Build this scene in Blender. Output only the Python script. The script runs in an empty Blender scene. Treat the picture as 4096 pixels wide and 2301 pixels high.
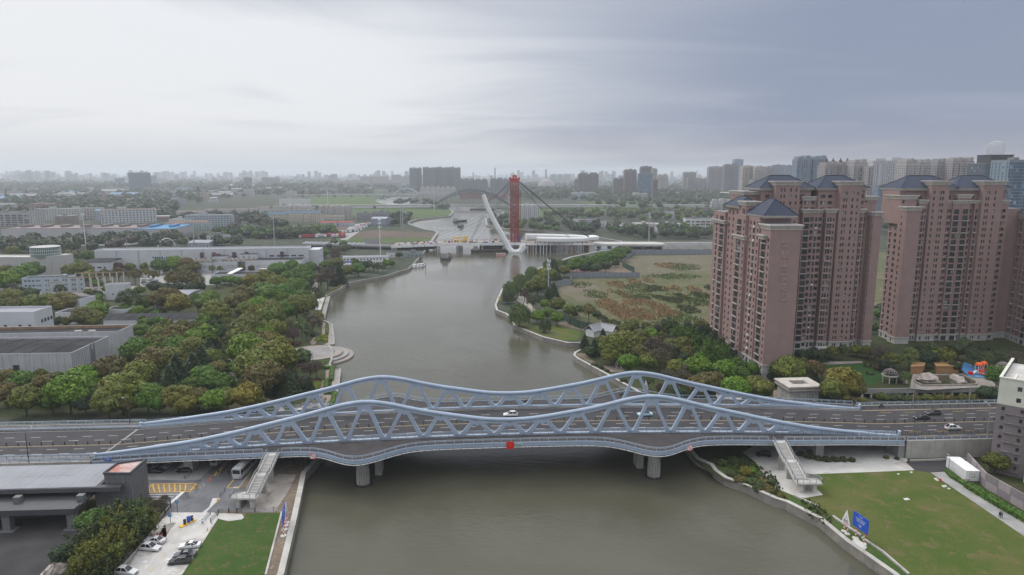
import bpy,math,random
from mathutils import Vector,Matrix
from mathutils.geometry import tessellate_polygon
import numpy as np
random.seed(7)
S=bpy.context.scene
COL=S.collection
# camera
F,CX,CY,H=2731.0,2048.0,1150.5,84.0
PITCH=math.atan((CY-690.0)/F)
cam=bpy.data.cameras.new('camera')
cam.lens=24.0
cam.sensor_width=36.0
cam.clip_start=1.0
cam.clip_end=60000.0
camo=bpy.data.objects.new('camera',cam)
COL.objects.link(camo)
camo.location=(0,0,H)
camo.rotation_euler=(math.pi/2-PITCH,0,0)
S.camera=camo
# sky: an overcast cloud deck over a clear-sky base
SUN_AZ,SUN_EL=math.radians(-48),math.radians(46)
world=bpy.data.worlds.new('World')
S.world=world
world.use_nodes=True
nt=world.node_tree
for n in list(nt.nodes):
 nt.nodes.remove(n)
def nd(t,typ,**kw):
 n=t.nodes.new(typ)
 for k,v in kw.items():
  setattr(n,k,v)
 return n
def lk(t,a,b):
 t.links.new(a,b)
def mth(t,op,a,b=None,c=None,clamp=False):
 n=nd(t,'ShaderNodeMath',operation=op,use_clamp=clamp)
 for i,x in enumerate((a,b,c)):
  if x is None:
   continue
  if isinstance(x,(int,float)):
   n.inputs[i].default_value=x
  else:
   lk(t,x,n.inputs[i])
 return n.outputs[0]
def mixc(t,fac,a,b,mode='MIX'):
 n=nd(t,'ShaderNodeMix',data_type='RGBA',blend_type=mode)
 for i,x in((0,fac),(6,a),(7,b)):
  if isinstance(x,(int,float)):
   n.inputs[i].default_value=x
  elif isinstance(x,tuple):
   n.inputs[i].default_value=(*x,1)if len(x)==3 else x
  else:
   lk(t,x,n.inputs[i])
 return n.outputs[2]
def smooth(t,x,a,b):
 n=nd(t,'ShaderNodeMapRange',interpolation_type='SMOOTHSTEP')
 lk(t,x,n.inputs[0])
 n.inputs[1].default_value,n.inputs[2].default_value=a,b
 n.inputs[3].default_value,n.inputs[4].default_value=0,1
 return n.outputs[0]
sky=nd(nt,'ShaderNodeTexSky',sky_type='NISHITA')
sky.sun_disc=False
sky.sun_elevation=SUN_EL
sky.sun_rotation=SUN_AZ
sky.air_density,sky.dust_density=1.5,3.0
bg1=nd(nt,'ShaderNodeBackground')
bg1.inputs[1].default_value=0.10
lk(nt,sky.outputs[0],bg1.inputs[0])
tc=nd(nt,'ShaderNodeTexCoord')
sep=nd(nt,'ShaderNodeSeparateXYZ')
lk(nt,tc.outputs['Generated'],sep.inputs[0])
dx,dy,dz=sep.outputs
az=mth(nt,'ARCTAN2',dx,dy)
el=mth(nt,'ARCSINE',dz)
den=mth(nt,'ADD',mth(nt,'MAXIMUM',dz,0.0),0.10)
comb=nd(nt,'ShaderNodeCombineXYZ')
lk(nt,mth(nt,'MULTIPLY',mth(nt,'DIVIDE',dx,den),0.55),comb.inputs[0])
lk(nt,mth(nt,'MULTIPLY',mth(nt,'DIVIDE',dy,den),0.9),comb.inputs[1])
n1=nd(nt,'ShaderNodeTexNoise')
n1.inputs['Scale'].default_value=0.75
n1.inputs['Detail'].default_value=6
n1.inputs['Roughness'].default_value=0.52
n1.inputs['Distortion'].default_value=0.9
lk(nt,comb.outputs[0],n1.inputs['Vector'])
n2=nd(nt,'ShaderNodeTexNoise')
n2.inputs['Scale'].default_value=0.28
n2.inputs['Detail'].default_value=3
lk(nt,comb.outputs[0],n2.inputs['Vector'])
cl=mth(nt,'ADD',mth(nt,'MULTIPLY',n1.outputs[0],0.55),mth(nt,'MULTIPLY',n2.outputs[0],0.55))
cl=mth(nt,'SUBTRACT',cl,0.55)
bank=smooth(nt,mth(nt,'ADD',az,mth(nt,'MULTIPLY',cl,0.9)),-0.28,0.42)
tone=mixc(nt,bank,(0.84,0.86,0.90),(0.270,0.318,0.445))
tone=mixc(nt,mth(nt,'MULTIPLY',smooth(nt,cl,0.0,0.20),0.42),tone,(0.42,0.46,0.56))
tone=mixc(nt,mth(nt,'MULTIPLY',smooth(nt,mth(nt,'MULTIPLY',cl,-1),0.02,0.24),0.30),tone,(0.80,0.81,0.84))
high=smooth(nt,mth(nt,'ADD',el,mth(nt,'MULTIPLY',cl,0.25)),0.192,0.265)
tone=mixc(nt,mth(nt,'MULTIPLY',high,0.85),tone,(0.43,0.46,0.55))
zen=smooth(nt,el,0.27,1.0)
tone=mixc(nt,zen,tone,(1.75,1.78,1.86))
low=smooth(nt,mth(nt,'MULTIPLY',el,-1),-0.075,0.0)
lowc=mixc(nt,bank,(0.66,0.69,0.73),(0.36,0.345,0.395))
tone=mixc(nt,mth(nt,'MULTIPLY',low,0.8),tone,lowc)
bg2=nd(nt,'ShaderNodeBackground')
bg2.inputs[1].default_value=1.0
lk(nt,tone,bg2.inputs[0])
mixs=nd(nt,'ShaderNodeMixShader')
mixs.inputs[0].default_value=0.93
lk(nt,bg1.outputs[0],mixs.inputs[1])
lk(nt,bg2.outputs[0],mixs.inputs[2])
wo=nd(nt,'ShaderNodeOutputWorld')
lk(nt,mixs.outputs[0],wo.inputs[0])
world.cycles.sampling_method='MANUAL'
world.cycles.sample_map_resolution=512
sun=bpy.data.lights.new('sun','SUN')
sun.energy=1.5
sun.angle=math.radians(25)
sun.color=(1.0,0.97,0.92)
suno=bpy.data.objects.new('sun',sun)
COL.objects.link(suno)
sd=Vector((math.sin(SUN_AZ)*math.cos(SUN_EL),math.cos(SUN_AZ)*math.cos(SUN_EL),math.sin(SUN_EL)))
suno.rotation_euler=(-sd).to_track_quat('-Z','Y').to_euler()
suno.location=(0,0,500)
# picture
S.view_settings.view_transform='Standard'
S.view_settings.look='None'
S.view_settings.gamma=1.0
S.view_settings.exposure=0.0
S.view_settings.use_curve_mapping=False
S.render.engine='CYCLES'
S.cycles.use_denoising=True
S.cycles.max_bounces=5
S.cycles.diffuse_bounces=2
S.cycles.glossy_bounces=2
S.cycles.transmission_bounces=2
S.cycles.volume_bounces=1
S.cycles.transparent_max_bounces=4
S.cycles.caustics_reflective=False
S.cycles.caustics_refractive=False
S.cycles.sample_clamp_indirect=4.0
# survey: photo pixel -> place
cp,sp=math.cos(PITCH),math.sin(PITCH)
def ray(u,v):
 a,b=(u-CX)/F,(CY-v)/F
 return a,cp+b*sp,-sp+b*cp
def at(u,v,z=0.0):
 """The place at height z that the survey photo shows at pixel u, v."""
 r=ray(u,v)
 t=(z-H)/r[2]
 return r[0]*t,r[1]*t
def z_at(v,y):
 r=ray(CX,v)
 return H+r[2]*y/r[1]
def x_at(u,v,y):
 r=ray(u,v)
 return r[0]*y/r[1]
 # mesh builder
class MB:
 def __init__(s):
  s.v,s.f,s.m=[],[],[]
 def face(s,pts,m=0):
  b=len(s.v)
  s.v.extend(pts)
  s.f.append(tuple(range(b,b+len(pts))))
  s.m.append(m)
 def box(s,x0,x1,y0,y1,z0,z1,m=0,top=None,bottom=True):
  b=len(s.v)
  s.v.extend([(x0,y0,z0),(x1,y0,z0),(x1,y1,z0),(x0,y1,z0),(x0,y0,z1),(x1,y0,z1),(x1,y1,z1),(x0,y1,z1)])
  fs=[(0,1,5,4),(1,2,6,5),(2,3,7,6),(3,0,4,7),(4,5,6,7)]+([(3,2,1,0)]if bottom else[])
  for i,q in enumerate(fs):
   s.f.append(tuple(b+k for k in q))
   s.m.append(top if(i==4 and top is not None)else m)
 def prism(s,poly,z0,z1,m=0,top=None):
  n=len(poly)
  if sum(poly[i][0]*poly[(i+1)%n][1]-poly[(i+1)%n][0]*poly[i][1]for i in range(n))<0:
   poly=poly[::-1]
  b=len(s.v)
  s.v.extend([(p[0],p[1],z0)for p in poly]+[(p[0],p[1],z1)for p in poly])
  for i in range(n):
   j=(i+1)%n
   s.f.append((b+i,b+j,b+n+j,b+n+i))
   s.m.append(m)
  for t in tessellate_polygon([[Vector((p[0],p[1],0))for p in poly]]):
   a,c,d=t
   pa,pc,pd=poly[a],poly[c],poly[d]
   if(pc[0]-pa[0])*(pd[1]-pa[1])-(pc[1]-pa[1])*(pd[0]-pa[0])<0:
    a,d=d,a
   s.f.append((b+n+a,b+n+c,b+n+d))
   s.m.append(m if top is None else top)
 def flat(s,poly,z,m=0):
  for t in tessellate_polygon([[Vector((p[0],p[1],0))for p in poly]]):
   a,c,d=(poly[i]for i in t)
   if(c[0]-a[0])*(d[1]-a[1])-(c[1]-a[1])*(d[0]-a[0])<0:
    a,d=d,a
   s.face([(q[0],q[1],z)for q in(a,c,d)],m)
 def ribbon(s,rows,m=0,close=False):
  """Quads between consecutive rows of points."""
  b=len(s.v)
  n=len(rows[0])
  for r in rows:
   s.v.extend(r)
  for i in range(len(rows)-1):
   for j in range(n if close else n-1):
    k=(j+1)%n
    s.f.append((b+i*n+j,b+i*n+k,b+(i+1)*n+k,b+(i+1)*n+j))
    s.m.append(m)
  return b,n
 def tube(s,pts,r,n=6,m=0,flat=1.0,caps=True):
  """A tube of radius r (a number or one per point) along pts; flat scales its height."""
  pts=[Vector(p)for p in pts]
  rs=r if isinstance(r,(list,tuple))else[r]*len(pts)
  rows=[]
  for i,p in enumerate(pts):
   d=(pts[min(i+1,len(pts)-1)]-pts[max(i-1,0)])
   d=d.normalized()if d.length>1e-9 else Vector((0,0,1))
   ref=Vector((0,0,1))if abs(d.z)<0.95 else Vector((0,1,0))
   a=d.cross(ref).normalized()
   c=a.cross(d)
   rows.append([tuple(p+a*(rs[i]*math.cos(2*math.pi*k/n))+c*(rs[i]*flat*math.sin(2*math.pi*k/n)))for k in range(n)])
  b,n=s.ribbon(rows,m,True)
  if caps:
   s.f.append(tuple(b+k for k in range(n))[::-1])
   s.m.append(m)
   e=b+(len(rows)-1)*n
   s.f.append(tuple(e+k for k in range(n)))
   s.m.append(m)
 def beam(s,p,q,w,h,m=0):
  """A straight bar from p to q, w wide across and h deep."""
  p,q=Vector(p),Vector(q)
  d=(q-p).normalized()
  ref=Vector((0,0,1))if abs(d.z)<0.97 else Vector((0,1,0))
  a=d.cross(ref).normalized()*(w/2)
  c=a.normalized().cross(d)*(h/2)
  b=len(s.v)
  for e in(p,q):
   s.v.extend([tuple(e-a-c),tuple(e+a-c),tuple(e+a+c),tuple(e-a+c)])
  for f in((0,1,2,3),(7,6,5,4),(0,4,5,1),(1,5,6,2),(2,6,7,3),(3,7,4,0)):
   s.f.append(tuple(b+k for k in f))
   s.m.append(m)
 def cyl(s,x,y,z0,z1,r0,r1=None,n=10,m=0,top=None):
  r1=r0 if r1 is None else r1
  rows=[[(x+r*math.cos(2*math.pi*k/n),y+r*math.sin(2*math.pi*k/n),z)for k in range(n)]for z,r in((z0,r0),(z1,r1))]
  b,_=s.ribbon(rows,m,True)
  s.f.append(tuple(b+n+k for k in range(n)))
  s.m.append(m if top is None else top)
 def mesh(s,name,mats,smooth=False):
  me=bpy.data.meshes.new(name)
  me.from_pydata([tuple(p)for p in s.v],[],s.f)
  for x in(mats if isinstance(mats,(list,tuple))else[mats]):
   me.materials.append(x)
  if len(me.materials)>1:
   me.polygons.foreach_set('material_index',s.m)
  if smooth:
   me.polygons.foreach_set('use_smooth',[True]*len(s.f))
  me.update()
  return me
 def build(s,name,mats,parent=None,loc=(0,0,0),rz=0.0,smooth=False):
  return inst(name,s.mesh(name,mats,smooth),parent,loc,rz)
def inst(name,me,parent=None,loc=(0,0,0),rz=0.0,sc=None,color=None):
 o=bpy.data.objects.new(name,me)
 COL.objects.link(o)
 o.parent=parent
 o.location=loc
 if rz:
  o.rotation_euler=(0,0,rz)
 if sc is not None:
  o.scale=sc if isinstance(sc,(tuple,list))else(sc,sc,sc)
 if color is not None:
  o.color=(*color,1)if len(color)==3 else color
 return o
def tag(o,label,cat,group=None):
 o['label']=label
 o['category']=cat
 if group:
  o['group']=group
 return o
def thing(name,label,cat,loc=(0,0,0),rz=0.0,group=None):
 return tag(inst(name,None,None,loc,rz),label,cat,group)
def kind(o,k):
 o['kind']=k
 return o
def stuff(o):
 return kind(o,'stuff')
def copy_tree(o,parent=None):
 c=o.copy()
 COL.objects.link(c)
 c.parent=parent
 for ch in o.children:
  copy_tree(ch,c)
 return c
def lerp(a,b,t):
 return a+(b-a)*t
def curve(tab,x):
 """Smooth interpolation through a table of (x, value)."""
 if x<=tab[0][0]:
  return tab[0][1]
 for i in range(len(tab)-1):
  if x<=tab[i+1][0]:
   p1,p2=tab[i],tab[i+1]
   p0=tab[i-1]if i else p1
   p3=tab[i+2]if i+2<len(tab)else p2
   h=p2[0]-p1[0]
   t=(x-p1[0])/h
   m1=(p2[1]-p0[1])/max(1e-6,p2[0]-p0[0])*h
   m2=(p3[1]-p1[1])/max(1e-6,p3[0]-p1[0])*h
   return(2*t**3-3*t*t+1)*p1[1]+(t**3-2*t*t+t)*m1+(-2*t**3+3*t*t)*p2[1]+(t**3-t*t)*m2
 return tab[-1][1]
def inside(p,poly):
 r,j=False,len(poly)-1
 for i in range(len(poly)):
  a,b=poly[i],poly[j]
  if(a[1]>p[1])!=(b[1]>p[1])and p[0]<(b[0]-a[0])*(p[1]-a[1])/(b[1]-a[1])+a[0]:
   r=not r
  j=i
 return r
def jit(rgb,k=0.12):
 f=1+random.uniform(-k,k)
 return tuple(min(1,c*f*(1+random.uniform(-k/2,k/2)))for c in rgb)
 # materials
def newmat(name):
 m=bpy.data.materials.new(name)
 m.use_nodes=True
 t=m.node_tree
 return m,t,t.nodes['Principled BSDF']
def noise(t,vec,scale,detail=3,rough=0.55,dist=0.0):
 n=nd(t,'ShaderNodeTexNoise')
 n.inputs['Scale'].default_value=scale
 n.inputs['Detail'].default_value=detail
 n.inputs['Roughness'].default_value=rough
 n.inputs['Distortion'].default_value=dist
 lk(t,vec,n.inputs['Vector'])
 return n.outputs[0]
def pos(t):
 return nd(t,'ShaderNodeNewGeometry').outputs['Position']
def scaled(t,vec,x,y,z):
 n=nd(t,'ShaderNodeVectorMath',operation='MULTIPLY')
 lk(t,vec,n.inputs[0])
 n.inputs[1].default_value=(x,y,z)
 return n.outputs[0]
def mat(name,col,rough=0.7,var=0.15,scale=0.4,fine=0.0,bump=0.0,metal=0.0,spec=0.4,streak=0.0,tint=False,streakcol=0.45,stain=None):
 """Paint, stone or metal with uneven tone (var), fine grain, vertical rain streaks and stains; tint multiplies by the object's own colour."""
 m,t,b=newmat(name)
 p=pos(t)
 f=noise(t,p,scale,5,0.6)
 lo,hi=tuple(c*(1-var)for c in col),tuple(min(1,c*(1+var))for c in col)
 c=mixc(t,smooth(t,f,0.3,0.7),lo,hi)
 if fine:
  g=noise(t,p,6.0,3,0.7)
  c=mixc(t,mth(t,'MULTIPLY',smooth(t,g,0.35,0.65),fine),c,tuple(x*0.55 for x in col))
 if streak:
  g=noise(t,scaled(t,p,1.6,1.6,0.06),1.0,4,0.6)
  c=mixc(t,mth(t,'MULTIPLY',smooth(t,g,0.50,0.72),streak),c,tuple(x*streakcol for x in col))
 if stain:
  g=noise(t,p,0.12,5,0.65,0.6)
  c=mixc(t,smooth(t,g,0.52,0.66),c,stain)
 if tint:
  c=mixc(t,1.0,c,nd(t,'ShaderNodeObjectInfo').outputs['Color'],'MULTIPLY')
 lk(t,c,b.inputs['Base Color'])
 b.inputs['Roughness'].default_value=rough
 b.inputs['Metallic'].default_value=metal
 b.inputs['Specular IOR Level'].default_value=spec
 if bump:
  bn=nd(t,'ShaderNodeBump')
  bn.inputs['Strength'].default_value=bump
  bn.inputs['Distance'].default_value=0.05
  lk(t,noise(t,p,3.0,4,0.7),bn.inputs['Height'])
  lk(t,bn.outputs[0],b.inputs['Normal'])
 return m
def ground_mat(name,cols,scale=0.05,dist=0.4,grain=0.35,rough=0.95,bump=0.25):
 """Three tones in patches of about 1/scale metres, with tufts and grain."""
 m,t,b=newmat(name)
 p=pos(t)
 a=noise(t,p,scale,6,0.62,dist)
 d=noise(t,p,scale*5.3,5,0.65,dist)
 g=noise(t,p,1.7,4,0.75)
 c=mixc(t,smooth(t,a,0.40,0.60),cols[0],cols[1])
 c=mixc(t,smooth(t,d,0.50,0.68),c,cols[2])
 c=mixc(t,mth(t,'MULTIPLY',smooth(t,g,0.35,0.70),grain),c,tuple(x*0.4 for x in cols[0]))
 lk(t,c,b.inputs['Base Color'])
 b.inputs['Roughness'].default_value=rough
 b.inputs['Specular IOR Level'].default_value=0.15
 bn=nd(t,'ShaderNodeBump')
 bn.inputs['Strength'].default_value=bump
 bn.inputs['Distance'].default_value=0.3
 lk(t,g,bn.inputs['Height'])
 lk(t,bn.outputs[0],b.inputs['Normal'])
 return m
def leaf_mat(name,k=1.0):
 """Leaves: the object's own colour, uneven from spray to spray."""
 m,t,b=newmat(name)
 oi=nd(t,'ShaderNodeObjectInfo')
 p=pos(t)
 f=noise(t,p,0.9,3,0.7)
 g=noise(t,p,0.22,2,0.5)
 c=mixc(t,smooth(t,f,0.3,0.72),(0.75*k,0.75*k,0.68*k),(1.6*k,1.58*k,1.35*k))
 c=mixc(t,smooth(t,g,0.40,0.65),c,mixc(t,1.0,c,(1.08,0.97,0.82),'MULTIPLY'))
 c=mixc(t,1.0,c,oi.outputs['Color'],'MULTIPLY')
 lk(t,c,b.inputs['Base Color'])
 b.inputs['Roughness'].default_value=0.62
 b.inputs['Specular IOR Level'].default_value=0.25
 return m
def paint_mat(name,rough=0.3,coat=0.4):
 m,t,b=newmat(name)
 oi=nd(t,'ShaderNodeObjectInfo')
 f=noise(t,pos(t),2.5,3)
 c=mixc(t,smooth(t,f,0.3,0.7),(0.86,0.86,0.86),(1,1,1))
 lk(t,mixc(t,1.0,c,oi.outputs['Color'],'MULTIPLY'),b.inputs['Base Color'])
 b.inputs['Roughness'].default_value=rough
 b.inputs['Coat Weight'].default_value=coat
 b.inputs['Coat Roughness'].default_value=0.08
 return m
def glass_mat(name,a,c,light=0.0,lightcol=(0.5,0.52,0.5),rough=0.12):
 """Window glass seen by day: dark, glossy, uneven from pane to pane; a share of panes have pale curtains."""
 m,t,b=newmat(name)
 r=nd(t,'ShaderNodeObjectInfo').outputs['Random']
 wn=nd(t,'ShaderNodeTexWhiteNoise',noise_dimensions='3D')
 sn=nd(t,'ShaderNodeVectorMath',operation='SNAP')
 lk(t,pos(t),sn.inputs[0])
 sn.inputs[1].default_value=(2.3,2.3,2.9)
 lk(t,sn.outputs[0],wn.inputs['Vector'])
 rr=mth(t,'FRACT',mth(t,'ADD',r,wn.outputs[0]))
 col=mixc(t,rr,a,c)
 if light:
  col=mixc(t,mth(t,'GREATER_THAN',rr,1-light),col,lightcol)
 lk(t,col,b.inputs['Base Color'])
 b.inputs['Roughness'].default_value=rough
 b.inputs['Specular IOR Level'].default_value=0.5
 return m
M={}
M['asphalt']=mat('asphalt',(0.052,0.050,0.053),0.85,0.16,0.10,0.25,0.15,spec=0.25,streak=0)
M['asphalt_old']=mat('worn_asphalt',(0.15,0.15,0.158),0.9,0.22,0.12,0.3,0.15,spec=0.2,stain=(0.085,0.085,0.09))
M['asphalt_dark']=mat('dark_court_asphalt',(0.048,0.045,0.047),0.9,0.2,0.15,0.2,0.15,spec=0.2)
M['walkdeck']=mat('walkway_surface',(0.066,0.060,0.060),0.9,0.14,0.3,0.2,0.1,spec=0.2)
M['concrete']=mat('concrete',(0.40,0.385,0.355),0.85,0.14,0.25,0.25,0.2,streak=0.35)
M['concrete_pale']=mat('pale_concrete',(0.50,0.485,0.455),0.88,0.14,0.15,0.25,0.2,stain=(0.36,0.33,0.30))
M['concrete_grey']=mat('grey_concrete',(0.29,0.285,0.275),0.9,0.16,0.2,0.25,0.2,streak=0.3)
M['concrete_dirty']=mat('dirty_concrete',(0.30,0.275,0.245),0.9,0.2,0.12,0.3,0.2,stain=(0.17,0.145,0.12))
M['stone_pave']=mat('stone_paving',(0.29,0.255,0.225),0.9,0.15,0.5,0.3,0.2,stain=(0.22,0.195,0.18))
M['plaza']=mat('plaza_stone',(0.25,0.232,0.222),0.85,0.2,0.15,0.25,0.15,stain=(0.17,0.17,0.175))
M['brick_path']=mat('brick_path',(0.25,0.195,0.16),0.9,0.15,0.5,0.35,0.2)
M['quay']=mat('quay_wall',(0.27,0.25,0.22),0.9,0.2,0.3,0.3,0.3,streak=0.5)
M['quay_cap']=mat('quay_coping',(0.43,0.415,0.38),0.9,0.15,0.3,0.3,0.2,stain=(0.29,0.27,0.24))
M['steel_blue']=mat('bridge_paint',(0.335,0.405,0.50),0.42,0.07,0.25,0.0,0,spec=0.45,streak=0.18,streakcol=0.7)
M['steel_pale']=mat('pale_blue_rail_paint',(0.42,0.50,0.60),0.4,0.06,0.4)
M['steel_grey']=mat('grey_rail_paint',(0.20,0.215,0.25),0.5,0.1,0.4)
M['pipe_white']=mat('white_pipe',(0.68,0.68,0.66),0.5,0.08,0.5)
M['dark_metal']=mat('dark_metal',(0.035,0.036,0.04),0.5,0.15,0.5)
M['galv']=mat('galvanised_steel',(0.36,0.375,0.39),0.45,0.1,0.5,metal=0.3)
M['white']=mat('white_paint',(0.72,0.72,0.71),0.6,0.06,0.3)
M['line']=mat('road_marking',(0.60,0.59,0.57),0.8,0.2,1.2,0.35)
M['line_y']=mat('yellow_road_marking',(0.60,0.36,0.06),0.8,0.2,1.2,0.35)
M['line_tan']=mat('faded_yellow_marking',(0.48,0.385,0.22),0.8,0.2,1.2,0.35)
M['red']=mat('red_paint',(0.68,0.02,0.015),0.5,0.06,0.5)
M['blue']=mat('blue_sign',(0.012,0.085,0.50),0.45,0.05,0.5)
M['green_sign']=mat('green_sign',(0.02,0.22,0.13),0.5,0.05,0.5)
M['orange']=mat('orange_plastic',(0.75,0.11,0.02),0.5,0.08,1)
M['yellow']=mat('yellow_paint',(0.72,0.42,0.03),0.5,0.1,1)
M['rubber']=mat('rubber',(0.02,0.02,0.021),0.85,0.15,2)
M['alloy']=mat('alloy',(0.42,0.42,0.43),0.35,0.1,3,metal=0.7)
M['paint']=paint_mat('car_paint')
M['tint']=mat('tinted_surface',(1,1,1),0.75,0.10,0.5,tint=True)
M['carglass']=glass_mat('car_glass',(0.012,0.014,0.017),(0.03,0.034,0.04),rough=0.06)
M['lamp']=mat('lamp_lens',(0.75,0.76,0.78),0.2,0.05,2)
M['tail']=mat('tail_lens',(0.45,0.01,0.01),0.25,0.05,2)
M['brick']=mat('brown_facade_tile',(0.300,0.205,0.188),0.8,0.07,0.25,0.18,0.0,spec=0.25,streak=0.22,streakcol=0.72)
M['trim']=mat('cream_stone_trim',(0.47,0.43,0.385),0.8,0.12,0.5,0.15,streak=0.5,streakcol=0.55)
M['podium']=mat('pale_stone_cladding',(0.44,0.43,0.41),0.75,0.09,0.8,0.2,streak=0.25)
M['rooftile']=mat('blue_roof_tile',(0.024,0.033,0.062),0.7,0.14,1.2,0.25,0.3)
M['winframe']=mat('window_frame',(0.075,0.066,0.064),0.5,0.1,1)
M['winframe_w']=mat('white_window_frame',(0.60,0.61,0.61),0.5,0.1,1)
M['glass']=glass_mat('window_glass',(0.022,0.024,0.027),(0.075,0.078,0.078),0.05,(0.36,0.40,0.39))
M['glass_far']=glass_mat('far_window_glass',(0.04,0.045,0.052),(0.11,0.118,0.13),0.08,(0.3,0.31,0.31))
M['glass_blue']=glass_mat('blue_curtain_glass',(0.035,0.075,0.13),(0.07,0.125,0.20),0.03,(0.35,0.45,0.5))
M['glass_green']=glass_mat('green_glass',(0.09,0.155,0.135),(0.14,0.21,0.185))
M['hall_white']=mat('white_hall_cladding',(0.52,0.53,0.555),0.7,0.05,0.12,0.1,0,streak=0.10,streakcol=0.75)
M['hall_grey']=mat('weathered_grey_wall',(0.42,0.425,0.435),0.85,0.09,0.2,0.15,0.0,streak=0.5,streakcol=0.6)
M['hall_grey_dark']=mat('panel_joint',(0.24,0.24,0.25),0.85,0.1,0.2)
M['roof_dark']=mat('black_felt_roof',(0.036,0.036,0.039),0.95,0.20,0.10,0.25,0.2,spec=0.15,stain=(0.06,0.059,0.063))
M['roof_grey']=mat('grey_metal_roof',(0.215,0.220,0.245),0.5,0.10,0.15,0.1)
M['tile_grey']=mat('grey_wall_tile',(0.150,0.150,0.155),0.65,0.10,0.3,0.15)
M['tile_joint']=mat('tile_joint',(0.075,0.075,0.08),0.8,0.1,0.5)
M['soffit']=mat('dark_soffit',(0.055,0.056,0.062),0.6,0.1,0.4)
M['mauve']=mat('mauve_wall',(0.215,0.185,0.190),0.85,0.08,0.3,0.1,streak=0.15)
M['cream']=mat('cream_tile_wall',(0.62,0.61,0.535),0.75,0.06,0.3,0.08,streak=0.12)
M['timber']=mat('orange_brown_pavilion',(0.33,0.185,0.075),0.75,0.12,0.6,0.2)
M['rock']=mat('pale_rock',(0.37,0.32,0.285),0.9,0.25,0.5,0.35,0.6,stain=(0.24,0.20,0.175))
M['bark']=mat('bark',(0.075,0.06,0.048),0.95,0.25,1.5,0.3,0.5)
M['lattice_red']=mat('red_lattice_paint',(0.29,0.040,0.036),0.6,0.14,0.5,0.2)
M['rust']=mat('rusty_pile',(0.30,0.155,0.055),0.85,0.3,0.4,0.3)
M['pile_dark']=mat('dark_pile',(0.055,0.047,0.045),0.85,0.3,0.4,0.3)
M['pylon_white']=mat('white_pylon_steel',(0.72,0.73,0.73),0.45,0.05,0.1,streak=0.12,streakcol=0.7)
M['cable']=mat('black_cable',(0.05,0.042,0.045),0.7,0.1,1)
M['strand']=mat('white_strand',(0.62,0.63,0.63),0.6,0.05,1)
M['hull']=mat('barge_hull',(0.042,0.042,0.047),0.7,0.2,0.4,0.2)
M['rusty_hold']=mat('barge_hold',(0.14,0.085,0.07),0.85,0.2,0.4,0.3)
M['fence_blue']=mat('blue_grey_hoarding',(0.215,0.235,0.27),0.6,0.10,0.6,0.1)
M['fence_green']=mat('green_hoarding',(0.026,0.060,0.038),0.8,0.15,0.4,0.15)
M['blue_rubber']=mat('blue_play_surface',(0.055,0.20,0.42),0.8,0.10,0.3,0.1,stain=(0.10,0.28,0.48))
M['skin']=mat('skin',(0.42,0.25,0.18),0.6,0.05,3)
M['hair']=mat('hair',(0.012,0.010,0.010),0.6,0.1,5)
M['dome_iron']=mat('painted_ironwork',(0.34,0.285,0.28),0.6,0.1,1)
M['leaf']=leaf_mat('leaves')
M['blossom']=leaf_mat('blossom',1.0)
M['hedge']=leaf_mat('clipped_hedge_leaves',1.1)
M['reed']=leaf_mat('dry_reed',1.0)
M['lawn']=ground_mat('lawn',[(0.064,0.098,0.018),(0.098,0.108,0.030),(0.135,0.115,0.052)],0.045,0.5,0.30)
M['lawn_l']=ground_mat('rough_lawn',[(0.045,0.085,0.018),(0.062,0.098,0.023),(0.105,0.098,0.042)],0.08,0.5,0.35)
M['lawn_dark']=ground_mat('garden_lawn',[(0.030,0.078,0.018),(0.036,0.088,0.022),(0.043,0.085,0.026)],0.1,0.3,0.3)
M['park']=ground_mat('park_ground',[(0.042,0.058,0.020),(0.058,0.068,0.026),(0.085,0.070,0.042)],0.06,0.5,0.45)
M['plain']=ground_mat('plain',[(0.046,0.060,0.036),(0.064,0.069,0.048),(0.11,0.102,0.088)],0.012,0.6,0.4)
M['field']=ground_mat('waste_field',[(0.075,0.098,0.036),(0.13,0.115,0.062),(0.20,0.165,0.115)],0.035,0.8,0.45)
M['field_bare']=ground_mat('bare_field',[(0.150,0.128,0.092),(0.115,0.112,0.062),(0.19,0.165,0.13)],0.03,0.8,0.4)
M['soil']=ground_mat('bare_soil',[(0.20,0.155,0.115),(0.155,0.12,0.09),(0.26,0.225,0.185)],0.15,0.6,0.4)
M['soil_brown']=ground_mat('brown_ploughed_field',[(0.115,0.088,0.068),(0.14,0.105,0.08),(0.105,0.088,0.055)],0.02,0.3,0.3)
M['meadow']=ground_mat('meadow',[(0.060,0.105,0.030),(0.078,0.115,0.038),(0.11,0.12,0.045)],0.02,0.4,0.25)
def water_mat():
 m,t,b=newmat('river_water')
 p=pos(t)
 f=noise(t,p,0.02,4,0.6,0.5)
 lk(t,mixc(t,smooth(t,f,0.35,0.65),(0.072,0.069,0.048),(0.090,0.087,0.064)),b.inputs['Base Color'])
 b.inputs['Roughness'].default_value=0.07
 b.inputs['IOR'].default_value=1.333
 b.inputs['Specular IOR Level'].default_value=0.5
 w1=noise(t,scaled(t,p,0.45,0.85,1),1.0,4,0.62,0.3)
 w2=noise(t,scaled(t,p,0.10,0.16,1),1.0,3,0.5,0.6)
 amp=mth(t,'ADD',mth(t,'MULTIPLY',smooth(t,noise(t,p,0.012,3,0.5),0.35,0.65),0.7),0.45)
 hgt=mth(t,'ADD',mth(t,'MULTIPLY',w1,amp),mth(t,'MULTIPLY',w2,0.5))
 bn=nd(t,'ShaderNodeBump')
 bn.inputs['Strength'].default_value=0.5
 bn.inputs['Distance'].default_value=0.22
 lk(t,hgt,bn.inputs['Height'])
 lk(t,bn.outputs[0],b.inputs['Normal'])
 return m
M['water']=water_mat()
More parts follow.
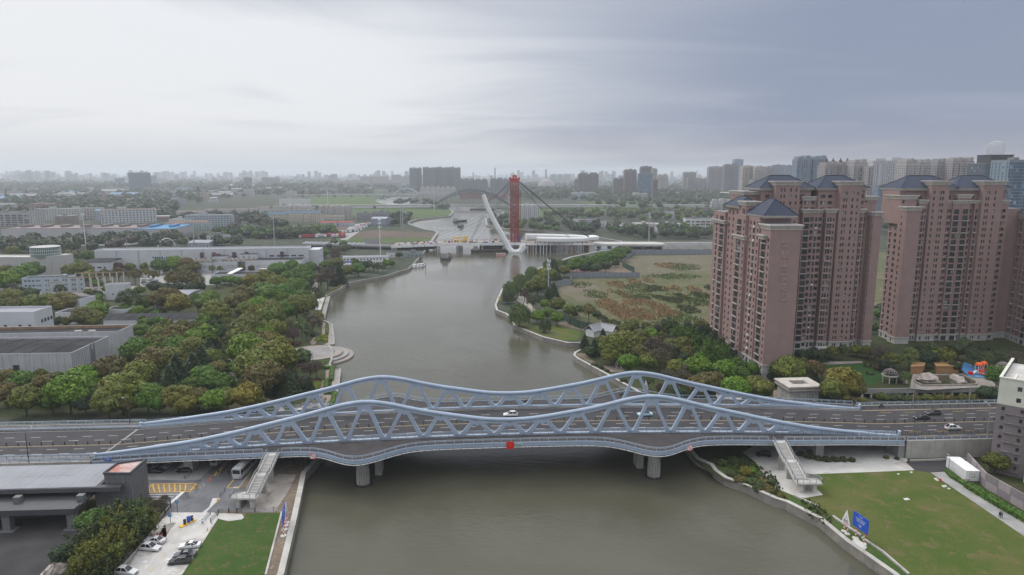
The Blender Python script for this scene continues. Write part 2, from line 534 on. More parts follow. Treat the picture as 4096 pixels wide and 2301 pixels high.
# land and river
WATER=-2.0
def Z(x0,y0,s,*pts):
 """Pixels read off an enlargement that starts at x0, y0 and is s times as large."""
 return[(x0+a/s,y0+b/s)for a,b in pts]
LB=[(1135,2301),(1188,2070),(1223,1896),(1252,1866),(1290,1826),(1345,1612),(1358,1533),(1364,1477),(1334,1477),(1322,1458),(1330,1440),(1330,1400),(1318,1381),(1337,1379),(1338,1353),(1330,1297),(1298,1283),(1306,1240),(1321,1186),(1303,1186),(1330,1170),(1366,1153),(1372,1146),(1403,1131),(1470,1118),(1536,1106),(1634,1076),(1650,1062),(1690,1018),(1712,990),(1728,968),(1754,930),(1744,924),(1700,917),(1643,898),(1636,890),(1650,884),(1668,878),(1740,870),(1800,864),(1816,848),(1793,832),(1703,822),(1570,823),(1520,812),(1506,803),(1520,795)]
RB=[(1560,788),(1600,784),(1660,786),(1630,799),(1650,806),(1703,811),(1790,816),(1883,823),(1960,832),(2015,848),(1990,862),(1941,874),(1943,900),(2028,917),(2086,920),(2257,934),(2400,952),(2480,965),(2490,978),(2440,1000),(2386,1006),(2280,1028),(2171,1066),(2090,1100),(2013,1145),(1990,1195),(1979,1222),(1985,1243),(2022,1257),(2050,1280),(2053,1304),(2100,1323),(2171,1351),(2270,1374),(2317,1373),(2330,1395),(2298,1412),(2293,1424),(2308,1437),(2422,1499),(2557,1574),(2650,1680),(2763,1812),(2784,1838),(2840,1863),(2857,1887),(2900,1917),(2996,1952),(3100,2000),(3146,2014),(3275,2079),(3382,2169),(3571,2301)]
lbw=[at(u,v,0)for u,v in LB]
rbw=[at(u,v)for u,v in RB]
lbw=[(lbw[0][0]-1,-300.0)]+lbw
rbw=rbw+[(rbw[-1][0]+10,-300.0)]
X1,Y1=14000.0,16000.0
land_poly=[(-X1,-300.0)]+lbw+rbw+[(X1,-300.0),(X1,Y1),(-X1,Y1)]
mb=MB()
mb.flat(land_poly,0.0)
kind(mb.build('ground',M['plain']),'structure')
mb=MB()
mb.face([(-400,-300,WATER),(500,-300,WATER),(900,2600,WATER),(-1500,2600,WATER)])
kind(mb.build('river_water',M['water']),'structure')
def bank(name,pts,m_wall,m_cap,side,capw=0.9,caph=0.45):
 """Quay wall along pts with a coping; side is +1 when the land lies to the left of the walking direction."""
 w=MB()
 out,inn=[],[]
 for i,p in enumerate(pts):
  a,c=pts[max(0,i-1)],pts[min(len(pts)-1,i+1)]
  d=Vector((c[0]-a[0],c[1]-a[1])).normalized()
  nrm=Vector((-d.y,d.x))*side
  out.append((p[0],p[1]))
  inn.append((p[0]+nrm.x*capw,p[1]+nrm.y*capw))
 rows=[[(o[0],o[1],WATER-1.5),(o[0],o[1],caph-0.22)]for o in out]
 w.ribbon(rows if side>0 else[r[::-1]for r in rows],0)
 ov=0.08
 rows=[]
 for o,i in zip(out,inn):
  e=(o[0]-(i[0]-o[0])*ov,o[1]-(i[1]-o[1])*ov)
  rows.append([(e[0],e[1],caph-0.22),(e[0],e[1],caph),(i[0],i[1],caph),(i[0],i[1],-0.1)])
 w.ribbon(rows if side>0 else[r[::-1]for r in rows],1)
 return kind(w.build(name,[m_wall,m_cap]),'structure')
bank('quay_wall',lbw[:6],M['quay'],M['quay_cap'],1,1.3,0.5)
bank('quay_wall',lbw[5:31],M['quay'],M['concrete_grey'],1,0.9,0.3)
bank('embankment',lbw[30:],M['quay'],M['concrete_grey'],1,3.0,0.2)
k0=next(i for i,p in enumerate(RB)if p==(2013,1145))
k1=next(i for i,p in enumerate(RB)if p==(2330,1395))
bank('embankment',rbw[:k0+1],M['quay'],M['concrete_grey'],1,3.0,0.2)
bank('quay_wall',rbw[k0:k1+1],M['quay'],M['quay_cap'],1,1.2,0.4)
bank('quay_wall',rbw[k1:],M['quay'],M['quay_cap'],1,1.1,0.5)
def sheet(name,px,m,level,z=0.0):
 b=MB()
 b.flat([at(u,v,z)for u,v in px],z+0.012*level)
 return kind(b.build(name,M[m]),'structure')
A=lambda*p:Z(0,1680,2.33,*p)
C5=lambda*p:Z(560,1780,4.0188,*p)
sheet('yard_ground',[(0,1760),(1250,1700),(1225,1890),(1135,2301),(-300,2301),(-300,1800)],'soil',1)
sheet('parking_ground',[(-250,1800),(400,1740),(980,1735),(930,1800),(835,1893),(800,1925),(655,1927),(500,1927),(-250,1950)],'concrete_grey',2)
sheet('road',C5((120,560),(700,575),(960,560),(1200,330),(1480,100),(1620,-200),(2150,-200),(1900,200),(1590,690),(1740,710),(1690,800),(1700,960),(1640,1060),(1270,1060),(1210,1090),(470,1100),(60,1100),(0,700)),'asphalt_old',3)
sheet('kerb_strip',C5((1500,690),(1590,690),(1950,230),(1935,215),(1590,675),(1500,676)),'quay_cap',4)
sheet('concrete_lane',C5((1170,860),(1290,860),(1150,1000),(1060,1090),(1000,1090),(1110,1000)),'concrete_pale',4)
sheet('parking_ground',[(687,2051),(814,2051),(861,2052),(872,2074),(829,2140),(725,2301),(448,2308),(560,2180),(640,2085)],'concrete_pale',4)
sheet('parking_bay',A((1300,1210),(1500,1200),(1560,1120),(1540,960),(1480,1080),(1340,1150),(1130,1390),(1190,1390)),'concrete_dirty',5)
sheet('parking_bay',A((1500,1000),(1590,960),(1640,960),(1520,1120),(1440,1120)),'concrete_dirty',5)
sheet('lawn',[(871,2074),(905,2087),(960,2082),(975,2070),(983,2056),(1125,2052),(1107,2140),(1064,2301),(725,2301),(829,2140)],'lawn_l',5)
sheet('concrete_pad',C5((1270,1100),(1640,1115),(1670,1170),(1640,1200),(1430,1230),(1290,1200),(1240,1180)),'concrete_pale',6)
sheet('concrete_pad',C5((1640,1060),(1700,960),(1760,860),(2060,560),(2230,470),(2510,480),(2380,760),(2160,1085),(1640,1090)),'concrete_dirty',4)
sheet('earth_strip',C5((1600,690),(1760,490),(1890,480),(1870,560),(1740,705)),'soil',6)
sheet('dark_court',[(-300,2110),(0,2080),(320,2060),(345,2110),(330,2165),(270,2200),(205,2262),(165,2301),(-300,2301)],'asphalt_dark',4)
sheet('planting_ground',[(345,2000),(600,1990),(680,2020),(455,2301),(165,2301),(205,2262),(270,2200),(330,2165)],'park',4)
kb=MB()
for(u0,v0),(u1,v1),w,h in(((680,2025),(452,2296),0.5,0.35),((1127,2050),(1063,2301),0.45,0.25),((872,2074),(727,2301),0.2,0.12),((205,2262),(160,2310),0.7,0.2)):
 p,q=at(u0,v0),at(u1,v1)
 kb.beam((p[0],p[1],h/2),(q[0],q[1],h/2),w,h)
kind(kb.build('kerb',M['quay_cap']),'structure')
def strip(b,p,q,w,z,m=0):
 """A painted line from p to q."""
 d=Vector((q[0]-p[0],q[1]-p[1]))
 if d.length<1e-4:
  return
 n=Vector((-d.y,d.x)).normalized()*(w/2)
 b.face([(p[0]-n.x,p[1]-n.y,z),(q[0]-n.x,q[1]-n.y,z),(q[0]+n.x,q[1]+n.y,z),(p[0]+n.x,p[1]+n.y,z)],m)
ymk=MB()
box=[at(u,v)for u,v in C5((140,690),(200,632),(912,622),(802,750),(150,765))]
for i in range(5):
 strip(ymk,box[i],box[(i+1)%5],0.32,0.052)
tl,tr,br,bl=box[1],box[2],box[3],box[4]
for i in range(8):
 t=i/8
 p=(lerp(tl[0],tr[0],t),lerp(tl[1],tr[1],t))
 t2=t+0.13
 q=(lerp(bl[0],br[0],t2),lerp(bl[1],br[1],t2))
 if i<7:
  strip(ymk,p,q,0.3,0.056)
for j in range(1,5):
 for i in range(9):
  a0,a1=i/9,(i+0.9)/9
  t0,t1=j/5-0.06,j/5+0.05
  p=(lerp(lerp(tl[0],bl[0],t1),lerp(tr[0],br[0],t1),a0),lerp(lerp(tl[1],bl[1],t1),lerp(tr[1],br[1],t1),a0))
  q=(lerp(lerp(tl[0],bl[0],t0),lerp(tr[0],br[0],t0),a1),lerp(lerp(tl[1],bl[1],t0),lerp(tr[1],br[1],t0),a1))
  strip(ymk,p,q,0.22,0.060)
kind(ymk.build('road_marking',M['line_y']),'structure')
wmk=MB()
for a,c in(((150,800),(610,796)),((180,838),(540,838)),((200,880),(500,884)),((200,930),(470,925))):
 p,q=(at(u,v)for u,v in C5(a,c))
 strip(wmk,p,q,0.25,0.052)
p,q=(at(u,v)for u,v in C5((480,945),(700,752)))
strip(wmk,p,q,0.9,0.049)
for a,c in(((1290,1228),(1480,1222)),((1300,1150),(1460,1180)),((1520,1360),(1690,1352)),((1510,1412),(1660,1410)),((1500,1420),(1640,1260)),((1540,1180),(1300,1447)),((1600,1010),(1480,1240)),((1290,1420),(1480,1240)),((1420,1005),(1540,1005)),((1230,1330),(1340,1320))):
 p,q=(at(u,v)for u,v in A(a,c))
 strip(wmk,p,q,0.16,0.062)
def arrow(b,tail,tip,z=0.064):
 t,e=Vector(tail),Vector(tip)
 d=(e-t).normalized()
 n=Vector((-d.y,d.x))
 m=e-d*1.3
 b.face([(*(t-n*.12),z),(*(m-n*.12),z),(*(m+n*.12),z),(*(t+n*.12),z)])
 b.face([(*(m-n*.55),z),(*e,z),(*(m+n*.55),z)])
for a,c in(((1855,975),(1785,1010)),((1610,1275),(1530,1318)),((1330,1345),(1380,1300))):
 p,q=(at(u,v)for u,v in A(a,c))
 arrow(wmk,p,q)
kind(wmk.build('road_marking',M['line']),'structure')
ym=MB()
for a,c in(((1400,1420),(1450,1370)),((1500,1300),(1545,1250))):
 p,q=(at(u,v)for u,v in A(a,c))
 strip(ym,p,q,0.16,0.066)
p,q=(at(u,v)for u,v in C5((1400,690),(1570,480)))
strip(ym,p,q,0.25,0.052)
p,q=(at(u,v)for u,v in C5((1400,695),(1590,692)))
strip(ym,p,q,0.25,0.054)
p,q=(at(u,v)for u,v in C5((1060,487),(1240,490)))
strip(ym,p,q,0.25,0.054)
p,q=(at(u,v)for u,v in C5((1240,490),(1450,220)))
strip(ym,p,q,0.25,0.056)
kind(ym.build('road_marking',M['line_y']),'structure')
D=lambda*p:Z(2996,1680,2.33,*p)
sheet('yard_ground',D((-560,60),(3000,60),(3000,1600),(1500,1600),(1340,1447),(900,1130),(650,915),(350,770),(0,622),(-235,560),(-370,480),(-520,370)),'park',1)
sheet('lawn',D((560,508),(1100,490),(1560,468),(1680,490),(2563,1085),(3000,1380),(3000,1600),(1600,1600),(1480,1447),(1120,1115),(640,812),(525,730),(690,700),(600,610)),'lawn',3)
sheet('concrete_pad',D((190,610),(60,395),(-60,300),(120,200),(700,180),(1430,240),(1480,380),(1460,392),(1545,470),(1100,488),(560,508),(600,610),(690,700),(520,728),(430,712)),'concrete_pale',2)
sheet('road',D((1462,396),(2035,374),(2040,395),(1830,470),(1690,492),(1545,472)),'asphalt',4)
sheet('footpath',D((1690,492),(1840,484),(2563,955),(3000,1260),(3000,1380),(2563,1085)),'concrete_grey',4)
sheet('bank_ground',D((-330,380),(60,395),(190,610),(430,714),(520,735),(640,815),(1110,1115),(1480,1447),(1600,1600),(1500,1600),(1335,1440),(895,1122),(645,905),(345,760),(0,612),(-235,545),(-350,470)),'lawn_l',3)
kb=MB()
for pts in(D((420,712),(640,812)),D((780,905),(930,1010),(1040,1085)),D((1050,1105),(1250,1240),(1490,1447)),D((1500,385),(2040,368))):
 w=[at(u,v)for u,v in pts]
 for p,q in zip(w,w[1:]):
  kb.beam((p[0],p[1],0.2),(q[0],q[1],0.2),0.5,0.5)
kind(kb.build('kerb',M['quay_cap']),'structure')
for pts in(((1375,505),(1392,501),(1408,507),(1394,515)),((1497,488),(1514,484),(1529,491),(1513,498)),((1720,548),(1745,542),(1775,570),(1755,575)),((1790,615),(1830,608),(1850,625),(1815,632)),((1845,640),(1862,635),(1880,645),(1864,652)),((1437,735),(1480,730),(1505,748),(1455,752))):
 b=MB()
 b.prism([at(u,v)for u,v in D(*pts)],0.0,0.12)
 kind(b.build('concrete_pad',M['concrete_pale']),'structure')
P=lambda*p:Z(1000,1280,4.02,*p)
Q=lambda*p:Z(1000,1100,2.3336,*p)
sheet('park_ground',[(-200,1670),(0,1480),(0,1250),(900,1080),(1180,1060),(1310,1060),(1290,1190),(1290,1270),(1325,1300),(1333,1350),(1330,1455),(1358,1477),(1352,1535),(1330,1660)],'park',1)
sheet('promenade',P((1220,810),(1302,800),(1272,985),(1195,1120),(1160,1290),(1080,1290),(1130,1110),(1155,980),(1212,968)),'brick_path',3)
sheet('promenade',P((1090,1212),(1335,1205),(1295,1380),(1270,1500),(1150,1500),(1240,1255),(1180,1252)),'brick_path',4)
sheet('quay_paving',P((1348,792),(1462,788),(1440,1020),(1400,1250),(1320,1250),(1315,1050)),'stone_pave',3)
sheet('quay_paving',P((1190,720),(1300,728),(1300,775),(1190,775)),'stone_pave',3)
sheet('quay_paving',P((1252,45),(1318,62),(1356,290),(1348,402),(1180,402),(1258,365)),'stone_pave',3)
sheet('promenade',P((1155,40),(1213,45),(1228,240),(1160,240)),'brick_path',3)
sheet('promenade',P((1062,235),(1160,235),(1090,290),(1050,396),(985,396),(962,362)),'brick_path',4)
sheet('viewing_terrace',Q((610,235),(700,205),(660,328),(605,322)),'concrete_pale',3)
sheet('quay_paving',Q((712,203),(748,203),(692,424),(652,432)),'stone_pave',3)
sheet('footpath',Q((545,198),(585,110),(580,65),(598,40),(628,48),(634,110),(575,200)),'stone_pave',3)
sheet('footpath',Q((120,1130),(250,1190),(400,1330),(330,1330),(200,1210),(80,1160)),'stone_pave',3)
sheet('footpath',Z(0,1100,2.3336,(2130,780),(2190,800),(2200,960),(2240,1010),(2190,1020),(2140,930)),'stone_pave',3)
pc=at(1255,1412)
pr_=x_at(1368,1404,pc[1])-pc[0]
plaza=thing('river_plaza','round grey stone plaza stepping down into the river','plaza',(pc[0],pc[1],0))
circ=lambda r,n=72:[(r*math.cos(2*math.pi*k/n),r*math.sin(2*math.pi*k/n))for k in range(n)]
for i,(r,z,m)in enumerate(((pr_+5.0,-1.35,'stone_pave'),(pr_+2.5,-0.55,'concrete_grey'),(pr_,0.25,'stone_pave'))):
 b=MB()
 b.prism(circ(r),-3.2,z)
 b.build('step' if i<2 else 'paving',M[m],plaza)
b=MB()
b.prism(circ(pr_*0.72),0.2,0.262)
b.build('inner_paving',M['plaza'],plaza)
b=MB()
n=72
b.ribbon([[(r*math.cos(2*math.pi*k/n),r*math.sin(2*math.pi*k/n),0.27)for r in(pr_*0.705,pr_*0.725)]for k in range(n+1)][::-1])
b.build('dark_ring',M['tile_joint'],plaza)
R=lambda*p:Z(2000,1000,2.3336,*p)
sheet('park_ground',R((690,975),(720,920),(760,780),(1000,690),(2100,740),(2650,1150),(2650,1500),(1400,1500),(1295,1340),(985,1165),(720,1018)),'park',1)
sheet('waste_field',R((595,600),(540,400),(552,335),(680,275),(1300,262),(1260,205),(1140,110),(1240,58),(3900,20),(3900,560),(2080,752),(1400,790),(1000,700),(720,655)),'field',2)
sheet('bare_field',R((1240,58),(2900,30),(2900,150),(2110,205),(1700,190),(1400,250),(1300,262),(1260,205),(1140,110)),'field_bare',3)
sheet('bare_field',R((640,300),(900,330),(930,360),(800,440),(880,480),(760,500),(640,420),(580,420),(560,350)),'field_bare',3)
sheet('river_lawn',R((130,690),(300,690),(540,705),(760,765),(735,838),(630,850),(400,800),(250,745)),'lawn',3)
sheet('footpath',R((540,682),(620,668),(830,742),(800,758),(560,705)),'soil',4)
sheet('footpath',R((150,470),(205,398),(260,480),(345,575),(290,575),(200,500)),'stone_pave',3)
sheet('earth_patch',R((700,960),(790,970),(900,1060),(870,1070),(720,985)),'soil',3)
sheet('timber_deck',R((960,1085),(1130,1090),(1180,1140),(1040,1140)),'brick_path',3)
sheet('wood_floor',R((900,95),(1160,110),(1240,205),(1100,225),(640,205),(520,150)),'soil',2)
CYZ=3.6
Y=lambda*p:Z(2996,1100,2.3336,*p)
court_px=Y((690,1072),(1060,1064),(2400,1042),(2800,1036),(2800,560),(1130,560),(560,600),(600,800),(650,960))
b=MB()
b.prism([at(u,v,CYZ)for u,v in court_px],CYZ-0.5,CYZ)
kind(b.build('courtyard',[M['park']]),'structure')
for nm,px,m in(('courtyard_lawn',Y((720,842),(1080,832),(1200,890),(1262,930),(1270,1000),(1100,1032),(900,925),(790,900)),'lawn_dark'),('playground_surface',Y((1975,885),(2010,815),(2110,852),(2245,905),(2235,962),(2062,952)),'blue_rubber'),('courtyard_paving',Y((665,825),(760,808),(1060,806),(1060,822),(740,838)),'stone_pave'),('courtyard_paving',Y((1500,1060),(1530,925),(1990,925),(2080,960),(2240,965),(2320,1040),(1660,1075)),'stone_pave')):
 b=MB()
 b.flat([at(u,v,CYZ)for u,v in px],CYZ+0.02)
 kind(b.build(nm,M[m]),'structure')
sheet('gate_paving',Y((410,1000),(480,960),(620,1040),(640,1130),(230,1150),(215,1085),(330,1060)),'brick_path',3)
for nm,px,m,l in(('ploughed_field',[(1000,925),(1060,902),(1400,905),(1400,925),(1300,945),(1000,935)],'soil_brown',2),('ploughed_field',[(1430,930),(1480,922),(1735,930),(1745,938),(1740,952),(1410,952)],'soil_brown',2),('meadow',[(1310,958),(1400,953),(1735,953),(1728,966),(1700,985),(1310,985)],'meadow',2),('meadow',[(1405,832),(1560,828),(1780,838),(1812,848),(1800,860),(1660,874),(1580,868),(1405,862)],'meadow',2),('river_meadow',[(1150,790),(1500,785),(1515,812),(1570,826),(1300,828),(1100,815)],'meadow',2),('meadow',[(2110,835),(2650,826),(2680,838),(2250,850),(2260,872),(2120,868)],'meadow',2),('meadow',[(2300,808),(2560,798),(2640,815),(2400,822)],'meadow',2),('road',[(1180,835),(1180,829),(1560,826),(1790,820),(1790,826),(1560,832)],'asphalt_old',3),('road',[(2030,826),(2030,817),(3000,819),(3000,829)],'asphalt_old',3),('parking_ground',[(560,1090),(880,1080),(880,1140),(560,1145)],'concrete_grey',3),('road',[(-100,990),(600,968),(600,976),(-100,1000)],'concrete_grey',3),('yard_ground',[(1400,900),(1470,890),(1480,898),(1390,960),(1360,960)],'concrete_grey',3)):
 sheet(nm,px,m,l)
 # the blue wave truss bridge
SL=0.06
CN,CF=189.0,213.0
def zd(x):
 return max(8.7-2.74e-4*(x-8)**2,4.42 if x<0 else 5.5)
def W(x,c,z):
 return(x,c+SL*x,z)
XA,XB=-117.0,116.5
XC=-0.6
HC=[(0,13.3),(5,13.45),(10,14.0),(17,15.1),(23,16.1),(29,17.4),(35,18.8),(41,19.5),(47,18.8),(53,17.3),(59,15.7),(66,14.05),(72,12.6),(78,11.2),(84,9.95),(90,8.8),(100,7.4),(110,6.2),(118,5.4)]
def zchord(x):
 return curve(HC,abs(x-XC))
def overhang(x):
 a=abs(x-XC)
 if a>117:
  return 2.4 if x<0 else 4.0
 base=curve([(0,6.3),(60,6.1),(80,5.0),(100,3.4),(117,2.6)],a)if x<0 else curve([(0,6.3),(80,6.2),(100,5.0),(117,4.2)],a)
 return base+8.2*math.exp(-((a-41)/9.3)**2)
bridge=thing('arch_bridge','pale blue road bridge with two wave shaped trusses and a wide dark deck','bridge',(0,0,0))
xs=[XA+(XB-XA)*i/116 for i in range(117)]
xall=[-330+3*i for i in range(220)]
def deck_strip(b,xx,c0,c1,dz,m=0,thick=None):
 rows=[]
 for x in xx:
  a0=c0(x)if callable(c0)else c0
  a1=c1(x)if callable(c1)else c1
  rows.append([W(x,a0,zd(x)+dz),W(x,a1,zd(x)+dz)])
 b.ribbon([r[::-1]for r in rows],m)
 if thick:
  for side in(0,1):
   rr=[[r[side],(r[side][0],r[side][1],r[side][2]-thick)]for r in rows]
   b.ribbon(rr if side else[q[::-1]for q in rr],m)
  b.ribbon([[(p[0],p[1],p[2]-thick)for p in r]for r in rows],m)
b=MB()
deck_strip(b,xall,CN+1.0,CF-1.0,0.0,0)
b.build('roadway',M['asphalt'],bridge)
b=MB()
deck_strip(b,xs,CN-1.0,CF+1.0,-0.12,0,1.25)
b.build('deck_girder',M['steel_grey'],bridge)
for side in(0,1):
 b=MB()
 if side==0:
  deck_strip(b,xs,lambda x:CN-overhang(x),CN-0.7,0.02,0)
 else:
  deck_strip(b,xs,CF+0.7,lambda x:CF+overhang(x),0.02,0)
 b.build('walkway',M['walkdeck'],bridge)
 b=MB()
 sgn=-1 if side==0 else 1
 rows=[]
 for x in xs:
  c=(CN-overhang(x))if side==0 else(CF+overhang(x))
  z=zd(x)
  rows.append([W(x,c-sgn*0.28,z+0.02),W(x,c-sgn*0.28,z+0.16),W(x,c+sgn*0.08,z+0.16),W(x,c+sgn*0.08,z-0.14),W(x,c-sgn*0.02,z-0.14),W(x,c-sgn*0.02,z-0.95),W(x,c-sgn*0.7,z-1.0),W(x,(CN-0.8)if side==0 else(CF+0.8),z-1.15)])
 b.ribbon(rows[::-1]if side==0 else rows,0)
 b.build('edge_girder',M['steel_blue'],bridge)
 b=MB()
 for i in range(0,116):
  x0,x1=xs[i]+0.08,xs[i+1]-0.08
  c0,c1=((CN-overhang(x0)-0.12),(CN-overhang(x1)-0.12))if side==0 else((CF+overhang(x0)+0.12),(CF+overhang(x1)+0.12))
  b.tube([W(x0,c0,zd(x0)-1.22),W(x1,c1,zd(x1)-1.22)],0.12,6,0)
 stuff(b.build('drain_pipe',M['pipe_white'],bridge))
tops=[0,9.6,20.0,30.3,41.3,52.5,62.9,72.2,81.3,89.4]
feet=[4.7,14.6,25.0,36.0,47.3,57.6,67.6,76.7,85.4]
tops=sorted({XC+s*t for t in tops for s in(1,-1)})
feet=sorted(XC+s*t for t in feet for s in(1,-1))
def diagonal(xf,xt,c):
 """One truss member, flared where it grows out of the chord and the tie."""
 z0,z1=zd(xf)+0.35,zchord(xt)-0.35
 L=math.hypot(xt-xf,z1-z0)
 sn=max(0.5,(z1-z0)/L)
 off0,off1=(0.62 if xt>xf else-0.62),(-0.50 if xt>xf else 0.50)
 N=14
 loop=[[],[]]
 for i in range(N+1):
  t=i/N
  d0,d1=t*L,(1-t)*L
  hw=(0.46+0.50*math.exp(-d1/0.85)+0.40*math.exp(-d0/0.7))/sn
  x=lerp(xf+off0,xt+off1,t)
  z=lerp(z0,z1,t)
  loop[0].append((x-hw,z))
  loop[1].append((x+hw,z))
 b=MB()
 rows=[]
 for(xl,z),(xr,_z)in zip(*loop):
  rows.append([W(xl,c-0.40,z),W(xr,c-0.40,z),W(xr,c+0.40,z),W(xl,c+0.40,z)])
 b.ribbon(rows,0,True)
 b.build('diagonal',M['steel_blue'],bridge)
for c in(CN,CF):
 b=MB()
 path=[W(x,c,zchord(x))for x in xs]
 b.tube(path,[0.62 if abs(x-XC)<95 else lerp(0.62,0.42,(abs(x-XC)-95)/23)for x in xs],14,0,0.95)
 b.build('top_chord',M['steel_blue'],bridge,smooth=True)
 b=MB()
 rows=[]
 for i in range(465):
  x=XA+(XB-XA)*i/464
  zc=zchord(x)
  dmin=min(abs(x-t)for t in tops)
  dep=0.75+1.15*math.exp(-(dmin/1.0)**2)*min(1,max(0,(zc-zd(x)-1.2)/4))
  zb=max(zd(x)+0.2,zc-dep-0.3)
  if abs(x-XC)>91:
   zb=zd(x)+0.1
  rows.append([W(x,c-0.36,zc),W(x,c-0.36,zb),W(x,c+0.36,zb),W(x,c+0.36,zc)])
 b.ribbon(rows,0)
 b.build('chord_web',M['steel_blue'],bridge)
 b=MB()
 rows=[]
 for i in range(465):
  x=XA+(XB-XA)*i/464
  dmin=min(abs(x-t)for t in feet)
  zt=zd(x)+0.32+0.55*math.exp(-(dmin/1.3)**2)
  rows.append([W(x,c-0.55,zd(x)-1.3),W(x,c-0.55,zt),W(x,c+0.55,zt),W(x,c+0.55,zd(x)-1.3)])
 b.ribbon(rows[::-1],0)
 b.build('tie_beam',M['steel_blue'],bridge)
 for xf in feet:
  for s in(1,-1):
   cand=[t for t in tops if 0<(t-xf)*s<8]
   if cand and zchord(cand[0])-zd(cand[0])>1.2:
    diagonal(xf,cand[0],c)
def railing(name,cfun,x0,x1,step,hgt,m,rails,posts_as_parts,parent,gaps=(),post=(0.10,0.14),mesh_panel=False):
 r=inst(name,None,parent)
 b=MB()
 n=int(abs(x1-x0)/step)
 pxs=[x0+(x1-x0)*i/n for i in range(n+1)]
 ok=lambda x:not any(a<x<c for a,c in gaps)
 fine=[x0+(x1-x0)*i/(n*2)for i in range(n*2+1)]
 for h,rad in rails:
  seg=[]
  for x in fine+[None]:
   if x is not None and ok(x):
    seg.append(W(x,cfun(x),zd(x)+h))
   else:
    if len(seg)>1:
     b.tube(seg,rad,5,0)
    seg=[]
 b.build('handrail',m,r)
 if mesh_panel:
  g=MB()
  bars=[x0+(x1-x0)*i/(n*9)for i in range(n*9+1)]
  for x in bars:
   if ok(x):
    g.box(x-0.02,x+0.02,cfun(x)+SL*x-0.02,cfun(x)+SL*x+0.02,zd(x)+0.15,zd(x)+hgt-0.18)
  stuff(g.build('baluster',M['steel_grey'],r))
 pb=MB()
 pb.box(-post[0]/2,post[0]/2,-post[1]/2,post[1]/2,0,hgt)
 pm=pb.mesh('post',m)
 if posts_as_parts:
  for x in pxs:
   if ok(x):
    inst('post',pm,r,W(x,cfun(x),zd(x)))
 else:
  g=MB()
  for x in pxs:
   if ok(x):
    y=cfun(x)+SL*x
    g.box(x-post[0]/2,x+post[0]/2,y-post[1]/2,y+post[1]/2,zd(x),zd(x)+hgt)
  stuff(g.build('post',m,r))
 return r
gapL,gapR=(-68.2,-64.3),(75.2,79.0)
near_edge=lambda x:CN-overhang(x)+0.12
far_edge=lambda x:CF+overhang(x)-0.12
railing('walkway_railing',near_edge,XA,XB,2.65,1.35,M['steel_pale'],[(1.35,0.06),(1.05,0.05),(0.22,0.045)],True,bridge,(gapL,gapR),mesh_panel=True)
railing('walkway_railing',far_edge,XA,XB,2.65,1.35,M['steel_pale'],[(1.35,0.055),(1.05,0.05),(0.22,0.045)],True,bridge,((-72,-68),(75,79)))
railing('inner_railing',lambda x:CN-0.95,XA,XB,2.4,1.1,M['steel_grey'],[(1.1,0.045),(0.55,0.035),(0.15,0.04)],False,bridge)
railing('inner_railing',lambda x:CF+0.95,XA,XB,2.4,1.1,M['steel_grey'],[(1.1,0.045),(0.55,0.035)],False,bridge)
railing('crash_barrier',lambda x:CN+1.25,-230,XB,1.75,0.95,M['steel_pale'],[(0.95,0.09),(0.60,0.08)],False,bridge,post=(0.12,0.16))
railing('crash_barrier',lambda x:CF-1.25,-230,XB,1.75,0.95,M['steel_pale'],[(0.95,0.09),(0.60,0.08)],False,bridge,post=(0.12,0.16))
b=MB()
deck_strip(b,xs,CN+0.95,CN+1.55,0.18,0,0.2)
deck_strip(b,xs,CF-1.55,CF-0.95,0.18,0,0.2)
b.build('barrier_kerb',M['concrete_grey'],bridge)
CM=199.6
med=inst('median_fence',None,bridge)
pb=MB()
pb.box(-0.10,0.10,-0.10,0.10,0,0.95)
pb.box(-0.2,0.2,-0.2,0.2,0,0.12)
pb.cyl(0,0,0.95,1.08,0.11,0.04,8)
pm=pb.mesh('post',M['dark_metal'])
mx=[-215+3.3*i for i in range(140)]
mx=[x for x in mx if x<245]
for x in mx:
 inst('post',pm,med,W(x,CM,zd(x)))
b=MB()
for x in mx[:-1]:
 pts=[]
 for i in range(7):
  t=i/6
  xx=x+3.3*t
  pts.append(W(xx,CM,zd(xx)+0.72+0.22*math.sin(math.pi*t)))
 b.tube(pts,0.028,4)
 b.beam(W(x,CM,zd(x)+0.3),W(x+3.3,CM,zd(x+3.3)+0.3),0.05,0.05)
stuff(b.build('rail',M['dark_metal'],med))
lw_,ly=MB(),MB()
def mark(b,x0,x1,c,w=0.15,dz=0.006):
 b.face([W(x0,c-w/2,zd(x0)+dz),W(x1,c-w/2,zd(x1)+dz),W(x1,c+w/2,zd(x1)+dz),W(x0,c+w/2,zd(x0)+dz)])
for k,c in enumerate((193.0,196.3,202.8,206.1)):
 x=-320+2.1*k
 while x<300:
  mark(lw_,x,x+2.9,c,0.17)
  x+=7.6
for dc in(-0.75,-0.45):
 for x in xall[:-1]:
  mark(ly,x,x+3,CM+dc,0.14)
for c in(190.7,210.9):
 for x in xall[:-1]:
  mark(lw_,x,x+3,c,0.14,0.005)
stuff(lw_.build('lane_marking',M['line'],bridge))
b=ly.build('lane_marking',M['line_tan'],bridge)
b=MB()
for xe in(XA,XB):
 b.face([W(xe-0.3,CN+1.6,zd(xe)+0.009),W(xe+0.3,CN+1.6,zd(xe)+0.009),W(xe+0.3-0.6,CF-1.6,zd(xe)+0.009),W(xe-0.9,CF-1.6,zd(xe)+0.009)])
b.build('expansion_joint',M['concrete_grey'],bridge)
b=MB()
for xe in(XA-0.5,XB+0.5):
 for c in(CN,CF):
  b.cyl(xe,c+SL*xe,zd(xe)-0.2,zd(xe)+1.5,0.42,0.42,12)
  b.cyl(xe,c+SL*xe,zd(xe)+1.5,zd(xe)+1.7,0.52,0.3,12)
b.build('end_bollard',M['steel_pale'],bridge)
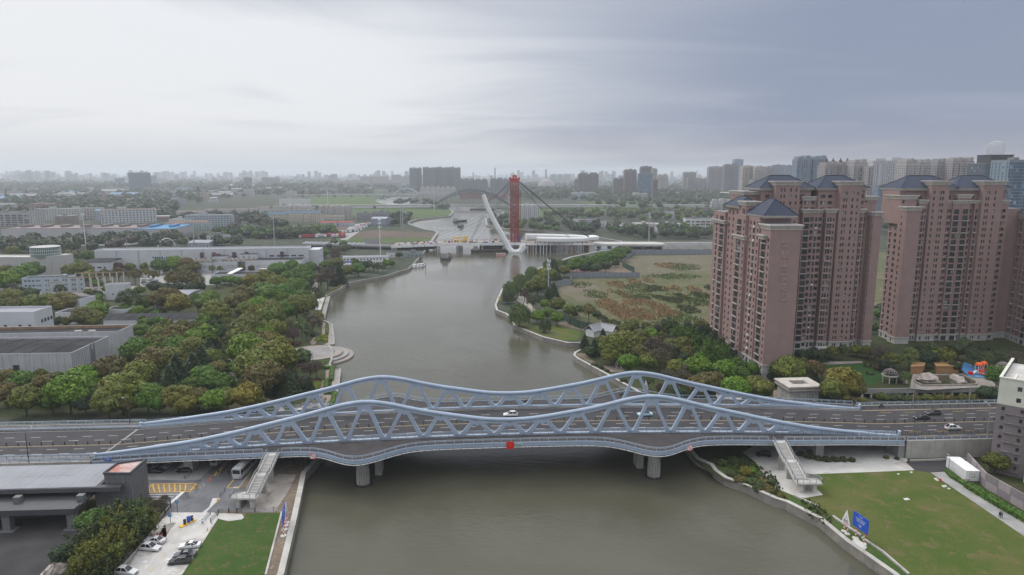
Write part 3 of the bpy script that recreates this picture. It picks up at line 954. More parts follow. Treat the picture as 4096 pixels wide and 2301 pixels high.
def water_pier(x,c):
 px_,py,_=W(x,c,0)
 p=inst('pier',None,bridge,(px_,py,0))
 b=MB()
 prof=[(1.9,1.62),(4.0,1.75),(5.6,2.0),(zd(x)-1.25,2.6)]
 rows=[[(r*math.cos(2*math.pi*k/28),r*0.9*math.sin(2*math.pi*k/28),z)for k in range(28)]for z,r in prof]
 b.ribbon(rows,0,True)
 b.cyl(0,0,-4,2.2,1.25,1.25,20)
 b.build('column',M['concrete'],p,smooth=True)
 cage=MB()
 for k in range(14):
  a=2*math.pi*k/14
  cage.box(1.65*math.cos(a)-0.17,1.65*math.cos(a)+0.17,1.55*math.sin(a)-0.17,1.55*math.sin(a)+0.17,-4,2.3)
 b2=[(1.72*math.cos(2*math.pi*k/28),1.6*math.sin(2*math.pi*k/28),-0.1)for k in range(29)]
 cage.tube(b2,0.16,5)
 cage.build('fender_pile',M['concrete'],p)
 b=MB()
 for k in range(18):
  a=2*math.pi*k/18
  b.cyl(2.2*math.cos(a),2.1*math.sin(a),WATER-1,WATER+0.6,0.18,0.18,6)
 stuff(b.build('bumper',M['rubber'],p))
def wall_pier(x,c,hw=1.3,hl=3.4):
 px_,py,_=W(x,c,0)
 b=MB()
 zt=zd(x)-1.25
 rows=[]
 for z,k in((-3.5,1.0),(zt*0.45,1.0),(zt*0.8,1.12),(zt,1.45)):
  rows.append([(-hw*k,-hl,z),(hw*k,-hl,z),(hw*k,hl,z),(-hw*k,hl,z)])
 b.ribbon(rows,0,True)
 b.build('pier',M['concrete'],bridge,(px_,py,0),math.atan(SL))
for x in(-41.6,40.6):
 water_pier(x,181.6)
 wall_pier(x-3.0*(1 if x>0 else-1),189.5,0.95,2.4)
 wall_pier(x,201,1.6,5.0)
 water_pier(x,220.5)
for x in(-118,-92,92):
 for c in(190.5,201,212):
  wall_pier(x,c,1.2,2.6)
b=MB()
for x in(-41.6,40.6):
 for dx_ in(-8,-4,4,8):
  xx=x+dx_
  b.beam(W(xx,CN-overhang(xx)+0.6,zd(xx)-1.15),W(xx,CN-0.8,zd(xx)-1.5),0.4,0.6)
  b.beam(W(xx,CF+overhang(xx)-0.6,zd(xx)-1.15),W(xx,CF+0.8,zd(xx)-1.5),0.4,0.6)
stuff(b.build('outrigger',M['steel_grey'],bridge))
via=thing('road_viaduct','concrete viaduct carrying the road to the left end of the blue bridge','viaduct',(0,0,0))
xv=[XA-0.4-3*i for i in range(72)]
b=MB()
deck_strip(b,xv,CN-2.4,CF+3.0,-0.02,0,1.1)
b.build('deck_slab',M['concrete'],via)
for c in(CN-2.5,CF+3.1):
 b=MB()
 deck_strip(b,xv,c-0.2,c+0.2,0.25,0,1.5)
 b.build('parapet',M['concrete'],via)
b=MB()
deck_strip(b,xv,CN-2.2,CN+0.6,0.012,0)
deck_strip(b,xv,CF-0.6,CF+2.8,0.012,0)
b.build('cycle_lane',M['asphalt_old'],via)
b=MB()
deck_strip(b,xv,CN+0.55,CN+0.95,0.45,0,0.5)
deck_strip(b,xv,CF-0.95,CF-0.55,0.45,0,0.5)
b.build('kerb',M['concrete_pale'],via)
railing('railing',lambda x:CN-2.5,XA-0.6,-230,2.65,1.45,M['steel_pale'],[(1.45,0.055),(1.1,0.05),(0.6,0.045)],True,via,mesh_panel=False)
railing('railing',lambda x:CF+3.1,XA-0.6,-230,2.65,1.45,M['steel_pale'],[(1.45,0.055),(1.1,0.05),(0.6,0.045)],True,via)
railing('railing',lambda x:CN+0.2,XA-0.6,-230,2.0,1.15,M['steel_grey'],[(1.15,0.05),(0.6,0.045)],False,via)
for x in(-143,-168,-193):
 for c in(191,201,211):
  px_,py,_=W(x,c,0)
  q=MB()
  q.ribbon([[(-1.1*k,-2.4,z),(1.1*k,-2.4,z),(1.1*k,2.4,z),(-1.1*k,2.4,z)]for z,k in((-0.5,1),(1.6,1.05),(3.3,1.9))],0,True)
  q.build('pier',M['concrete'],via,(px_,py,0),math.atan(SL))
emb=thing('road_embankment','concrete retaining wall carrying the road from the right end of the blue bridge','embankment',(0,0,0))
xr=[XB+0.4+3*i for i in range(64)]
b=MB()
deck_strip(b,xr,CN-4.0,CF+2.6,-0.02,0,0.5)
b.build('road_bed',M['asphalt'],emb)
for i in range(16):
 x0,x1=XB+0.6+12*i,XB+12.55+12*i
 for c in(CN-4.0,CF+2.7):
  b=MB()
  p,q=W(x0,c,0),W(x1,c,0)
  b.prism([(p[0],p[1]-0.25),(q[0],q[1]-0.25),(q[0],q[1]+0.25),(p[0],p[1]+0.25)],-0.5,5.62+random.uniform(-0.01,0.01))
  b.build('wall_panel',M['concrete'],emb)
b=MB()
b.prism([W(XB-1.5,CN-3.6,0)[:2],W(XB+0.5,CN-3.6,0)[:2],W(XB+0.5,CF+2.5,0)[:2],W(XB-1.5,CF+2.5,0)[:2]],-0.5,4.3)
b.build('abutment',M['concrete_grey'],emb)
railing('railing',lambda x:CN-3.95,XB+0.8,300,2.7,1.3,M['steel_pale'],[(1.3,0.055),(0.95,0.05),(0.25,0.045)],True,emb)
railing('railing',lambda x:CF+2.6,XB+0.8,300,2.7,1.3,M['steel_pale'],[(1.3,0.055),(0.95,0.05),(0.25,0.045)],True,emb)
railing('lane_fence',lambda x:CN+0.9,XB+1.5,300,2.2,0.9,M['dark_metal'],[(0.85,0.04),(0.35,0.035)],False,emb)
railing('lane_fence',lambda x:CF-0.6,XB+1.5,300,3.0,0.9,M['dark_metal'],[(0.4,0.02)],False,emb)
b=MB()
for c in(191.8,208.6):
 x=XB+5
 while x<290:
  mark(b,x,x+4.2,c,0.17,0.012)
  x+=8.4
for x in xr[:-1]:
 mark(b,x,x+3,211.2,0.15,0.012)
 if int(x/3)%3:
  mark(b,x,x+3,188.6,0.15,0.012)
b.build('lane_marking',M['line_y'],emb)
def stair(name,label,x,side,flip):
 """Two white concrete flights with a landing on posts; flip +1 puts the lower flight to the right."""
 sgn=-1 if side==0 else 1
 c0=(CN-overhang(x))if side==0 else(CF+overhang(x))
 ox,oy,_=W(x,c0,0)
 t=thing(name,label,'staircase',(ox,oy,0))
 ztop=zd(x)
 w=1.75
 def yy(d):
  return sgn*d
 L1,Lm,L2=6.6,1.8,6.4
 zm=lerp(ztop,3.0,0.52)
 segs=[(0,ztop,1.2,ztop),(1.2,ztop,1.2+L1,zm),(1.2+L1,zm,1.2+L1+Lm,zm),(1.2+L1+Lm,zm,1.2+L1+Lm+L2,3.0)]
 end=segs[-1][2]
 b=MB()
 for d0,z0,d1,z1 in segs:
  for xa,xb in((-w,-w+0.45),(w-0.45,w)):
   b.beam(((xa+xb)/2,yy(d0),z0-0.15),((xa+xb)/2,yy(d1),z1-0.15),xb-xa,0.75)
  b.beam((0,yy(d0),z0-0.45),(0,yy(d1),z1-0.45),2*w-0.9,0.25)
 b.build('stringer',M['concrete_pale'],t)
 sm=MB()
 sm.box(-w+0.46,w-0.46,-0.16,0.16,-0.34,0.0)
 sm=sm.mesh('step',M['concrete_pale'])
 for d0,z0,d1,z1 in segs:
  if abs(z0-z1)>0.1:
   n=int((z0-z1)/0.16)
   for i in range(n):
    k=(i+0.5)/n
    inst('step',sm,t,(0,yy(lerp(d0,d1,k)),lerp(z0,z1,k)))
  else:
   lb=MB()
   lb.box(-w+0.46,w-0.46,min(yy(d0),yy(d1)),max(yy(d0),yy(d1)),z0-0.33,z0-0.02)
   lb.build('landing',M['concrete_pale'],t)
 x0,x1=(-w,5.0)if flip>0 else(-5.0,w)
 lb=MB()
 lb.box(x0,x1,min(yy(end),yy(end+2.2)),max(yy(end),yy(end+2.2)),2.55,2.98)
 lb.build('landing',M['concrete_pale'],t)
 cx_=3.45*flip
 b=MB()
 b.beam((cx_,yy(end),2.7),(cx_,yy(end-7.5),-0.1),2.9,0.3)
 for e in(-1.45,1.45):
  b.beam((cx_+e,yy(end),2.95),(cx_+e,yy(end-7.5),0.15),0.25,0.5)
 b.build('lower_flight',M['concrete_pale'],t)
 for i in range(16):
  k=(i+0.5)/16
  inst('step',sm,t,(cx_,yy(end-7.5*k),lerp(2.98,0.12,k)))
 for xx in((x0+1.6),(x1-1.6)):
  p=MB()
  p.cyl(xx,yy(end+1.1),-0.3,2.2,0.62,0.62,14)
  p.box(xx-0.95,xx+0.95,yy(end+1.1)-0.55,yy(end+1.1)+0.55,2.0,2.56)
  p.build('post',M['concrete_pale'],t)
 for d,zz in((3.2,lerp(ztop,zm,0.30)),(1.2+L1+1.0,zm)):
  p=MB()
  p.box(-0.75,0.75,yy(d)-0.45,yy(d)+0.45,-0.3,zz-0.5)
  p.build('post',M['concrete'],t)
 rb,gb=MB(),MB()
 def fence(p,q):
  p,q=Vector(p),Vector(q)
  n=max(1,int((q-p).length/1.45))
  rb.tube([p+Vector((0,0,1.15)),q+Vector((0,0,1.15))],0.05,5)
  rb.tube([p+Vector((0,0,0.2)),q+Vector((0,0,0.2))],0.035,4)
  for i in range(n+1):
   a=p.lerp(q,i/n)
   rb.box(a.x-0.05,a.x+0.05,a.y-0.05,a.y+0.05,a.z-0.1,a.z+1.15)
  nb=max(1,int((q-p).length/0.22))
  for i in range(nb):
   a=p.lerp(q,(i+0.5)/nb)
   gb.box(a.x-0.02,a.x+0.02,a.y-0.02,a.y+0.02,a.z+0.2,a.z+1.12)
 for e in(-w+0.15,w-0.15):
  for d0,z0,d1,z1 in segs:
   fence((e,yy(d0),z0+0.2),(e,yy(d1),z1+0.2))
 fence((x0+0.1,yy(end+2.1),3.0),(x1-0.1,yy(end+2.1),3.0))
 xs_=(x0+0.1)if flip>0 else(x1-0.1)
 xo=(x1-0.1)if flip>0 else(x0+0.1)
 fence((xs_,yy(end),3.0),(xs_,yy(end+2.1),3.0))
 fence((xo,yy(end),3.0),(xo,yy(end+2.1),3.0))
 fence((xo,yy(end),3.1),(xo,yy(end-7.5),0.25))
 rb.build('balustrade',M['galv'],t)
 stuff(gb.build('baluster',M['galv'],t))
stair('bridge_stair','white concrete staircase from the near walkway down to the car park road by the bus',-66.2,0,-1)
stair('bridge_stair','white concrete staircase from the near walkway down to the lawn on the right bank',77.1,0,1)
stair('bridge_stair','white staircase behind the far truss down to the left riverside promenade',-70.0,1,1)
stair('bridge_stair','white staircase behind the far truss beside the trees of the right bank',77.0,1,1)
def text(name,body,size,m,parent,loc,rot,ext=0.012,align='CENTER',spacing=1.0,vertical=False):
 cu=bpy.data.curves.new(name,'FONT')
 cu.body='\n'.join(body)if vertical else body
 cu.size=size
 cu.extrude=ext
 cu.align_x=align
 cu.align_y='CENTER'
 cu.space_line=spacing
 cu.resolution_u=3
 cu.materials.append(m)
 tmp=bpy.data.objects.new(name,cu)
 COL.objects.link(tmp)
 me=bpy.data.meshes.new_from_object(tmp.evaluated_get(bpy.context.evaluated_depsgraph_get()))
 bpy.data.objects.remove(tmp)
 bpy.data.curves.remove(cu)
 me.name=name
 o=bpy.data.objects.new(name,me)
 COL.objects.link(o)
 o.parent=parent
 o.location=loc
 o.rotation_euler=rot
 return o
def on_edge(x,dz,out=0.35):
 return W(x,CN-overhang(x)-out,zd(x)+dz)
RX=(math.pi/2,0,0)
t=thing('navigation_sign','square plain red sign with a small lamp hung on the middle of the walkway edge','sign',on_edge(-0.5,-0.55),math.atan(SL))
b=MB()
b.box(-1.05,1.05,-0.06,0.06,-1.05,1.05)
b.build('board',M['red'],t)
b=MB()
b.cyl(0,0,0,0.22,0.16,0.10,12)
o=b.build('lamp',M['orange'],t,(0,-0.06,0.05))
o.rotation_euler=(math.pi/2,0,0)
t=thing('bridge_name_plate','green bridge name plate with white characters beside the red square sign','sign',on_edge(2.0,-0.45),math.atan(SL))
b=MB()
b.box(-0.95,0.95,-0.04,0.04,-0.45,0.45)
b.build('frame',M['white'],t)
b=MB()
b.box(-0.88,0.88,-0.055,-0.041,-0.38,0.38)
b.build('board',M['green_sign'],t)
text('lettering','金浦大桥',0.44,M['white'],t,(0,-0.065,0),RX)
for x,lab in((-54.9,'white square sign with red border and diagonal bar above the left bank'),(50.1,'white square sign with red border and diagonal bar above the right bank')):
 t=thing('navigation_sign',lab,'sign',on_edge(x,-0.8,0.6),math.atan(SL))
 b=MB()
 b.box(-0.8,0.8,-0.04,0.04,-0.8,0.8)
 b.build('board',M['white'],t)
 b=MB()
 for p,q in(((-.72,-.72),(.72,-.72)),((-.72,.72),(.72,.72)),((-.72,-.8),(-.72,.8)),((.72,-.8),(.72,.8))):
  b.beam((p[0],-0.05,p[1]),(q[0],-0.05,q[1]),0.03,0.16)
 for p,q in(((-.72,.72),(.72,-.72)),):
  b.beam((p[0],-0.052,p[1]),(q[0],-0.052,q[1]),0.035,0.15)
 b.build('red_marking',M['red'],t)
t=thing('direction_sign','small blue sign on the railing at the left end of the near walkway','sign',W(-112.2,CN-3.4,zd(-112)+0.75),math.atan(SL))
b=MB()
b.box(-0.95,0.95,-0.03,0.03,-0.42,0.42)
b.build('board',M['blue'],t)
text('lettering','机动车道\n人行通道',0.3,M['white'],t,(-0.3,-0.04,0),RX)
text('lettering','↻',0.62,M['white'],t,(0.62,-0.04,0),RX)
for x,lab in((-40.0,'green plate with dark writing on the left river pier'),(41.8,'green plate with dark writing on the right river pier')):
 px_,py,_=W(x,179.6,0)
 t=thing('pier_plate',lab,'sign',(px_,py-0.25,5.0),math.atan(SL))
 b=MB()
 b.box(-0.28,0.28,-0.3,0.3,-0.65,0.65)
 b.build('board',mat('bright_green_plate',(0.02,0.33,0.15),0.5,0.05),t)
 text('lettering','桥墩',0.5,M['dark_metal'],t,(0,-0.31,0),RX,vertical=True)
 # windows and facades
def window_mesh(name,frame,glass,mull=1,trans=0.0):
 """A unit window, 1 wide and 1 high, frame and panes; scaled to its opening."""
 b=MB()
 f=0.06
 b.face([(-.5,.09,0),(.5,.09,0),(.5,.09,1),(-.5,.09,1)],1)
 for x0,x1,z0,z1 in[(-.5,-.5+f,0,1),(.5-f,.5,0,1),(-.5+f,.5-f,0,f),(-.5+f,.5-f,1-f,1)]+[(-.5+(i+1)/(mull+1)-f/2.4,-.5+(i+1)/(mull+1)+f/2.4,f,1-f)for i in range(mull)]+([(-.5+f,.5-f,trans-f/2,trans+f/2)]if trans else[]):
  b.face([(x0,0,z0),(x1,0,z0),(x1,0,z1),(x0,0,z1)],0)
  b.face([(x0,.09,z0),(x0,0,z0),(x0,0,z1),(x0,.09,z1)],0)
  b.face([(x1,0,z0),(x1,.09,z0),(x1,.09,z1),(x1,0,z1)],0)
  b.face([(x0,0,z1),(x1,0,z1),(x1,.09,z1),(x0,.09,z1)],0)
 return b.mesh(name,[frame,glass])
WM={'d':window_mesh('window',M['winframe'],M['glass'],1),'s':window_mesh('window',M['winframe'],M['glass'],0,0.66),'t':window_mesh('window',M['winframe'],M['glass'],2),'w':window_mesh('window',M['winframe_w'],M['glass'],1),'ws':window_mesh('window',M['winframe_w'],M['glass'],1,0.6)}
class Building:
 """Collects the walls and openings of one building, in its own frame."""
 def __init__(s,t,wall,limit=300):
  s.t,s.wall,s.limit=t,wall,limit
  s.n=0
  s.rest={}
  s.cells=[]
 def window(s,x,y,z,w,h,ang,key):
  s.n+=1
  me=WM[key]
  if s.n<=s.limit:
   inst('window',me,s.t,(x,y,z),ang,(w,1,h))
  else:
   s.rest.setdefault(key,[]).append((x,y,z,w,h,ang))
 def facade(s,b,p,q,z0,z1,cols,floors,depth=0.28,m=0,rev=0,sill=0.9,hgt=1.55,blank=()):
  """A wall from p to q (outside on the right hand), with openings; cols are (from, to, window key, sill, height)."""
  d=Vector((q[0]-p[0],q[1]-p[1]))
  L=d.length
  d.normalize()
  n=Vector((d.y,-d.x))
  ang=math.atan2(d.y,d.x)
  P=lambda u,z,k=0.0:(p[0]+d.x*u-n.x*k,p[1]+d.y*u-n.y*k,z)
  def quad(u0,u1,za,zb,mm=m):
   if u1-u0>1e-4 and zb-za>1e-4:
    b.face([P(u0,za),P(u1,za),P(u1,zb),P(u0,zb)],mm)
  u=0.0
  for c in sorted(cols):
   a,e,key=c[:3]
   sl,ht=(c[3]if len(c)>3 else sill),(c[4]if len(c)>4 else hgt)
   quad(u,a,z0,z1)
   z=z0
   for i,fz in enumerate(floors):
    za,zb=fz+sl,min(fz+sl+ht,z1-0.05)
    if zb<=za or za<z:
     continue
    quad(a,e,z,za)
    b.face([P(a,za),P(a,zb),P(a,zb,depth),P(a,za,depth)][::-1],rev)
    b.face([P(e,za),P(e,za,depth),P(e,zb,depth),P(e,zb)][::-1],rev)
    b.face([P(a,za),P(a,za,depth),P(e,za,depth),P(e,za)][::-1],rev)
    b.face([P(a,zb),P(e,zb),P(e,zb,depth),P(a,zb,depth)][::-1],rev)
    x,y,_=P((a+e)/2,0,depth-0.09)
    s.window(x,y,za,e-a,zb-za,ang,key)
    z=zb
   quad(a,e,z,z1)
   u=e
  quad(u,L,z0,z1)
 def finish(s):
  for key,lst in s.rest.items():
   me=WM[key]
   vs=np.array([v.co[:]for v in me.vertices])
   fs=[tuple(pl.vertices)for pl in me.polygons]
   mi=[pl.material_index for pl in me.polygons]
   b=MB()
   for x,y,z,w,h,a in lst:
    ca,sa=math.cos(a),math.sin(a)
    X,Yv,Zv=vs[:,0]*w,vs[:,1],vs[:,2]*h
    o=len(b.v)
    b.v.extend(np.stack([x+X*ca-Yv*sa,y+X*sa+Yv*ca,z+Zv],1).tolist())
    b.f.extend([tuple(o+i for i in f)for f in fs])
    b.m.extend(mi)
   stuff(b.build('window',list(me.materials),s.t))
def cornice(t,x0,x1,y0,y1,z,m='trim',k=1.0,name='cornice'):
 b=MB()
 b.box(x0-.25*k,x1+.25*k,y0-.25*k,y1+.25*k,z,z+.9*k)
 b.box(x0-.55*k,x1+.55*k,y0-.55*k,y1+.55*k,z+.9*k,z+1.5*k)
 b.box(x0-.9*k,x1+.9*k,y0-.9*k,y1+.9*k,z+1.5*k,z+2.0*k,0)
 b.box(x0+.1,x1-.1,y0+.1,y1-.1,z+2.0*k,z+2.0*k+0.02,1)
 return b.build(name,[M[m],M['roof_grey']],t)
def hip(t,x0,x1,y0,y1,z,h,over=0.9,m='rooftile',ridge=None):
 x0,x1,y0,y1=x0-over,x1+over,y0-over,y1+over
 b=MB()
 w,d=x1-x0,y1-y0
 r=min(w,d)/2*0.92 if ridge is None else ridge
 if w>=d:
  e0,e1=(x0+r,(y0+y1)/2),(x1-r,(y0+y1)/2)
 else:
  e0,e1=((x0+x1)/2,y0+r),((x0+x1)/2,y1-r)
 A_,B_,C_,D_=(x0,y0,z),(x1,y0,z),(x1,y1,z),(x0,y1,z)
 E0,E1=(*e0,z+h),(*e1,z+h)
 if w>=d:
  for f in([A_,B_,E1,E0],[B_,C_,E1],[C_,D_,E0,E1],[D_,A_,E0]):
   b.face(f)
 else:
  for f in([A_,B_,E0],[B_,C_,E1,E0],[C_,D_,E1],[D_,A_,E0,E1]):
   b.face(f)
 b.face([A_,D_,C_,B_])
 o=b.build('roof',M[m],t)
 rb=MB()
 for p,q in((A_,E0),(B_,E1 if w>=d else E0),(C_,E1),(D_,E0 if w>=d else E1),(E0,E1)):
  rb.beam(Vector(p)+Vector((0,0,.08)),Vector(q)+Vector((0,0,.08)),0.28,0.2)
 rb.build('ridge_tile',M[m],o)
 c=MB()
 c.box(x0+.2,x1-.2,y0+.2,y1-.2,z-.55,z-.02)
 c.box(x0+.6,x1-.6,y0+.6,y1-.6,z-1.1,z-.55)
 c.build('eaves',M['trim'],t)
 return o
FH=2.88
ledge_m=MB()
ledge_m.box(-.5,.5,-.42,.05,0,.22)
ledge_m.box(-.52,.52,-.50,.05,.22,.36)
ledge_m=ledge_m.mesh('balcony_ledge',M['trim'])
rail_m=MB()
for i in range(12):
 x=-.5+i/11
 rail_m.box(x-.012,x+.012,-.32,-.28,0,.95)
rail_m.box(-.5,.5,-.34,-.26,.92,1.0)
rail_m=rail_m.mesh('balcony_railing',M['dark_metal'])
ac_m=MB()
ac_m.box(-.42,.42,-.34,0,0,.62)
ac_m.cyl(0,0,0,0.01,.25,.25,12)
ac_m=ac_m.mesh('air_conditioner',M['white'])
class Tower(Building):
 def block(s,x0,x1,y0,y1,zt,front=(),west=(),east=(),zb=0.0,podium=True,cap=True):
  """One brick volume with a stone podium; front columns measured from x0, west columns from the front corner backwards."""
  b,p=MB(),MB()
  zp=6.7 if podium and zb==0 else zb
  fl=[zp+0.15+FH*i for i in range(int((zt-zp-0.6)/FH))]
  fr=[(a,c,*r)for a,c,*r in front]
  we=[(y1-y0-c,y1-y0-a,*r)for a,c,*r in west]
  ea=[(a,c,*r)for a,c,*r in east]
  for bb,z0,z1,ff in((p,0.0,zp,[0.3,3.4]),(b,zp,zt,fl)):
   if z1-z0<0.5 or(bb is p and zb>0):
    continue
   s.facade(bb,(x0,y0),(x1,y0),z0,z1,fr,ff)
   s.facade(bb,(x1,y0),(x1,y1),z0,z1,ea,ff)
   s.facade(bb,(x1,y1),(x0,y1),z0,z1,[],ff)
   s.facade(bb,(x0,y1),(x0,y0),z0,z1,we,ff)
  if cap:
   b.face([(x0,y0,zt),(x1,y0,zt),(x1,y1,zt),(x0,y1,zt)],1)
  b.build('wall',[s.wall,M['roof_grey']],s.t)
  if p.f:
   p.build('podium_wall',M['podium'],s.t)
   q=MB()
   q.box(x0-.3,x1+.3,y0-.3,y1+.3,zp-.35,zp+.1)
   q.box(x0-.15,x1+.15,y0-.15,y1+.15,3.15,3.4)
   q.build('podium_band',M['podium'],s.t)
  for cols,org,dv,ang in((front,(x0,y0),(1,0),0.0),(west,(x0,y0),(0,1),-math.pi/2)):
   for a,c,*r in cols:
    k=r[3]if len(r)>3 else ''
    if 'B' in k or 'L' in k:
     mid,w=(a+c)/2,c-a
     for i,z in enumerate(fl):
      X,Yy=org[0]+dv[0]*mid,org[1]+dv[1]*mid
      if i%2==(1 if 'L' in k else 0)and i:
       inst('balcony_ledge',ledge_m,s.t,(X,Yy,z-0.2),ang,(w+.5,1,1.1))
      if 'B' in k:
       inst('balcony_railing',rail_m,s.t,(X,Yy,z+0.2),ang,(w,0.5,1))
    if 'A' in k:
     for z in fl:
      if random.random()<0.4:
       X,Yy=org[0]+dv[0]*(a+c)/2,org[1]+dv[1]*(a+c)/2
       inst('air_conditioner',ac_m,s.t,(X,Yy,z+0.25),ang)
BAL=('t',0.25,2.25)
ax,ay=101.9,268.7
ta=thing('apartment_tower','brown brick apartment tower with blue hipped roofs and carved characters on its blank front wall','apartment building',(ax,ay,0),0.06)
A_=Tower(ta,M['brick'])
A_.block(0,12.3,0,9.5,61.6,west=[(0.9,2.1,'s'),(4.0,8.0,*BAL,'BL')])
A_.block(-0.5,12.6,9.6,21,66.0,west=[(1.0,2.3,'s'),(4.2,6.2,'s',.4,2.0,'LA'),(8.0,9.4,'s')])
A_.block(-1.8,12.6,21.1,33,66.0,west=[(.8,2.0,'s'),(4.2,8.8,*BAL,'BL')])
A_.block(0.2,12.6,33.1,47,69.0,west=[(1.5,2.9,'s'),(6,7.4,'s'),(10.5,11.9,'s')])
A_.block(-0.8,12.6,47.1,62,66.0,west=[(1.5,6.3,*BAL,'BL'),(9.5,11.2,'s',.4,2.0,'L')])
A_.block(-0.6,5.4,24.0,31.5,70.0,zb=66.0,front=[(1.2,2.2,'s'),(3.4,4.4,'s')],west=[(1.0,2.2,'s',.3,2.2),(2.7,3.9,'s',.3,2.2)])
A_.block(6.0,31.0,44,60,74.0,zb=60.0,front=[(2,4,'s')],west=[(2,3.5,'s'),(6,7.5,'s')])
cornice(ta,0,12.3,0,9.5,61.6)
cornice(ta,-0.9,0.6,3.6,8.6,57.5,k=0.9)
cornice(ta,-1.8,3.0,21.1,33,55.5,k=0.9)
cornice(ta,-0.6,5.4,24,31.5,70.0,k=0.9)
cornice(ta,-1.2,3.0,46.5,62,60.5,k=0.8)
cornice(ta,6.0,14.0,43.5,60,74.0,k=0.8)
hip(ta,0.3,13.0,7.0,24.0,66.9,6.4)
hip(ta,-0.5,8.0,31.0,46.5,69.4,4.0)
ys=38.0
A_.block(12.7,30.9,ys+1.5,ys+15,67.5,front=[(4.5,6.3,'d'),(9.0,10.5,'s'),(13.2,15.2,'d')])
A_.block(31.0,34.4,ys-1.2,ys+14,66.0,front=[(.45,2.95,*BAL,'BL')])
A_.block(34.5,41.0,ys+.4,ys+14,66.0,front=[(.5,2.2,'d',.7,1.7),(3.0,3.9,'s',.3,2.1,'LA'),(4.5,6.2,'d',.7,1.7)])
A_.block(41.8,46.4,ys-1.0,ys+14,66.0,front=[(.6,1.4,'s',.4,2.0,'L'),(1.7,2.6,'s',.4,2.0,'L'),(3.2,3.9,'s',.7,1.4)])
A_.block(47.0,56.8,ys-2.0,ys+12,79.0,front=[(1.5,2.2,'s'),(2.6,3.3,'s'),(5.4,6.2,'s'),(7.7,8.4,'s',.9,1.3)])
A_.block(57.0,59.6,ys-0.6,ys+14,66.0,front=[(.5,1.1,'s',.4,2.0,'L'),(1.3,1.9,'s',.4,2.0,'L')])
A_.block(59.7,62.6,ys+1.6,ys+14,70.5,front=[(.5,1.7,'d',.5,1.9)])
A_.block(62.7,67.4,ys-1.6,ys+14,64.6,front=[(.25,.65,'s',.6,1.6)])
A_.block(18.0,29.0,ys-.6,ys+12,79.0,zb=60.0,front=[(2.2,2.9,'s'),(3.6,4.3,'s'),(6.5,7.3,'s'),(9,9.8,'s')])
A_.block(32.0,42.0,ys+2.6,ys+14,72.5,zb=60.0,front=[(1,2.8,'d'),(4.0,5.8,'d'),(7,8.8,'d')])
A_.block(38.6,60.5,ys+1.2,ys+15,76.0,zb=60.0,front=[(1.0,3.4,'d'),(4.5,6.5,'d'),(19.2,21.2,'d')])
A_.block(60.6,67.2,ys+3.0,ys+14,72.5,zb=60.0,front=[(1,2,'s')])
A_.block(13.2,36.0,ys+3.0,ys+17,76.0,zb=60.0,front=[(1.5,3.5,'d'),(17.8,19.8,'d')])
for x0,x1,y0,y1,z,k in((31,34.4,ys-1.2,ys+3,66.0,.9),(34.5,41,ys+.4,ys+3,66.0,.8),(41.8,46.4,ys-1,ys+3,66.0,.95),(57,59.6,ys-.6,ys+3,66.0,.95),(62.7,67.4,ys-1.6,ys+3,64.6,.95),(47,56.8,ys-2,ys+12,78.3,.95),(18,29,ys-.6,ys+12,78.3,.95),(32,42,ys+2.6,ys+14,71.5,.9),(60.6,67.2,ys+3,ys+14,71.5,.9)):
 cornice(ta,x0,x1,y0,y1,z,k=k)
hip(ta,38.2,61.0,ys+1.0,ys+17,77.1,5.6)
hip(ta,12.6,36.5,ys+2.6,ys+19,77.1,5.6)
A_.finish()
dp=MB()
for x in(13.6,41.4,46.7,56.9,62.9):
 dp.box(x-.07,x+.07,ys-2.2 if x>50 else ys-.8,ys-2.06 if x>50 else ys-.66,4,66)
dp.build('drainpipe',M['winframe'],ta)
M['carved']=mat('carved_letter',(0.40,0.29,0.27),0.8,0.1,0.5)
tl=inst('lettering',None,ta,(6.4,-0.02,0))
for i,(ch,z)in enumerate((('华',55.6),('敏',51.6),('·',48.9),('世',46.4),('家',42.4),('花',38.4),('园',34.4))):
 text('character',ch,3.5,M['carved'],tl,(0,-0.08,z),RX,0.16)
b=MB()
b.box(40.5,47.0,ys-5.0,ys-1.3,4.0,4.5)
b.box(40.6,41.4,ys-4.9,ys-4.1,0,4.0)
b.box(46.1,46.9,ys-4.9,ys-4.1,0,4.0)
b.build('entrance_canopy',M['podium'],ta)
bx,by=at(3575,1406)
tb=thing('apartment_tower','brown brick apartment slab with blue hipped roofs on the right behind the courtyard','apartment building',(bx,by,0),0.04)
B_=Tower(tb,M['brick'])
B_.block(0,6.6,0,6.5,67.0,west=[(3.0,4.0,'s')])
B_.block(1.6,6.6,6.6,16,66.9,west=[(2.5,4.2,'d'),(7.0,8.2,'s',.4,2.0,'L')])
ys=7.0
B_.block(6.7,9.2,ys+1.5,ys+16,70,front=[(.6,1.9,'d')])
B_.block(9.3,13.4,ys-1.0,ys+16,70,front=[(.5,1.3,'s',.4,2.0,'L'),(1.6,2.4,'s',.4,2.0,'L'),(2.9,3.6,'s')])
B_.block(13.8,22.4,ys-2.0,ys+12,79,front=[(1.2,2.0,'s'),(4.4,5.1,'s'),(5.5,6.3,'s')])
B_.block(22.5,25.4,ys-.6,ys+16,70,front=[(.4,1.3,'s',.4,2.0,'L'),(1.5,2.8,'d')])
B_.block(25.5,29.6,ys-1.2,ys+16,70,front=[(.7,3.3,*BAL,'BL')])
B_.block(29.8,33.8,ys-1.2,ys+16,70,front=[(.7,3.3,*BAL,'BL')])
B_.block(34.0,36.4,ys+.6,ys+16,70,front=[(.4,2.0,'d',.7,1.7)])
B_.block(36.5,38.6,ys-.6,ys+16,70,front=[(.5,1.6,'s',.4,2.0,'L')])
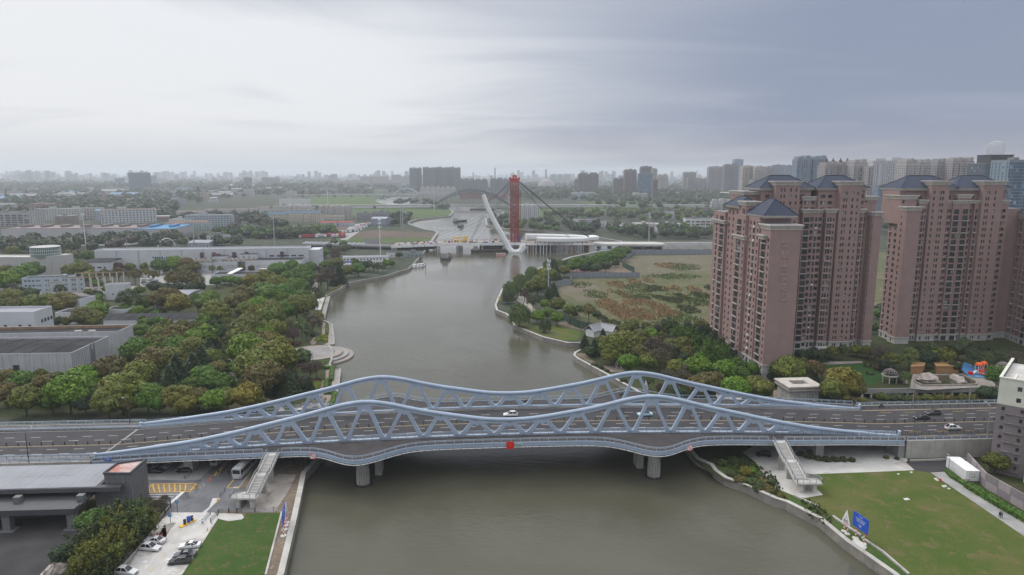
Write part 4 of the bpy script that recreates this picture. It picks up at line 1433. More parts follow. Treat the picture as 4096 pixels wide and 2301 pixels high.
B_.block(38.7,48.6,ys-2.0,ys+12,79,front=[(1.5,2.2,'s'),(2.6,3.3,'s'),(5.6,6.4,'s')])
B_.block(48.7,52.8,ys-.6,ys+16,70,front=[(.5,1.3,'s',.4,2.0,'L'),(1.6,3.0,'d')])
B_.block(52.9,62,ys+3,ys+16,67,front=[(1,2.2,'s')])
B_.block(1.2,28.5,ys+2,ys+16,75.6,zb=62,front=[(9.0,11.2,'d'),(22,25,'d')])
B_.block(28.6,53.0,ys+2,ys+16,75.6,zb=62,front=[(1.2,4.2,'d'),(6,9,'d'),(21,23.4,'d')])
B_.block(0.2,8.0,6,18,72.2,zb=60,front=[(1,2,'s')])
B_.block(28.0,34.4,ys-.4,ys+10,73.0,zb=62,front=[(.8,2.8,'d'),(3.6,5.6,'d')])
for x0,x1,y0,y1,z,k in((0,6.6,0,5,66.6,.95),(9.3,13.4,ys-1,ys+3,69.6,.9),(22.5,25.4,ys-.6,ys+3,69.6,.7),(25.5,33.8,ys-1.2,ys+3,69.6,.75),(34,38.6,ys-.6,ys+3,69.6,.7),(48.7,52.8,ys-.6,ys+3,69.6,.8),(13.8,22.4,ys-2,ys+12,78.3,.95),(38.7,48.6,ys-2,ys+12,78.3,.95),(.2,8,6,18,71.6,.95),(28,34.4,ys-.4,ys+10,72.0,.9)):
 cornice(tb,x0,x1,y0,y1,z,k=k)
hip(tb,1.5,28.4,ys+1.0,ys+17.5,76.7,5.8)
hip(tb,27.5,53.4,ys+1.0,ys+17.5,76.7,5.8)
B_.finish()
p,q=at(4013,1381),at(4160,1444)
ang=math.atan2(q[1]-p[1],q[0]-p[0])
tcn=thing('apartment_tower','brown brick apartment tower with lower blue roof cut off by the right edge','apartment building',(p[0],p[1],0),ang)
C_=Tower(tcn,M['brick'])
C_.block(0,38,0,14,63.0,front=[(1.5,2.3,'s',.4,2.0,'L'),(2.7,3.5,'s',.4,2.0,'L'),(5.5,6.4,'s'),(8.2,9.0,'s',.4,2.0,'L'),(9.4,10.2,'s',.4,2.0,'L'),(12.0,14.6,*BAL,'BL'),(17,18,'s'),(20,22.4,*BAL,'BL'),(25,26,'s'),(28,29,'s'),(32,34.4,*BAL,'BL')],west=[(4,5,'s'),(9,10,'s')])
cornice(tcn,0,38,0,14,62.4,k=.9)
hip(tcn,0,38,0,14,65,6)
C_.finish()
# courtyard furniture and small stone buildings
def cy(u,v):
 return at(u,v,CYZ)
gx,gy=at(*Y((470,1180))[0])
gate=thing('gate_house','square pale stone gatehouse with an open roof well near the far end of the truss','gatehouse',(gx,gy+2,0),0.1)
b=MB()
for x0,x1,y0,y1 in((-5.6,5.6,-4.6,-4.0),(-5.6,5.6,4.0,4.6),(-5.6,-5.0,-4.0,4.0),(5.0,5.6,-4.0,4.0)):
 b.box(x0,x1,y0,y1,0,4.6)
b.build('wall',M['podium'],gate)
b=MB()
for e,z0,z1 in((.5,4.6,5.1),(.9,5.1,5.6),(.5,5.6,6.2),(1.1,6.2,6.8)):
 for x0,x1,y0,y1 in((-5.6-e,5.6+e,-4.6-e,-2.2),(-5.6-e,5.6+e,2.2,4.6+e),(-5.6-e,-3.0,-2.2,2.2),(3.0,5.6+e,-2.2,2.2)):
  b.box(x0,x1,y0,y1,z0,z1)
b.build('roof_slab',M['trim'],gate)
for x in(-2.6,2.4):
 inst('window',WM['d'],gate,(x,-4.62,0.8),0,(2.0,1,2.6))
for y in(-2.0,0.8):
 inst('window',WM['d'],gate,(-5.62,y,0.8),-math.pi/2,(1.4,1,2.6))
gx,gy=at(*Y((303,1070))[0])
t=thing('stone_pergola','small pale stone portico on columns beside the corner of the brown tower','portico',(gx,gy,0),0.1)
b=MB()
b.box(-2.0,2.0,-1.4,1.4,3.4,3.9)
b.box(-2.2,2.2,-1.6,1.6,3.9,4.15)
b.build('roof_slab',M['podium'],t)
for x in(-1.5,-.5,.5,1.5):
 c=MB()
 c.cyl(x,-1.0,0,3.4,.26,.22,10)
 c.build('column',M['podium'],t)
def dome(px,lab):
 x,y=cy(*px)
 t=thing('dome_gazebo',lab,'gazebo',(x,y,CYZ),0)
 b=MB()
 R_,zb,hh=2.7,3.0,2.3
 for k in range(14):
  a=2*math.pi*k/14
  b.tube([(R_*math.cos(f)*math.cos(a),R_*math.cos(f)*math.sin(a),zb+hh*math.sin(f))for f in[math.pi/2*i/7 for i in range(8)]],0.07,5)
 for f in(0,.45,.85):
  r=R_*math.cos(f)
  b.tube([(r*math.cos(2*math.pi*k/28),r*math.sin(2*math.pi*k/28),zb+hh*math.sin(f))for k in range(29)],0.07,5)
 b.cyl(0,0,zb+hh,zb+hh+.5,.2,.05,8)
 b.build('dome',M['dome_iron'],t)
 b=MB()
 rows=[[(r*math.cos(2*math.pi*k/28),r*math.sin(2*math.pi*k/28),z)for r,z in((R_+.3,2.6),(R_+.3,3.0),(R_-.3,3.0),(R_-.3,2.6),(R_+.3,2.6))]for k in range(29)]
 b.ribbon(rows)
 b.build('ring_beam',M['trim'],t)
 for k in range(6):
  a=math.pi*k/3
  c=MB()
  c.cyl(R_*math.cos(a),R_*math.sin(a),0,2.6,.2,.17,10)
  c.build('column',M['trim'],t)
dome(Y((1310,1000))[0],'domed iron gazebo on stone columns beside the courtyard lawn')
dome(Y((2365,935))[0],'domed iron gazebo behind the shrubs right of the playground')
for pts,lab,h in((((1505,925),(1620,920),(1640,890),(1530,880)),'small orange brown flat roofed pavilion left of its larger twin by the pond',3.2),(((1745,920),(1955,918),(1955,882),(1720,880)),'large orange brown flat roofed pavilion between pond and playground',3.2)):
 t=thing('pavilion',lab,'pavilion',(0,0,0))
 poly=[cy(u,v)for u,v in Y(*pts)]
 b=MB()
 b.prism(poly,CYZ,CYZ+h-.4)
 b.build('wall',M['timber'],t)
 b=MB()
 c_=(sum(p[0]for p in poly)/4,sum(p[1]for p in poly)/4)
 b.prism([(c_[0]+(p[0]-c_[0])*1.07,c_[1]+(p[1]-c_[1])*1.1)for p in poly],CYZ+h-.4,CYZ+h)
 b.build('roof_slab',M['timber'],t)
pond_px=Y((1545,1000),(1570,945),(1990,938),(2130,1005),(2120,1030),(1620,1040))
poly=[cy(u,v)for u,v in pond_px]
t=thing('rock_pond','walled garden pond with dark green water in the courtyard','pond',(0,0,0))
b=MB()
b.flat(poly,CYZ+0.10)
b.build('water_surface',mat('pond_water',(0.05,0.052,0.033),0.12,0.2,0.3,spec=0.5),t)
for i in range(len(poly)):
 p,q=poly[i],poly[(i+1)%len(poly)]
 b=MB()
 b.beam((p[0],p[1],CYZ+.25),(q[0],q[1],CYZ+.25),.6,.6)
 b.build('kerb_wall',M['stone_pave'],t)
def rock(name,lab,x,y,z,rx,ry,rz_,seed,m='rock'):
 import mathutils.noise as mn
 b=MB()
 n,k=14,9
 rows=[]
 for i in range(k+1):
  f=-0.3+(math.pi/2+0.3)*i/k
  row=[]
  for j in range(n):
   a=2*math.pi*j/n
   d=Vector((math.cos(f)*math.cos(a),math.cos(f)*math.sin(a),math.sin(f)))
   g=1+0.40*mn.noise(d*1.7+Vector((seed*3.1,0,0)))+0.18*mn.noise(d*4.5+Vector((seed,2,0)))
   row.append((d.x*g*rx,d.y*g*ry,max(-.4,d.z*g*rz_)))
  rows.append(row)
 b.ribbon(rows,0,True)
 o=b.build(name,M[m],None,(x,y,z),seed*0.7)
 return tag(o,lab,'rock')
for(u,v),r,lab,sd_ in((Y((1665,985))[0],(5.2,3.6,2.4),'large pale boulder at the left end of the courtyard pond',1),(Y((1945,985))[0],(5.0,2.6,1.8),'long pale boulder at the right of the courtyard pond',2),(Y((1755,1000))[0],(1.8,1.2,.8),'small rock in the water between the two pond boulders',3),(Y((1435,1005))[0],(1.8,1.3,1.5),'pinkish rock among the bushes left of the pond',4)):
 x,y=cy(u,v)
 rock('boulder',lab,x,y,CYZ,*r,sd_)
gw=thing('garage_wall','long pale concrete garage front on columns along the courtyard edge','wall',(0,0,0))
p,q=cy(*Y((1060,1062))[0]),cy(*Y((2400,1042))[0])
dv=(Vector(q)-Vector(p))
L=dv.length
b=MB()
b.beam((p[0],p[1]-.3,CYZ-.9),(q[0],q[1]-.3,CYZ-.9),0.5,1.9)
b.build('fascia',M['concrete_grey'],gw)
for i in range(17):
 t_=i/16
 x,y=lerp(p[0],q[0],t_),lerp(p[1],q[1],t_)
 c=MB()
 c.box(x-.35,x+.35,y-.35,y+.35,-0.3,CYZ-1.85)
 c.build('column',M['concrete_pale'],gw)
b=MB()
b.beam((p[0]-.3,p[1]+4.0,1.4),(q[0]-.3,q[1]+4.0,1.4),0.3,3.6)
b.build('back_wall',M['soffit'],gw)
px_,py=cy(*Y((2160,925))[0])
pg=thing('playground_set','red and white play towers with a spiral slide on the blue playground','playground',(px_,py,CYZ),0.2)
for x0,y0 in((-1.2,0),(2.6,1.2)):
 for dx_,dy_ in((-.8,-.8),(.8,-.8),(.8,.8),(-.8,.8)):
  c=MB()
  c.cyl(x0+dx_,y0+dy_,0,3.9,.1,.1,8)
  c.build('post',M['white'],pg)
 c=MB()
 c.box(x0-.9,x0+.9,y0-.9,y0+.9,1.6,1.75)
 c.build('platform',M['red'],pg)
 c=MB()
 rows=[[(x0+r*math.cos(2*math.pi*k/10),y0+r*math.sin(2*math.pi*k/10),z)for k in range(10)]for r,z in((1.35,3.7),(1.25,4.3),(.7,4.8),(.02,5.0))]
 c.ribbon(rows,0,True)
 c.build('roof',M['orange'],pg)
b=MB()
b.tube([(-1.2+1.1*math.cos(a)+.6,-1.6+1.0*math.sin(a),1.7-a*0.24)for a in[i*.35 for i in range(20)]],.38,8)
b.build('slide',M['orange'],pg)
b=MB()
b.beam((-4.4,-.2,.3),(-2.0,-.1,1.7),1.0,.12)
for i in range(5):
 b.beam((-4.2+i*.45,-.7,.3+i*.27),(-4.2+i*.45,-.7,1.2+i*.27),.07,.07)
b.build('ramp',M['white'],pg)
b=MB()
b.box(-5.4,-4.4,-1.0,.6,.2,1.3)
b.build('panel',M['red'],pg)
# factory halls and near buildings
N=lambda*p:Z(0,1100,2.3336,*p)
N2=lambda*p:Z(0,600,2.3336,*p)
Q7=lambda*p:Z(600,880,3.22,*p)
K=lambda*p:Z(3700,1480,2.333,*p)
class Hall(Building):
 """A hall given by the photo positions of three top corners (front left, front right, back right) at height z."""
 def __init__(s,name,label,cat,fl,fr,br,z,wall='hall_white',roof='roof_dark',par=0.9,extend=0.0,barrel=0.0,gable=0.0,group=None):
  a,c,d=(Vector(at(u,v,z))for u,v in(fl,fr,br))
  s.z=z
  ex=(c-a).normalized()
  s.wd=(c-a).length+extend
  s.dp=(d-c).length
  ey=(d-c).normalized()
  nrm=Vector((-ex.y,ex.x))
  s.dp=(d-c).dot(nrm)
  org=c-ex*s.wd
  super().__init__(thing(name,label,cat,(org.x,org.y,0),math.atan2(ex.y,ex.x),group),M[wall])
  s.roofm,s.par,s.barrel,s.gable=M[roof],par,barrel,gable
 def walls(s,front=(),side=(),frows=(1.0,),srows=(1.0,),left=(),lrows=(1.0,)):
  b=MB()
  w,d,z=s.wd,s.dp,s.z
  s.facade(b,(0,0),(w,0),0,z,front,frows)
  s.facade(b,(w,0),(w,d),0,z,side,srows)
  s.facade(b,(w,d),(0,d),0,z,[],())
  s.facade(b,(0,d),(0,0),0,z,left,lrows)
  k=0.35
  if s.par>0:
   zp=z-s.par
   for p,q in(((k,k),(w-k,k)),((w-k,k),(w-k,d-k)),((w-k,d-k),(k,d-k)),((k,d-k),(k,k))):
    b.face([(p[0],p[1],zp),(q[0],q[1],zp),(q[0],q[1],z),(p[0],p[1],z)][::-1])
   for f in([(0,0),(w,0),(w-k,k),(k,k)],[(w,0),(w,d),(w-k,d-k),(w-k,k)],[(w,d),(0,d),(k,d-k),(w-k,d-k)],[(0,d),(0,0),(k,k),(k,d-k)]):
    b.face([(*p,z)for p in f])
  b.build('wall',s.wall,s.t)
  r=MB()
  k=k if s.par>0 else-0.4
  n=12
  zr=z-s.par if s.par>0 else z
  if s.barrel:
   rows=[[(x,k+(d-2*k)*i/n,zr+s.barrel*math.sin(math.pi*i/n))for x in(k,w-k)]for i in range(n+1)]
   r.ribbon([q[::-1]for q in rows])
   for x in(k,w-k):
    r.face([(x,k+(d-2*k)*i/n,zr+s.barrel*math.sin(math.pi*i/n))for i in range(n+1)])
  elif s.gable:
   r.face([(k,k,zr),(w-k,k,zr),(w-k,d/2,zr+s.gable),(k,d/2,zr+s.gable)])
   r.face([(w-k,d-k,zr),(k,d-k,zr),(k,d/2,zr+s.gable),(w-k,d/2,zr+s.gable)])
   for x in(k,w-k):
    r.face([(x,k,zr),(x,d-k,zr),(x,d/2,zr+s.gable)])
  else:
   r.face([(k,k,zr),(w-k,k,zr),(w-k,d-k,zr),(k,d-k,zr)])
  s.roof=r.build('roof',s.roofm,s.t)
  return s
def even(x0,x1,n,w,key='d',sill=0.0,hgt=1.5):
 return[(x0+(x1-x0)*(i+.5)/n-w/2,x0+(x1-x0)*(i+.5)/n+w/2,key,sill,hgt)for i in range(n)]
h=Hall('factory_hall','long low weathered grey hall with a black felt roof nearest the wood','factory hall',*N((0,737),(665,727),(1095,570)),12.0,'hall_grey','roof_dark',0.9,40,barrel=0.8)
w=h.wd
h.walls(front=[(w-50,w-46,'t',3.2,2.0),(w-40,w-36,'t',3.2,2.0),(w-30.5,w-26.5,'t',3.2,2.0),(w-23.4,w-20.8,'t',0.8,6.4)],frows=(0.0,),side=[(h.dp*.50,h.dp*.50+1.2,'s',2.5,7)],srows=(0.0,))
b=MB()
for i in range(int(h.dp/1.3)):
 b.box(w,w+.10,i*1.3,i*1.3+.08,0,12)
b.box(w,w+.5,h.dp*.49-.5,h.dp*.49-.1,0,12.4)
b.box(w,w+.5,h.dp*.56,h.dp*.56+.4,0,12.4)
for i in range(22):
 b.box(w-i*3.0-.06,w-i*3.0,-.06,0,0,12)
stuff(b.build('panel_joint',M['hall_grey_dark'],h.t))
b=MB()
n=10
for j in range(1,12):
 x=w-j*9
 b.tube([(x,.4+(h.dp-.8)*i/n,11.15+.8*math.sin(math.pi*i/n))for i in range(n+1)],.12,4)
stuff(b.build('roof_seam',M['roof_dark'],h.t))
h2=Hall('factory_hall','grey hall with black roof and rusty rear parapet joined behind the nearest hall','factory hall',*N((360,540),(1108,525),(1268,462)),12.6,'hall_grey','roof_dark',1.4,60)
h2.walls(side=even(2,h2.dp-1,3,2.2,'d',4.5,1.3),srows=(0.0,))
b=MB()
b.box(12,h2.wd-1,h2.dp-.55,h2.dp-.38,11.3,12.55)
b.build('parapet_facing',mat('rusty_parapet',(0.30,0.19,0.12),0.9,0.2,0.4,0.2,streak=0.5),h2.t)
b=MB()
for x in(h2.wd-18,h2.wd-12):
 b.box(x-1.4,x+1.4,.2,1.6,11.3,13.1)
b.build('roof_vent',M['concrete_pale'],h2.t)
h=Hall('office_block','white three storey block with small square windows behind the grey halls','factory building',*N((0,346),(316,342),(500,288)),17.0,'hall_white','roof_grey',0.9,40)
w=h.wd
h.walls(front=[(w-3.5-i*4.6-(i//2)*2.2,w-2.0-i*4.6-(i//2)*2.2,'d',.6,1.5)for i in range(9)],frows=(3.6,8.4),side=even(h.dp*.3,h.dp,4,1.8,'d',.6,1.9),srows=(9.6,))
h=Hall('factory_hall','long low white hall with a ribbed black roof right of the white block','factory hall',*N((962,418),(1868,408),(1872,352)),6.0,'hall_white','roof_dark',0.0,0,barrel=1.0)
h.walls()
b=MB()
for j in range(10):
 x=h.wd*(j+.5)/10
 b.tube([(x,h.dp*i/8,6.05+1.0*math.sin(math.pi*i/8))for i in range(9)],.16,4)
stuff(b.build('roof_seam',M['roof_dark'],h.t))
h=Hall('shed','low white shed with black roof among trees right of the white block','shed',*N((512,352),(690,350),(800,308)),7.0,'hall_white','roof_dark',0.6)
h.walls(front=even(2,h.wd,2,1.2,'d',.5,1.2),frows=(1.5,))
h=Hall('shed','white windowless cube with black roof left of the bare steel frames','shed',*N((540,215),(738,226),(858,193)),11.0,'hall_white','roof_dark',0.8)
h.walls()
h=Hall('shed','small white shed with black roof between two green trees','shed',*N((985,322),(1185,320),(1295,288)),6.0,'hall_white','roof_dark',0.6)
h.walls(front=even(2,h.wd*.7,3,1.6,'d',.6,1.6),frows=(1.2,))
h=Hall('shed','grey roofed shed with a pale sloping wall behind the bright round tree','shed',*N((1450,215),(1720,212),(2030,135)),6.5,'hall_white','roof_grey',0.0,0,barrel=1.4)
h.walls()
p,q=at(*N((455,178))[0]),at(*N((1060,160))[0])
fr=thing('steel_frame','row of bare white concrete frames of a roofless hall','frame',(p[0],p[1],0),math.atan2(q[1]-p[1],q[0]-p[0]))
L=(Vector(q)-Vector(p)).length
for i in range(10):
 x=L*i/9
 b=MB()
 hgt=8.0+(3.0 if i>1 else 0)
 b.box(x-.4,x+.4,-.4,.4,0,hgt)
 b.build('column',M['concrete_pale'],fr)
 if i>1:
  b=MB()
  b.box(x-.35,x+.35,21.6,22.4,0,hgt)
  b.build('column',M['concrete_pale'],fr)
b=MB()
b.beam((L*.22,0,11.2),(L,0,11.2),.5,.6)
b.beam((0,0,8.2),(L*.22,0,8.2),.5,.5)
b.beam((L*.22,22,11.2),(L,22,11.2),.5,.6)
b.build('beam',mat('rusty_beam',(0.28,0.20,0.12),0.85,0.2),fr)
b=MB()
b.box(-12,L+14,-9,24,-.3,.35)
for i in range(8):
 b.box(-10+i*(L+20)/8,-9.6+i*(L+20)/8,-9,24,.35,.7)
b.build('floor_slab',M['concrete_dirty'],fr)
h=Hall('shed','white end wall of the roofless hall beside the bare frames','shed',*N((975,90),(1165,88),(1228,70)),10.5,'hall_white','concrete_dirty',2.5)
h.walls(front=even(3,h.wd,3,1.0,'w',.5,1.6),frows=(2.5,))
h=Hall('office_building','pale blue three storey office with pipes on its flat roof','office building',*N2((198,1198),(640,1186),(705,1165)),11.0,'tint','roof_dark',0.7)
WALLC=(0.40,0.46,0.52)
h.walls(front=even(1.0,h.wd*.28,3,1.8,'w',.5,1.4)+[(h.wd*.30+i*5.6+e,h.wd*.30+1.1+i*5.6+e,'w',.5,1.4)for i in range(6)for e in(0,1.6)],frows=(.8,4.2,7.6),side=even(2,h.dp-2,4,1.0,'w',.5,1.4),srows=(7.6,))
for ch in h.t.children:
 if ch.name.startswith('wall'):
  ch.color=(*WALLC,1)
b=MB()
for i in range(7):
 b.tube([(h.wd*.35+i*3,h.dp*.45,10.6),(h.wd*.35+i*3+1.5,h.dp*.45,12.2),(h.wd*.35+i*3+3,h.dp*.45,10.6)],.12,4)
b.tube([(h.wd*.3,h.dp*.4,11.6),(h.wd*.8,h.dp*.4,11.6)],.25,6)
b.box(h.wd*.8,h.wd*.88,h.dp*.4,h.dp*.7,10.4,12.2)
b.build('roof_pipe',M['galv'],h.t)
h=Hall('exhibition_hall','curved pale stone hall at the left edge with a green glass drum on top','hall',*N2((-160,1000),(340,1000),(515,975)),17.0,'podium','concrete_pale',0.8,20)
h.walls(front=[(h.wd-46,h.wd-20,'t',1.0,5.0)],frows=(0.0,))
b=MB()
b.prism([(h.wd,0),(h.wd+10,2),(h.wd+17,8),(h.wd+18,18),(h.wd+12,h.dp),(h.wd,h.dp)],0,17.6)
b.build('curved_wall',M['podium'],h.t)
b=MB()
b.cyl(h.wd+1,h.dp*.55,16.4,24.5,10.5,10.5,48,0,1)
b.build('glass_drum',[M['glass_green'],M['podium']],h.t)
b=MB()
for k in range(48):
 a=2*math.pi*k/48
 b.box(h.wd+1+10.6*math.cos(a)-.08,h.wd+1+10.6*math.cos(a)+.08,h.dp*.55+10.6*math.sin(a)-.08,h.dp*.55+10.6*math.sin(a)+.08,16.4,24.7)
for z in(19,21.7,24.4):
 b.tube([(h.wd+1+10.65*math.cos(2*math.pi*k/48),h.dp*.55+10.65*math.sin(2*math.pi*k/48),z)for k in range(49)],.15,4)
stuff(b.build('glazing_bar',M['winframe_w'],h.t))
h=Hall('shed','white two storey shed with a grey pitched roof right of the glass drum hall','factory building',*N2((772,1052),(1022,1048),(1108,1005)),11.5,'hall_white','roof_dark',0.0,0,gable=1.2)
h.walls(front=[(h.wd*.12,h.wd*.24,'t',.5,1.3),(h.wd*.30,h.wd*.44,'t',.5,1.3),(h.wd*.52,h.wd*.68,'t',.5,1.3),(h.wd*.76,h.wd*.84,'t',.5,1.3)],frows=(1.0,6.0))
h=Hall('factory_hall','very long white factory hall with grey roof across the middle left','factory hall',*Q7((-720,392),(2030,358),(2100,330)),19.0,'hall_white','roof_grey',0.8)
w=h.wd
h.walls(front=[(w*.875+i*6.2-11,w*.875+i*6.2-6.6,'t',0,1.3)for i in range(5)]+[(w*.66+i*6.2-11,w*.66+i*6.2-6.6,'t',0,1.3)for i in range(4)],frows=(11.5,))
b=MB()
b.face([(w*.262,-.12,1.5),(w*.345,-.12,1.5),(w*.345,-.12,13),(w*.262,-.12,13)])
b.build('curtain_glass',M['glass_blue'],h.t)
b=MB()
for i in range(9):
 x=w*.262+w*.083*i/8
 b.box(x-.12,x+.12,-.3,-.1,1.5,13)
for i in range(6):
 b.box(w*.262,w*.345,-.26,-.1,1.5+i*2.3-.1,1.5+i*2.3+.1)
stuff(b.build('glazing_bar',M['winframe_w'],h.t))
for i in range(6):
 inst('window',WM['s'],h.t,(w*.135+i*6.0,-.03,3.4),0,(2.0,1,2.4))
b=MB()
for i in range(9):
 b.box(w*(.1+.1*i)-.15,w*(.1+.1*i)+.15,-.4,-.02,0,18.4)
b.build('downpipe',M['galv'],h.t)
wing=MB()
segs=((.44,.565,9.0,14),(.565,.622,13.6,12),(.622,.68,9.8,14),(.68,.765,14.6,8),(.72,.985,10.5,16))
for a,c,zt,dpt in segs:
 wing.box(w*a,w*c-.05,-dpt,-.02,0,zt,0,1)
wing.build('low_wing',[M['hall_white'],M['roof_dark']],h.t)
for x,d in[(w*(.462+i*.0265),14)for i in range(4)]+[(w*(.643+i*.026),14)for i in range(2)]+[(w*(.785+i*.0285),16)for i in range(7)]:
 inst('window',WM['t'],h.t,(x,-d-.05,4.4),0,(4.2,1,2.0))
for x,d,z in((w*.592,12,10.0),(w*.599,12,10.0),(w*.70,8,11.2),(w*.706,8,11.2),(w*.725,8,11.2),(w*.731,8,11.2)):
 inst('window',WM['s'],h.t,(x,-d-.05,z),0,(1.3,1,2.2))
for i in range(13):
 b=MB()
 x=w*.452+i*4.0+(3 if i>5 else 0)
 b.box(x,x+3.2,-12,-8,9.05,11.6)
 b.cyl(x+1.6,-10,11.6,12.1,1.1,1.1,10,1)
 b.build('cooling_unit',[M['trim'],M['dark_metal']],h.t)
b=MB()
for x in(.488,.545,.64,.70,.868):
 b.box(w*x,w*x+2.6,-1.9,-.1,11.5,16.0)
b.tube([(w*.545,-2.2,14.2),(w*.585,-2.2,14.2)],1.0,8)
b.build('duct',mat('rusty_duct',(0.10,0.055,0.055),0.7,0.2),h.t)
b=MB()
b.box(w*.79,w*1.0+14,-21,-17,3.4,3.8)
for i in range(5):
 b.box(w*(.80+.045*i),w*(.80+.045*i)+.3,-20.5,-20.2,0,3.4)
b.build('covered_way',M['white'],h.t)
b=MB()
b.box(w,w+9,6,26,0,16.5)
b.build('end_block',M['hall_white'],h.t)
inst('window',WM['t'],h.t,(w+9.05,14,9),math.pi/2,(5,1,2))
h=Hall('factory_hall','low white hall with black roof and a white roof light behind the green tree row','factory hall',*Q7((782,703),(1558,697),(1640,655)),7.0,'hall_white','roof_dark',0.6)
h.walls()
b=MB()
b.beam((h.wd*.30,1,7.2),(h.wd*.38,h.dp-1,9.4),4.0,.5)
b.build('roof_light',M['white'],h.t)
SO=lambda*p:Z(1350,1020,8.587,*p)
h=Hall('site_office','white two storey cabin block with a blue lettered band beside the river','site office',*SO((188,95),(1735,70),(1790,30)),7.0,'white','roof_grey',0.0,0,gable=1.2)
h.walls(front=[(h.wd*(.035+i*.0725)-.7,h.wd*(.035+i*.0725)+.7,'s',.9,1.3)for i in range(13)],frows=(.4,3.6))
for a,c in((.03,.42),(.57,.64)):
 b=MB()
 b.box(h.wd*a,h.wd*c,-.1,-.02,2.6,3.9)
 b.build('blue_band',M['blue'],h.t)
text('lettering','安全第一 质量为本 文明施工',1.0,M['white'],h.t,(h.wd*.225,-.13,3.2),RX)
h=Hall('site_cabin','small pale cabin with grey roof in front of the white site office','cabin',*SO((258,335),(490,332),(500,275)),3.6,'white','roof_grey',0.0,0,gable=.5)
h.walls(front=even(1,h.wd-1,2,1.0,'s',.9,1.2),frows=(0.0,))
# dark grey gate building at the lower left
gx0,gy0=at(*A((975,690))[0])
t=thing('gate_building','dark grey tiled gate building with a flat grey roof canopy and a sloping topped tower','gate building',(-101.5,158.5,0),0.06)
b=MB()
pl=[(-.4,2.0),(6.2,1.5),(6.2,10.2),(.0,8.0)]
b.prism(pl,0,9.6,0)
b.build('tower_wall',M['tile_grey'],t)
b=MB()
c_=(sum(p[0]for p in pl)/4,sum(p[1]for p in pl)/4)
inn=[(c_[0]+(p[0]-c_[0])*.93,c_[1]+(p[1]-c_[1])*.93)for p in pl]
b.flat(inn,9.63)
b.build('tower_roof',mat('stained_pink_roof',(0.47,0.37,0.345),0.85,0.15,0.4,0.1,stain=(0.40,0.17,0.13)),t)
b=MB()
for i in range(4):
 p,q=pl[i],pl[(i+1)%4]
 b.beam((p[0],p[1],9.85),(q[0],q[1],9.85),.42,.55)
b.build('tower_parapet',M['tile_joint'],t)
b=MB()
for i in range(2):
 p,q=Vector(pl[i]),Vector(pl[(i+1)%4])
 n_=Vector(((q-p).y,-(q-p).x)).normalized()*.012
 m_=int((q-p).length/1.2)
 for j in range(1,m_):
  a=p.lerp(q,j/m_)+n_
  b.beam((a.x,a.y,0),(a.x,a.y,9.5),.05,.05)
 for z in(1.2,2.4,3.6,4.8,6,7.2,8.4):
  b.beam((p.x+n_.x,p.y+n_.y,z),(q.x+n_.x,q.y+n_.y,z),.05,.05)
stuff(b.build('tile_joint',M['tile_joint'],t))
rp=MB()
rp.box(-.5,.5,-.5,.5,-.08,0.0)
rp=rp.mesh('roof_panel',M['roof_grey'])
ncol,nrow=24,2
for i in range(ncol):
 for j in range(nrow):
  x,y=-42+i*1.72+j*1.6,3.4+j*6.9
  if x>-2.2 or(x>-3.5 and j==1):
   continue
  inst('roof_panel',rp,t,(x,y,7.35+random.uniform(-.008,.008)),0,(1.69,6.85,1))
b=MB()
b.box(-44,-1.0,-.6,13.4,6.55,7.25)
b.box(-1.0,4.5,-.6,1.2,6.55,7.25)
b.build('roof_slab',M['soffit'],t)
b=MB()
b.box(-44,4.6,-.75,-.61,6.3,7.4)
b.build('fascia',M['tile_joint'],t)
b=MB()
b.box(-3.2,5.9,2.2,5.1,0,6.5)
b.build('wall',M['tile_grey'],t)
b=MB()
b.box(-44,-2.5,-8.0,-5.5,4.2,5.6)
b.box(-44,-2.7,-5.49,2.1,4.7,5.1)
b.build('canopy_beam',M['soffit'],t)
for x in(-3.8,-18.6):
 b=MB()
 b.box(x-.9,x+.9,-7.6,-6.0,.25,4.4)
 b.box(x-1.7,x+1.7,-8.2,-5.4,-.1,.25)
 b.build('column',M['tile_grey'],t)
 b=MB()
 b.box(x-.8,x+.8,-3.2,-1.8,5.1,6.55)
 b.build('upper_column',M['tile_grey'],t)
b=MB()
b.box(-44,-12,6,6.4,0,6.5)
b.build('back_wall',M['tile_joint'],t)
g=thing('folding_gate','low folding metal gate across the dark gateway','gate',(-124,158.2,0),0.06)
for i in range(26):
 b=MB()
 x=i*.42
 b.beam((x,-.3,.1),(x+.4,.3,1.4),.05,.05)
 b.beam((x+.4,-.3,.1),(x,.3,1.4),.05,.05)
 b.box(x-.03,x+.03,-.3,.3,0,1.45)
 b.build('gate_bar',M['galv'],g)
b=MB()
b.box(11,12.4,-.4,.4,0,1.7)
b.build('gate_motor',M['galv'],g)
# white and mauve apartment block, lower right
ox,oy=136.0,183.4
t=thing('apartment_block','pale cream and mauve apartment block leaning into the right edge with stacked bay windows','apartment building',(ox,oy,0),math.radians(-42))
BL=Building(t,M['mauve'])
b,b2=MB(),MB()
fl=[1.0+2.75*i for i in range(7)]
BL.facade(b,(0,0),(8.2,0),0,20.2,[(1.2,2.0,'s',.9,1.1),(5.4,6.2,'s',.9,1.1)],fl)
BL.facade(b,(0,26),(0,0),0,20.2,[],fl)
BL.facade(b2,(0,0),(26,0),20.2,27.6,[(4.2,5.3,'s',.9,1.3),(9.6,10.7,'s',.9,1.3),(15,16.1,'s',.9,1.3)],(20.4,23.6))
BL.facade(b2,(0,26),(0,0),20.2,27.6,[],fl)
b2.face([(26,0,20.2),(26,26,20.2),(26,26,27.6),(26,0,27.6)])
b.build('wall',M['mauve'],t)
b2.build('upper_wall',M['cream'],t)
b=MB()
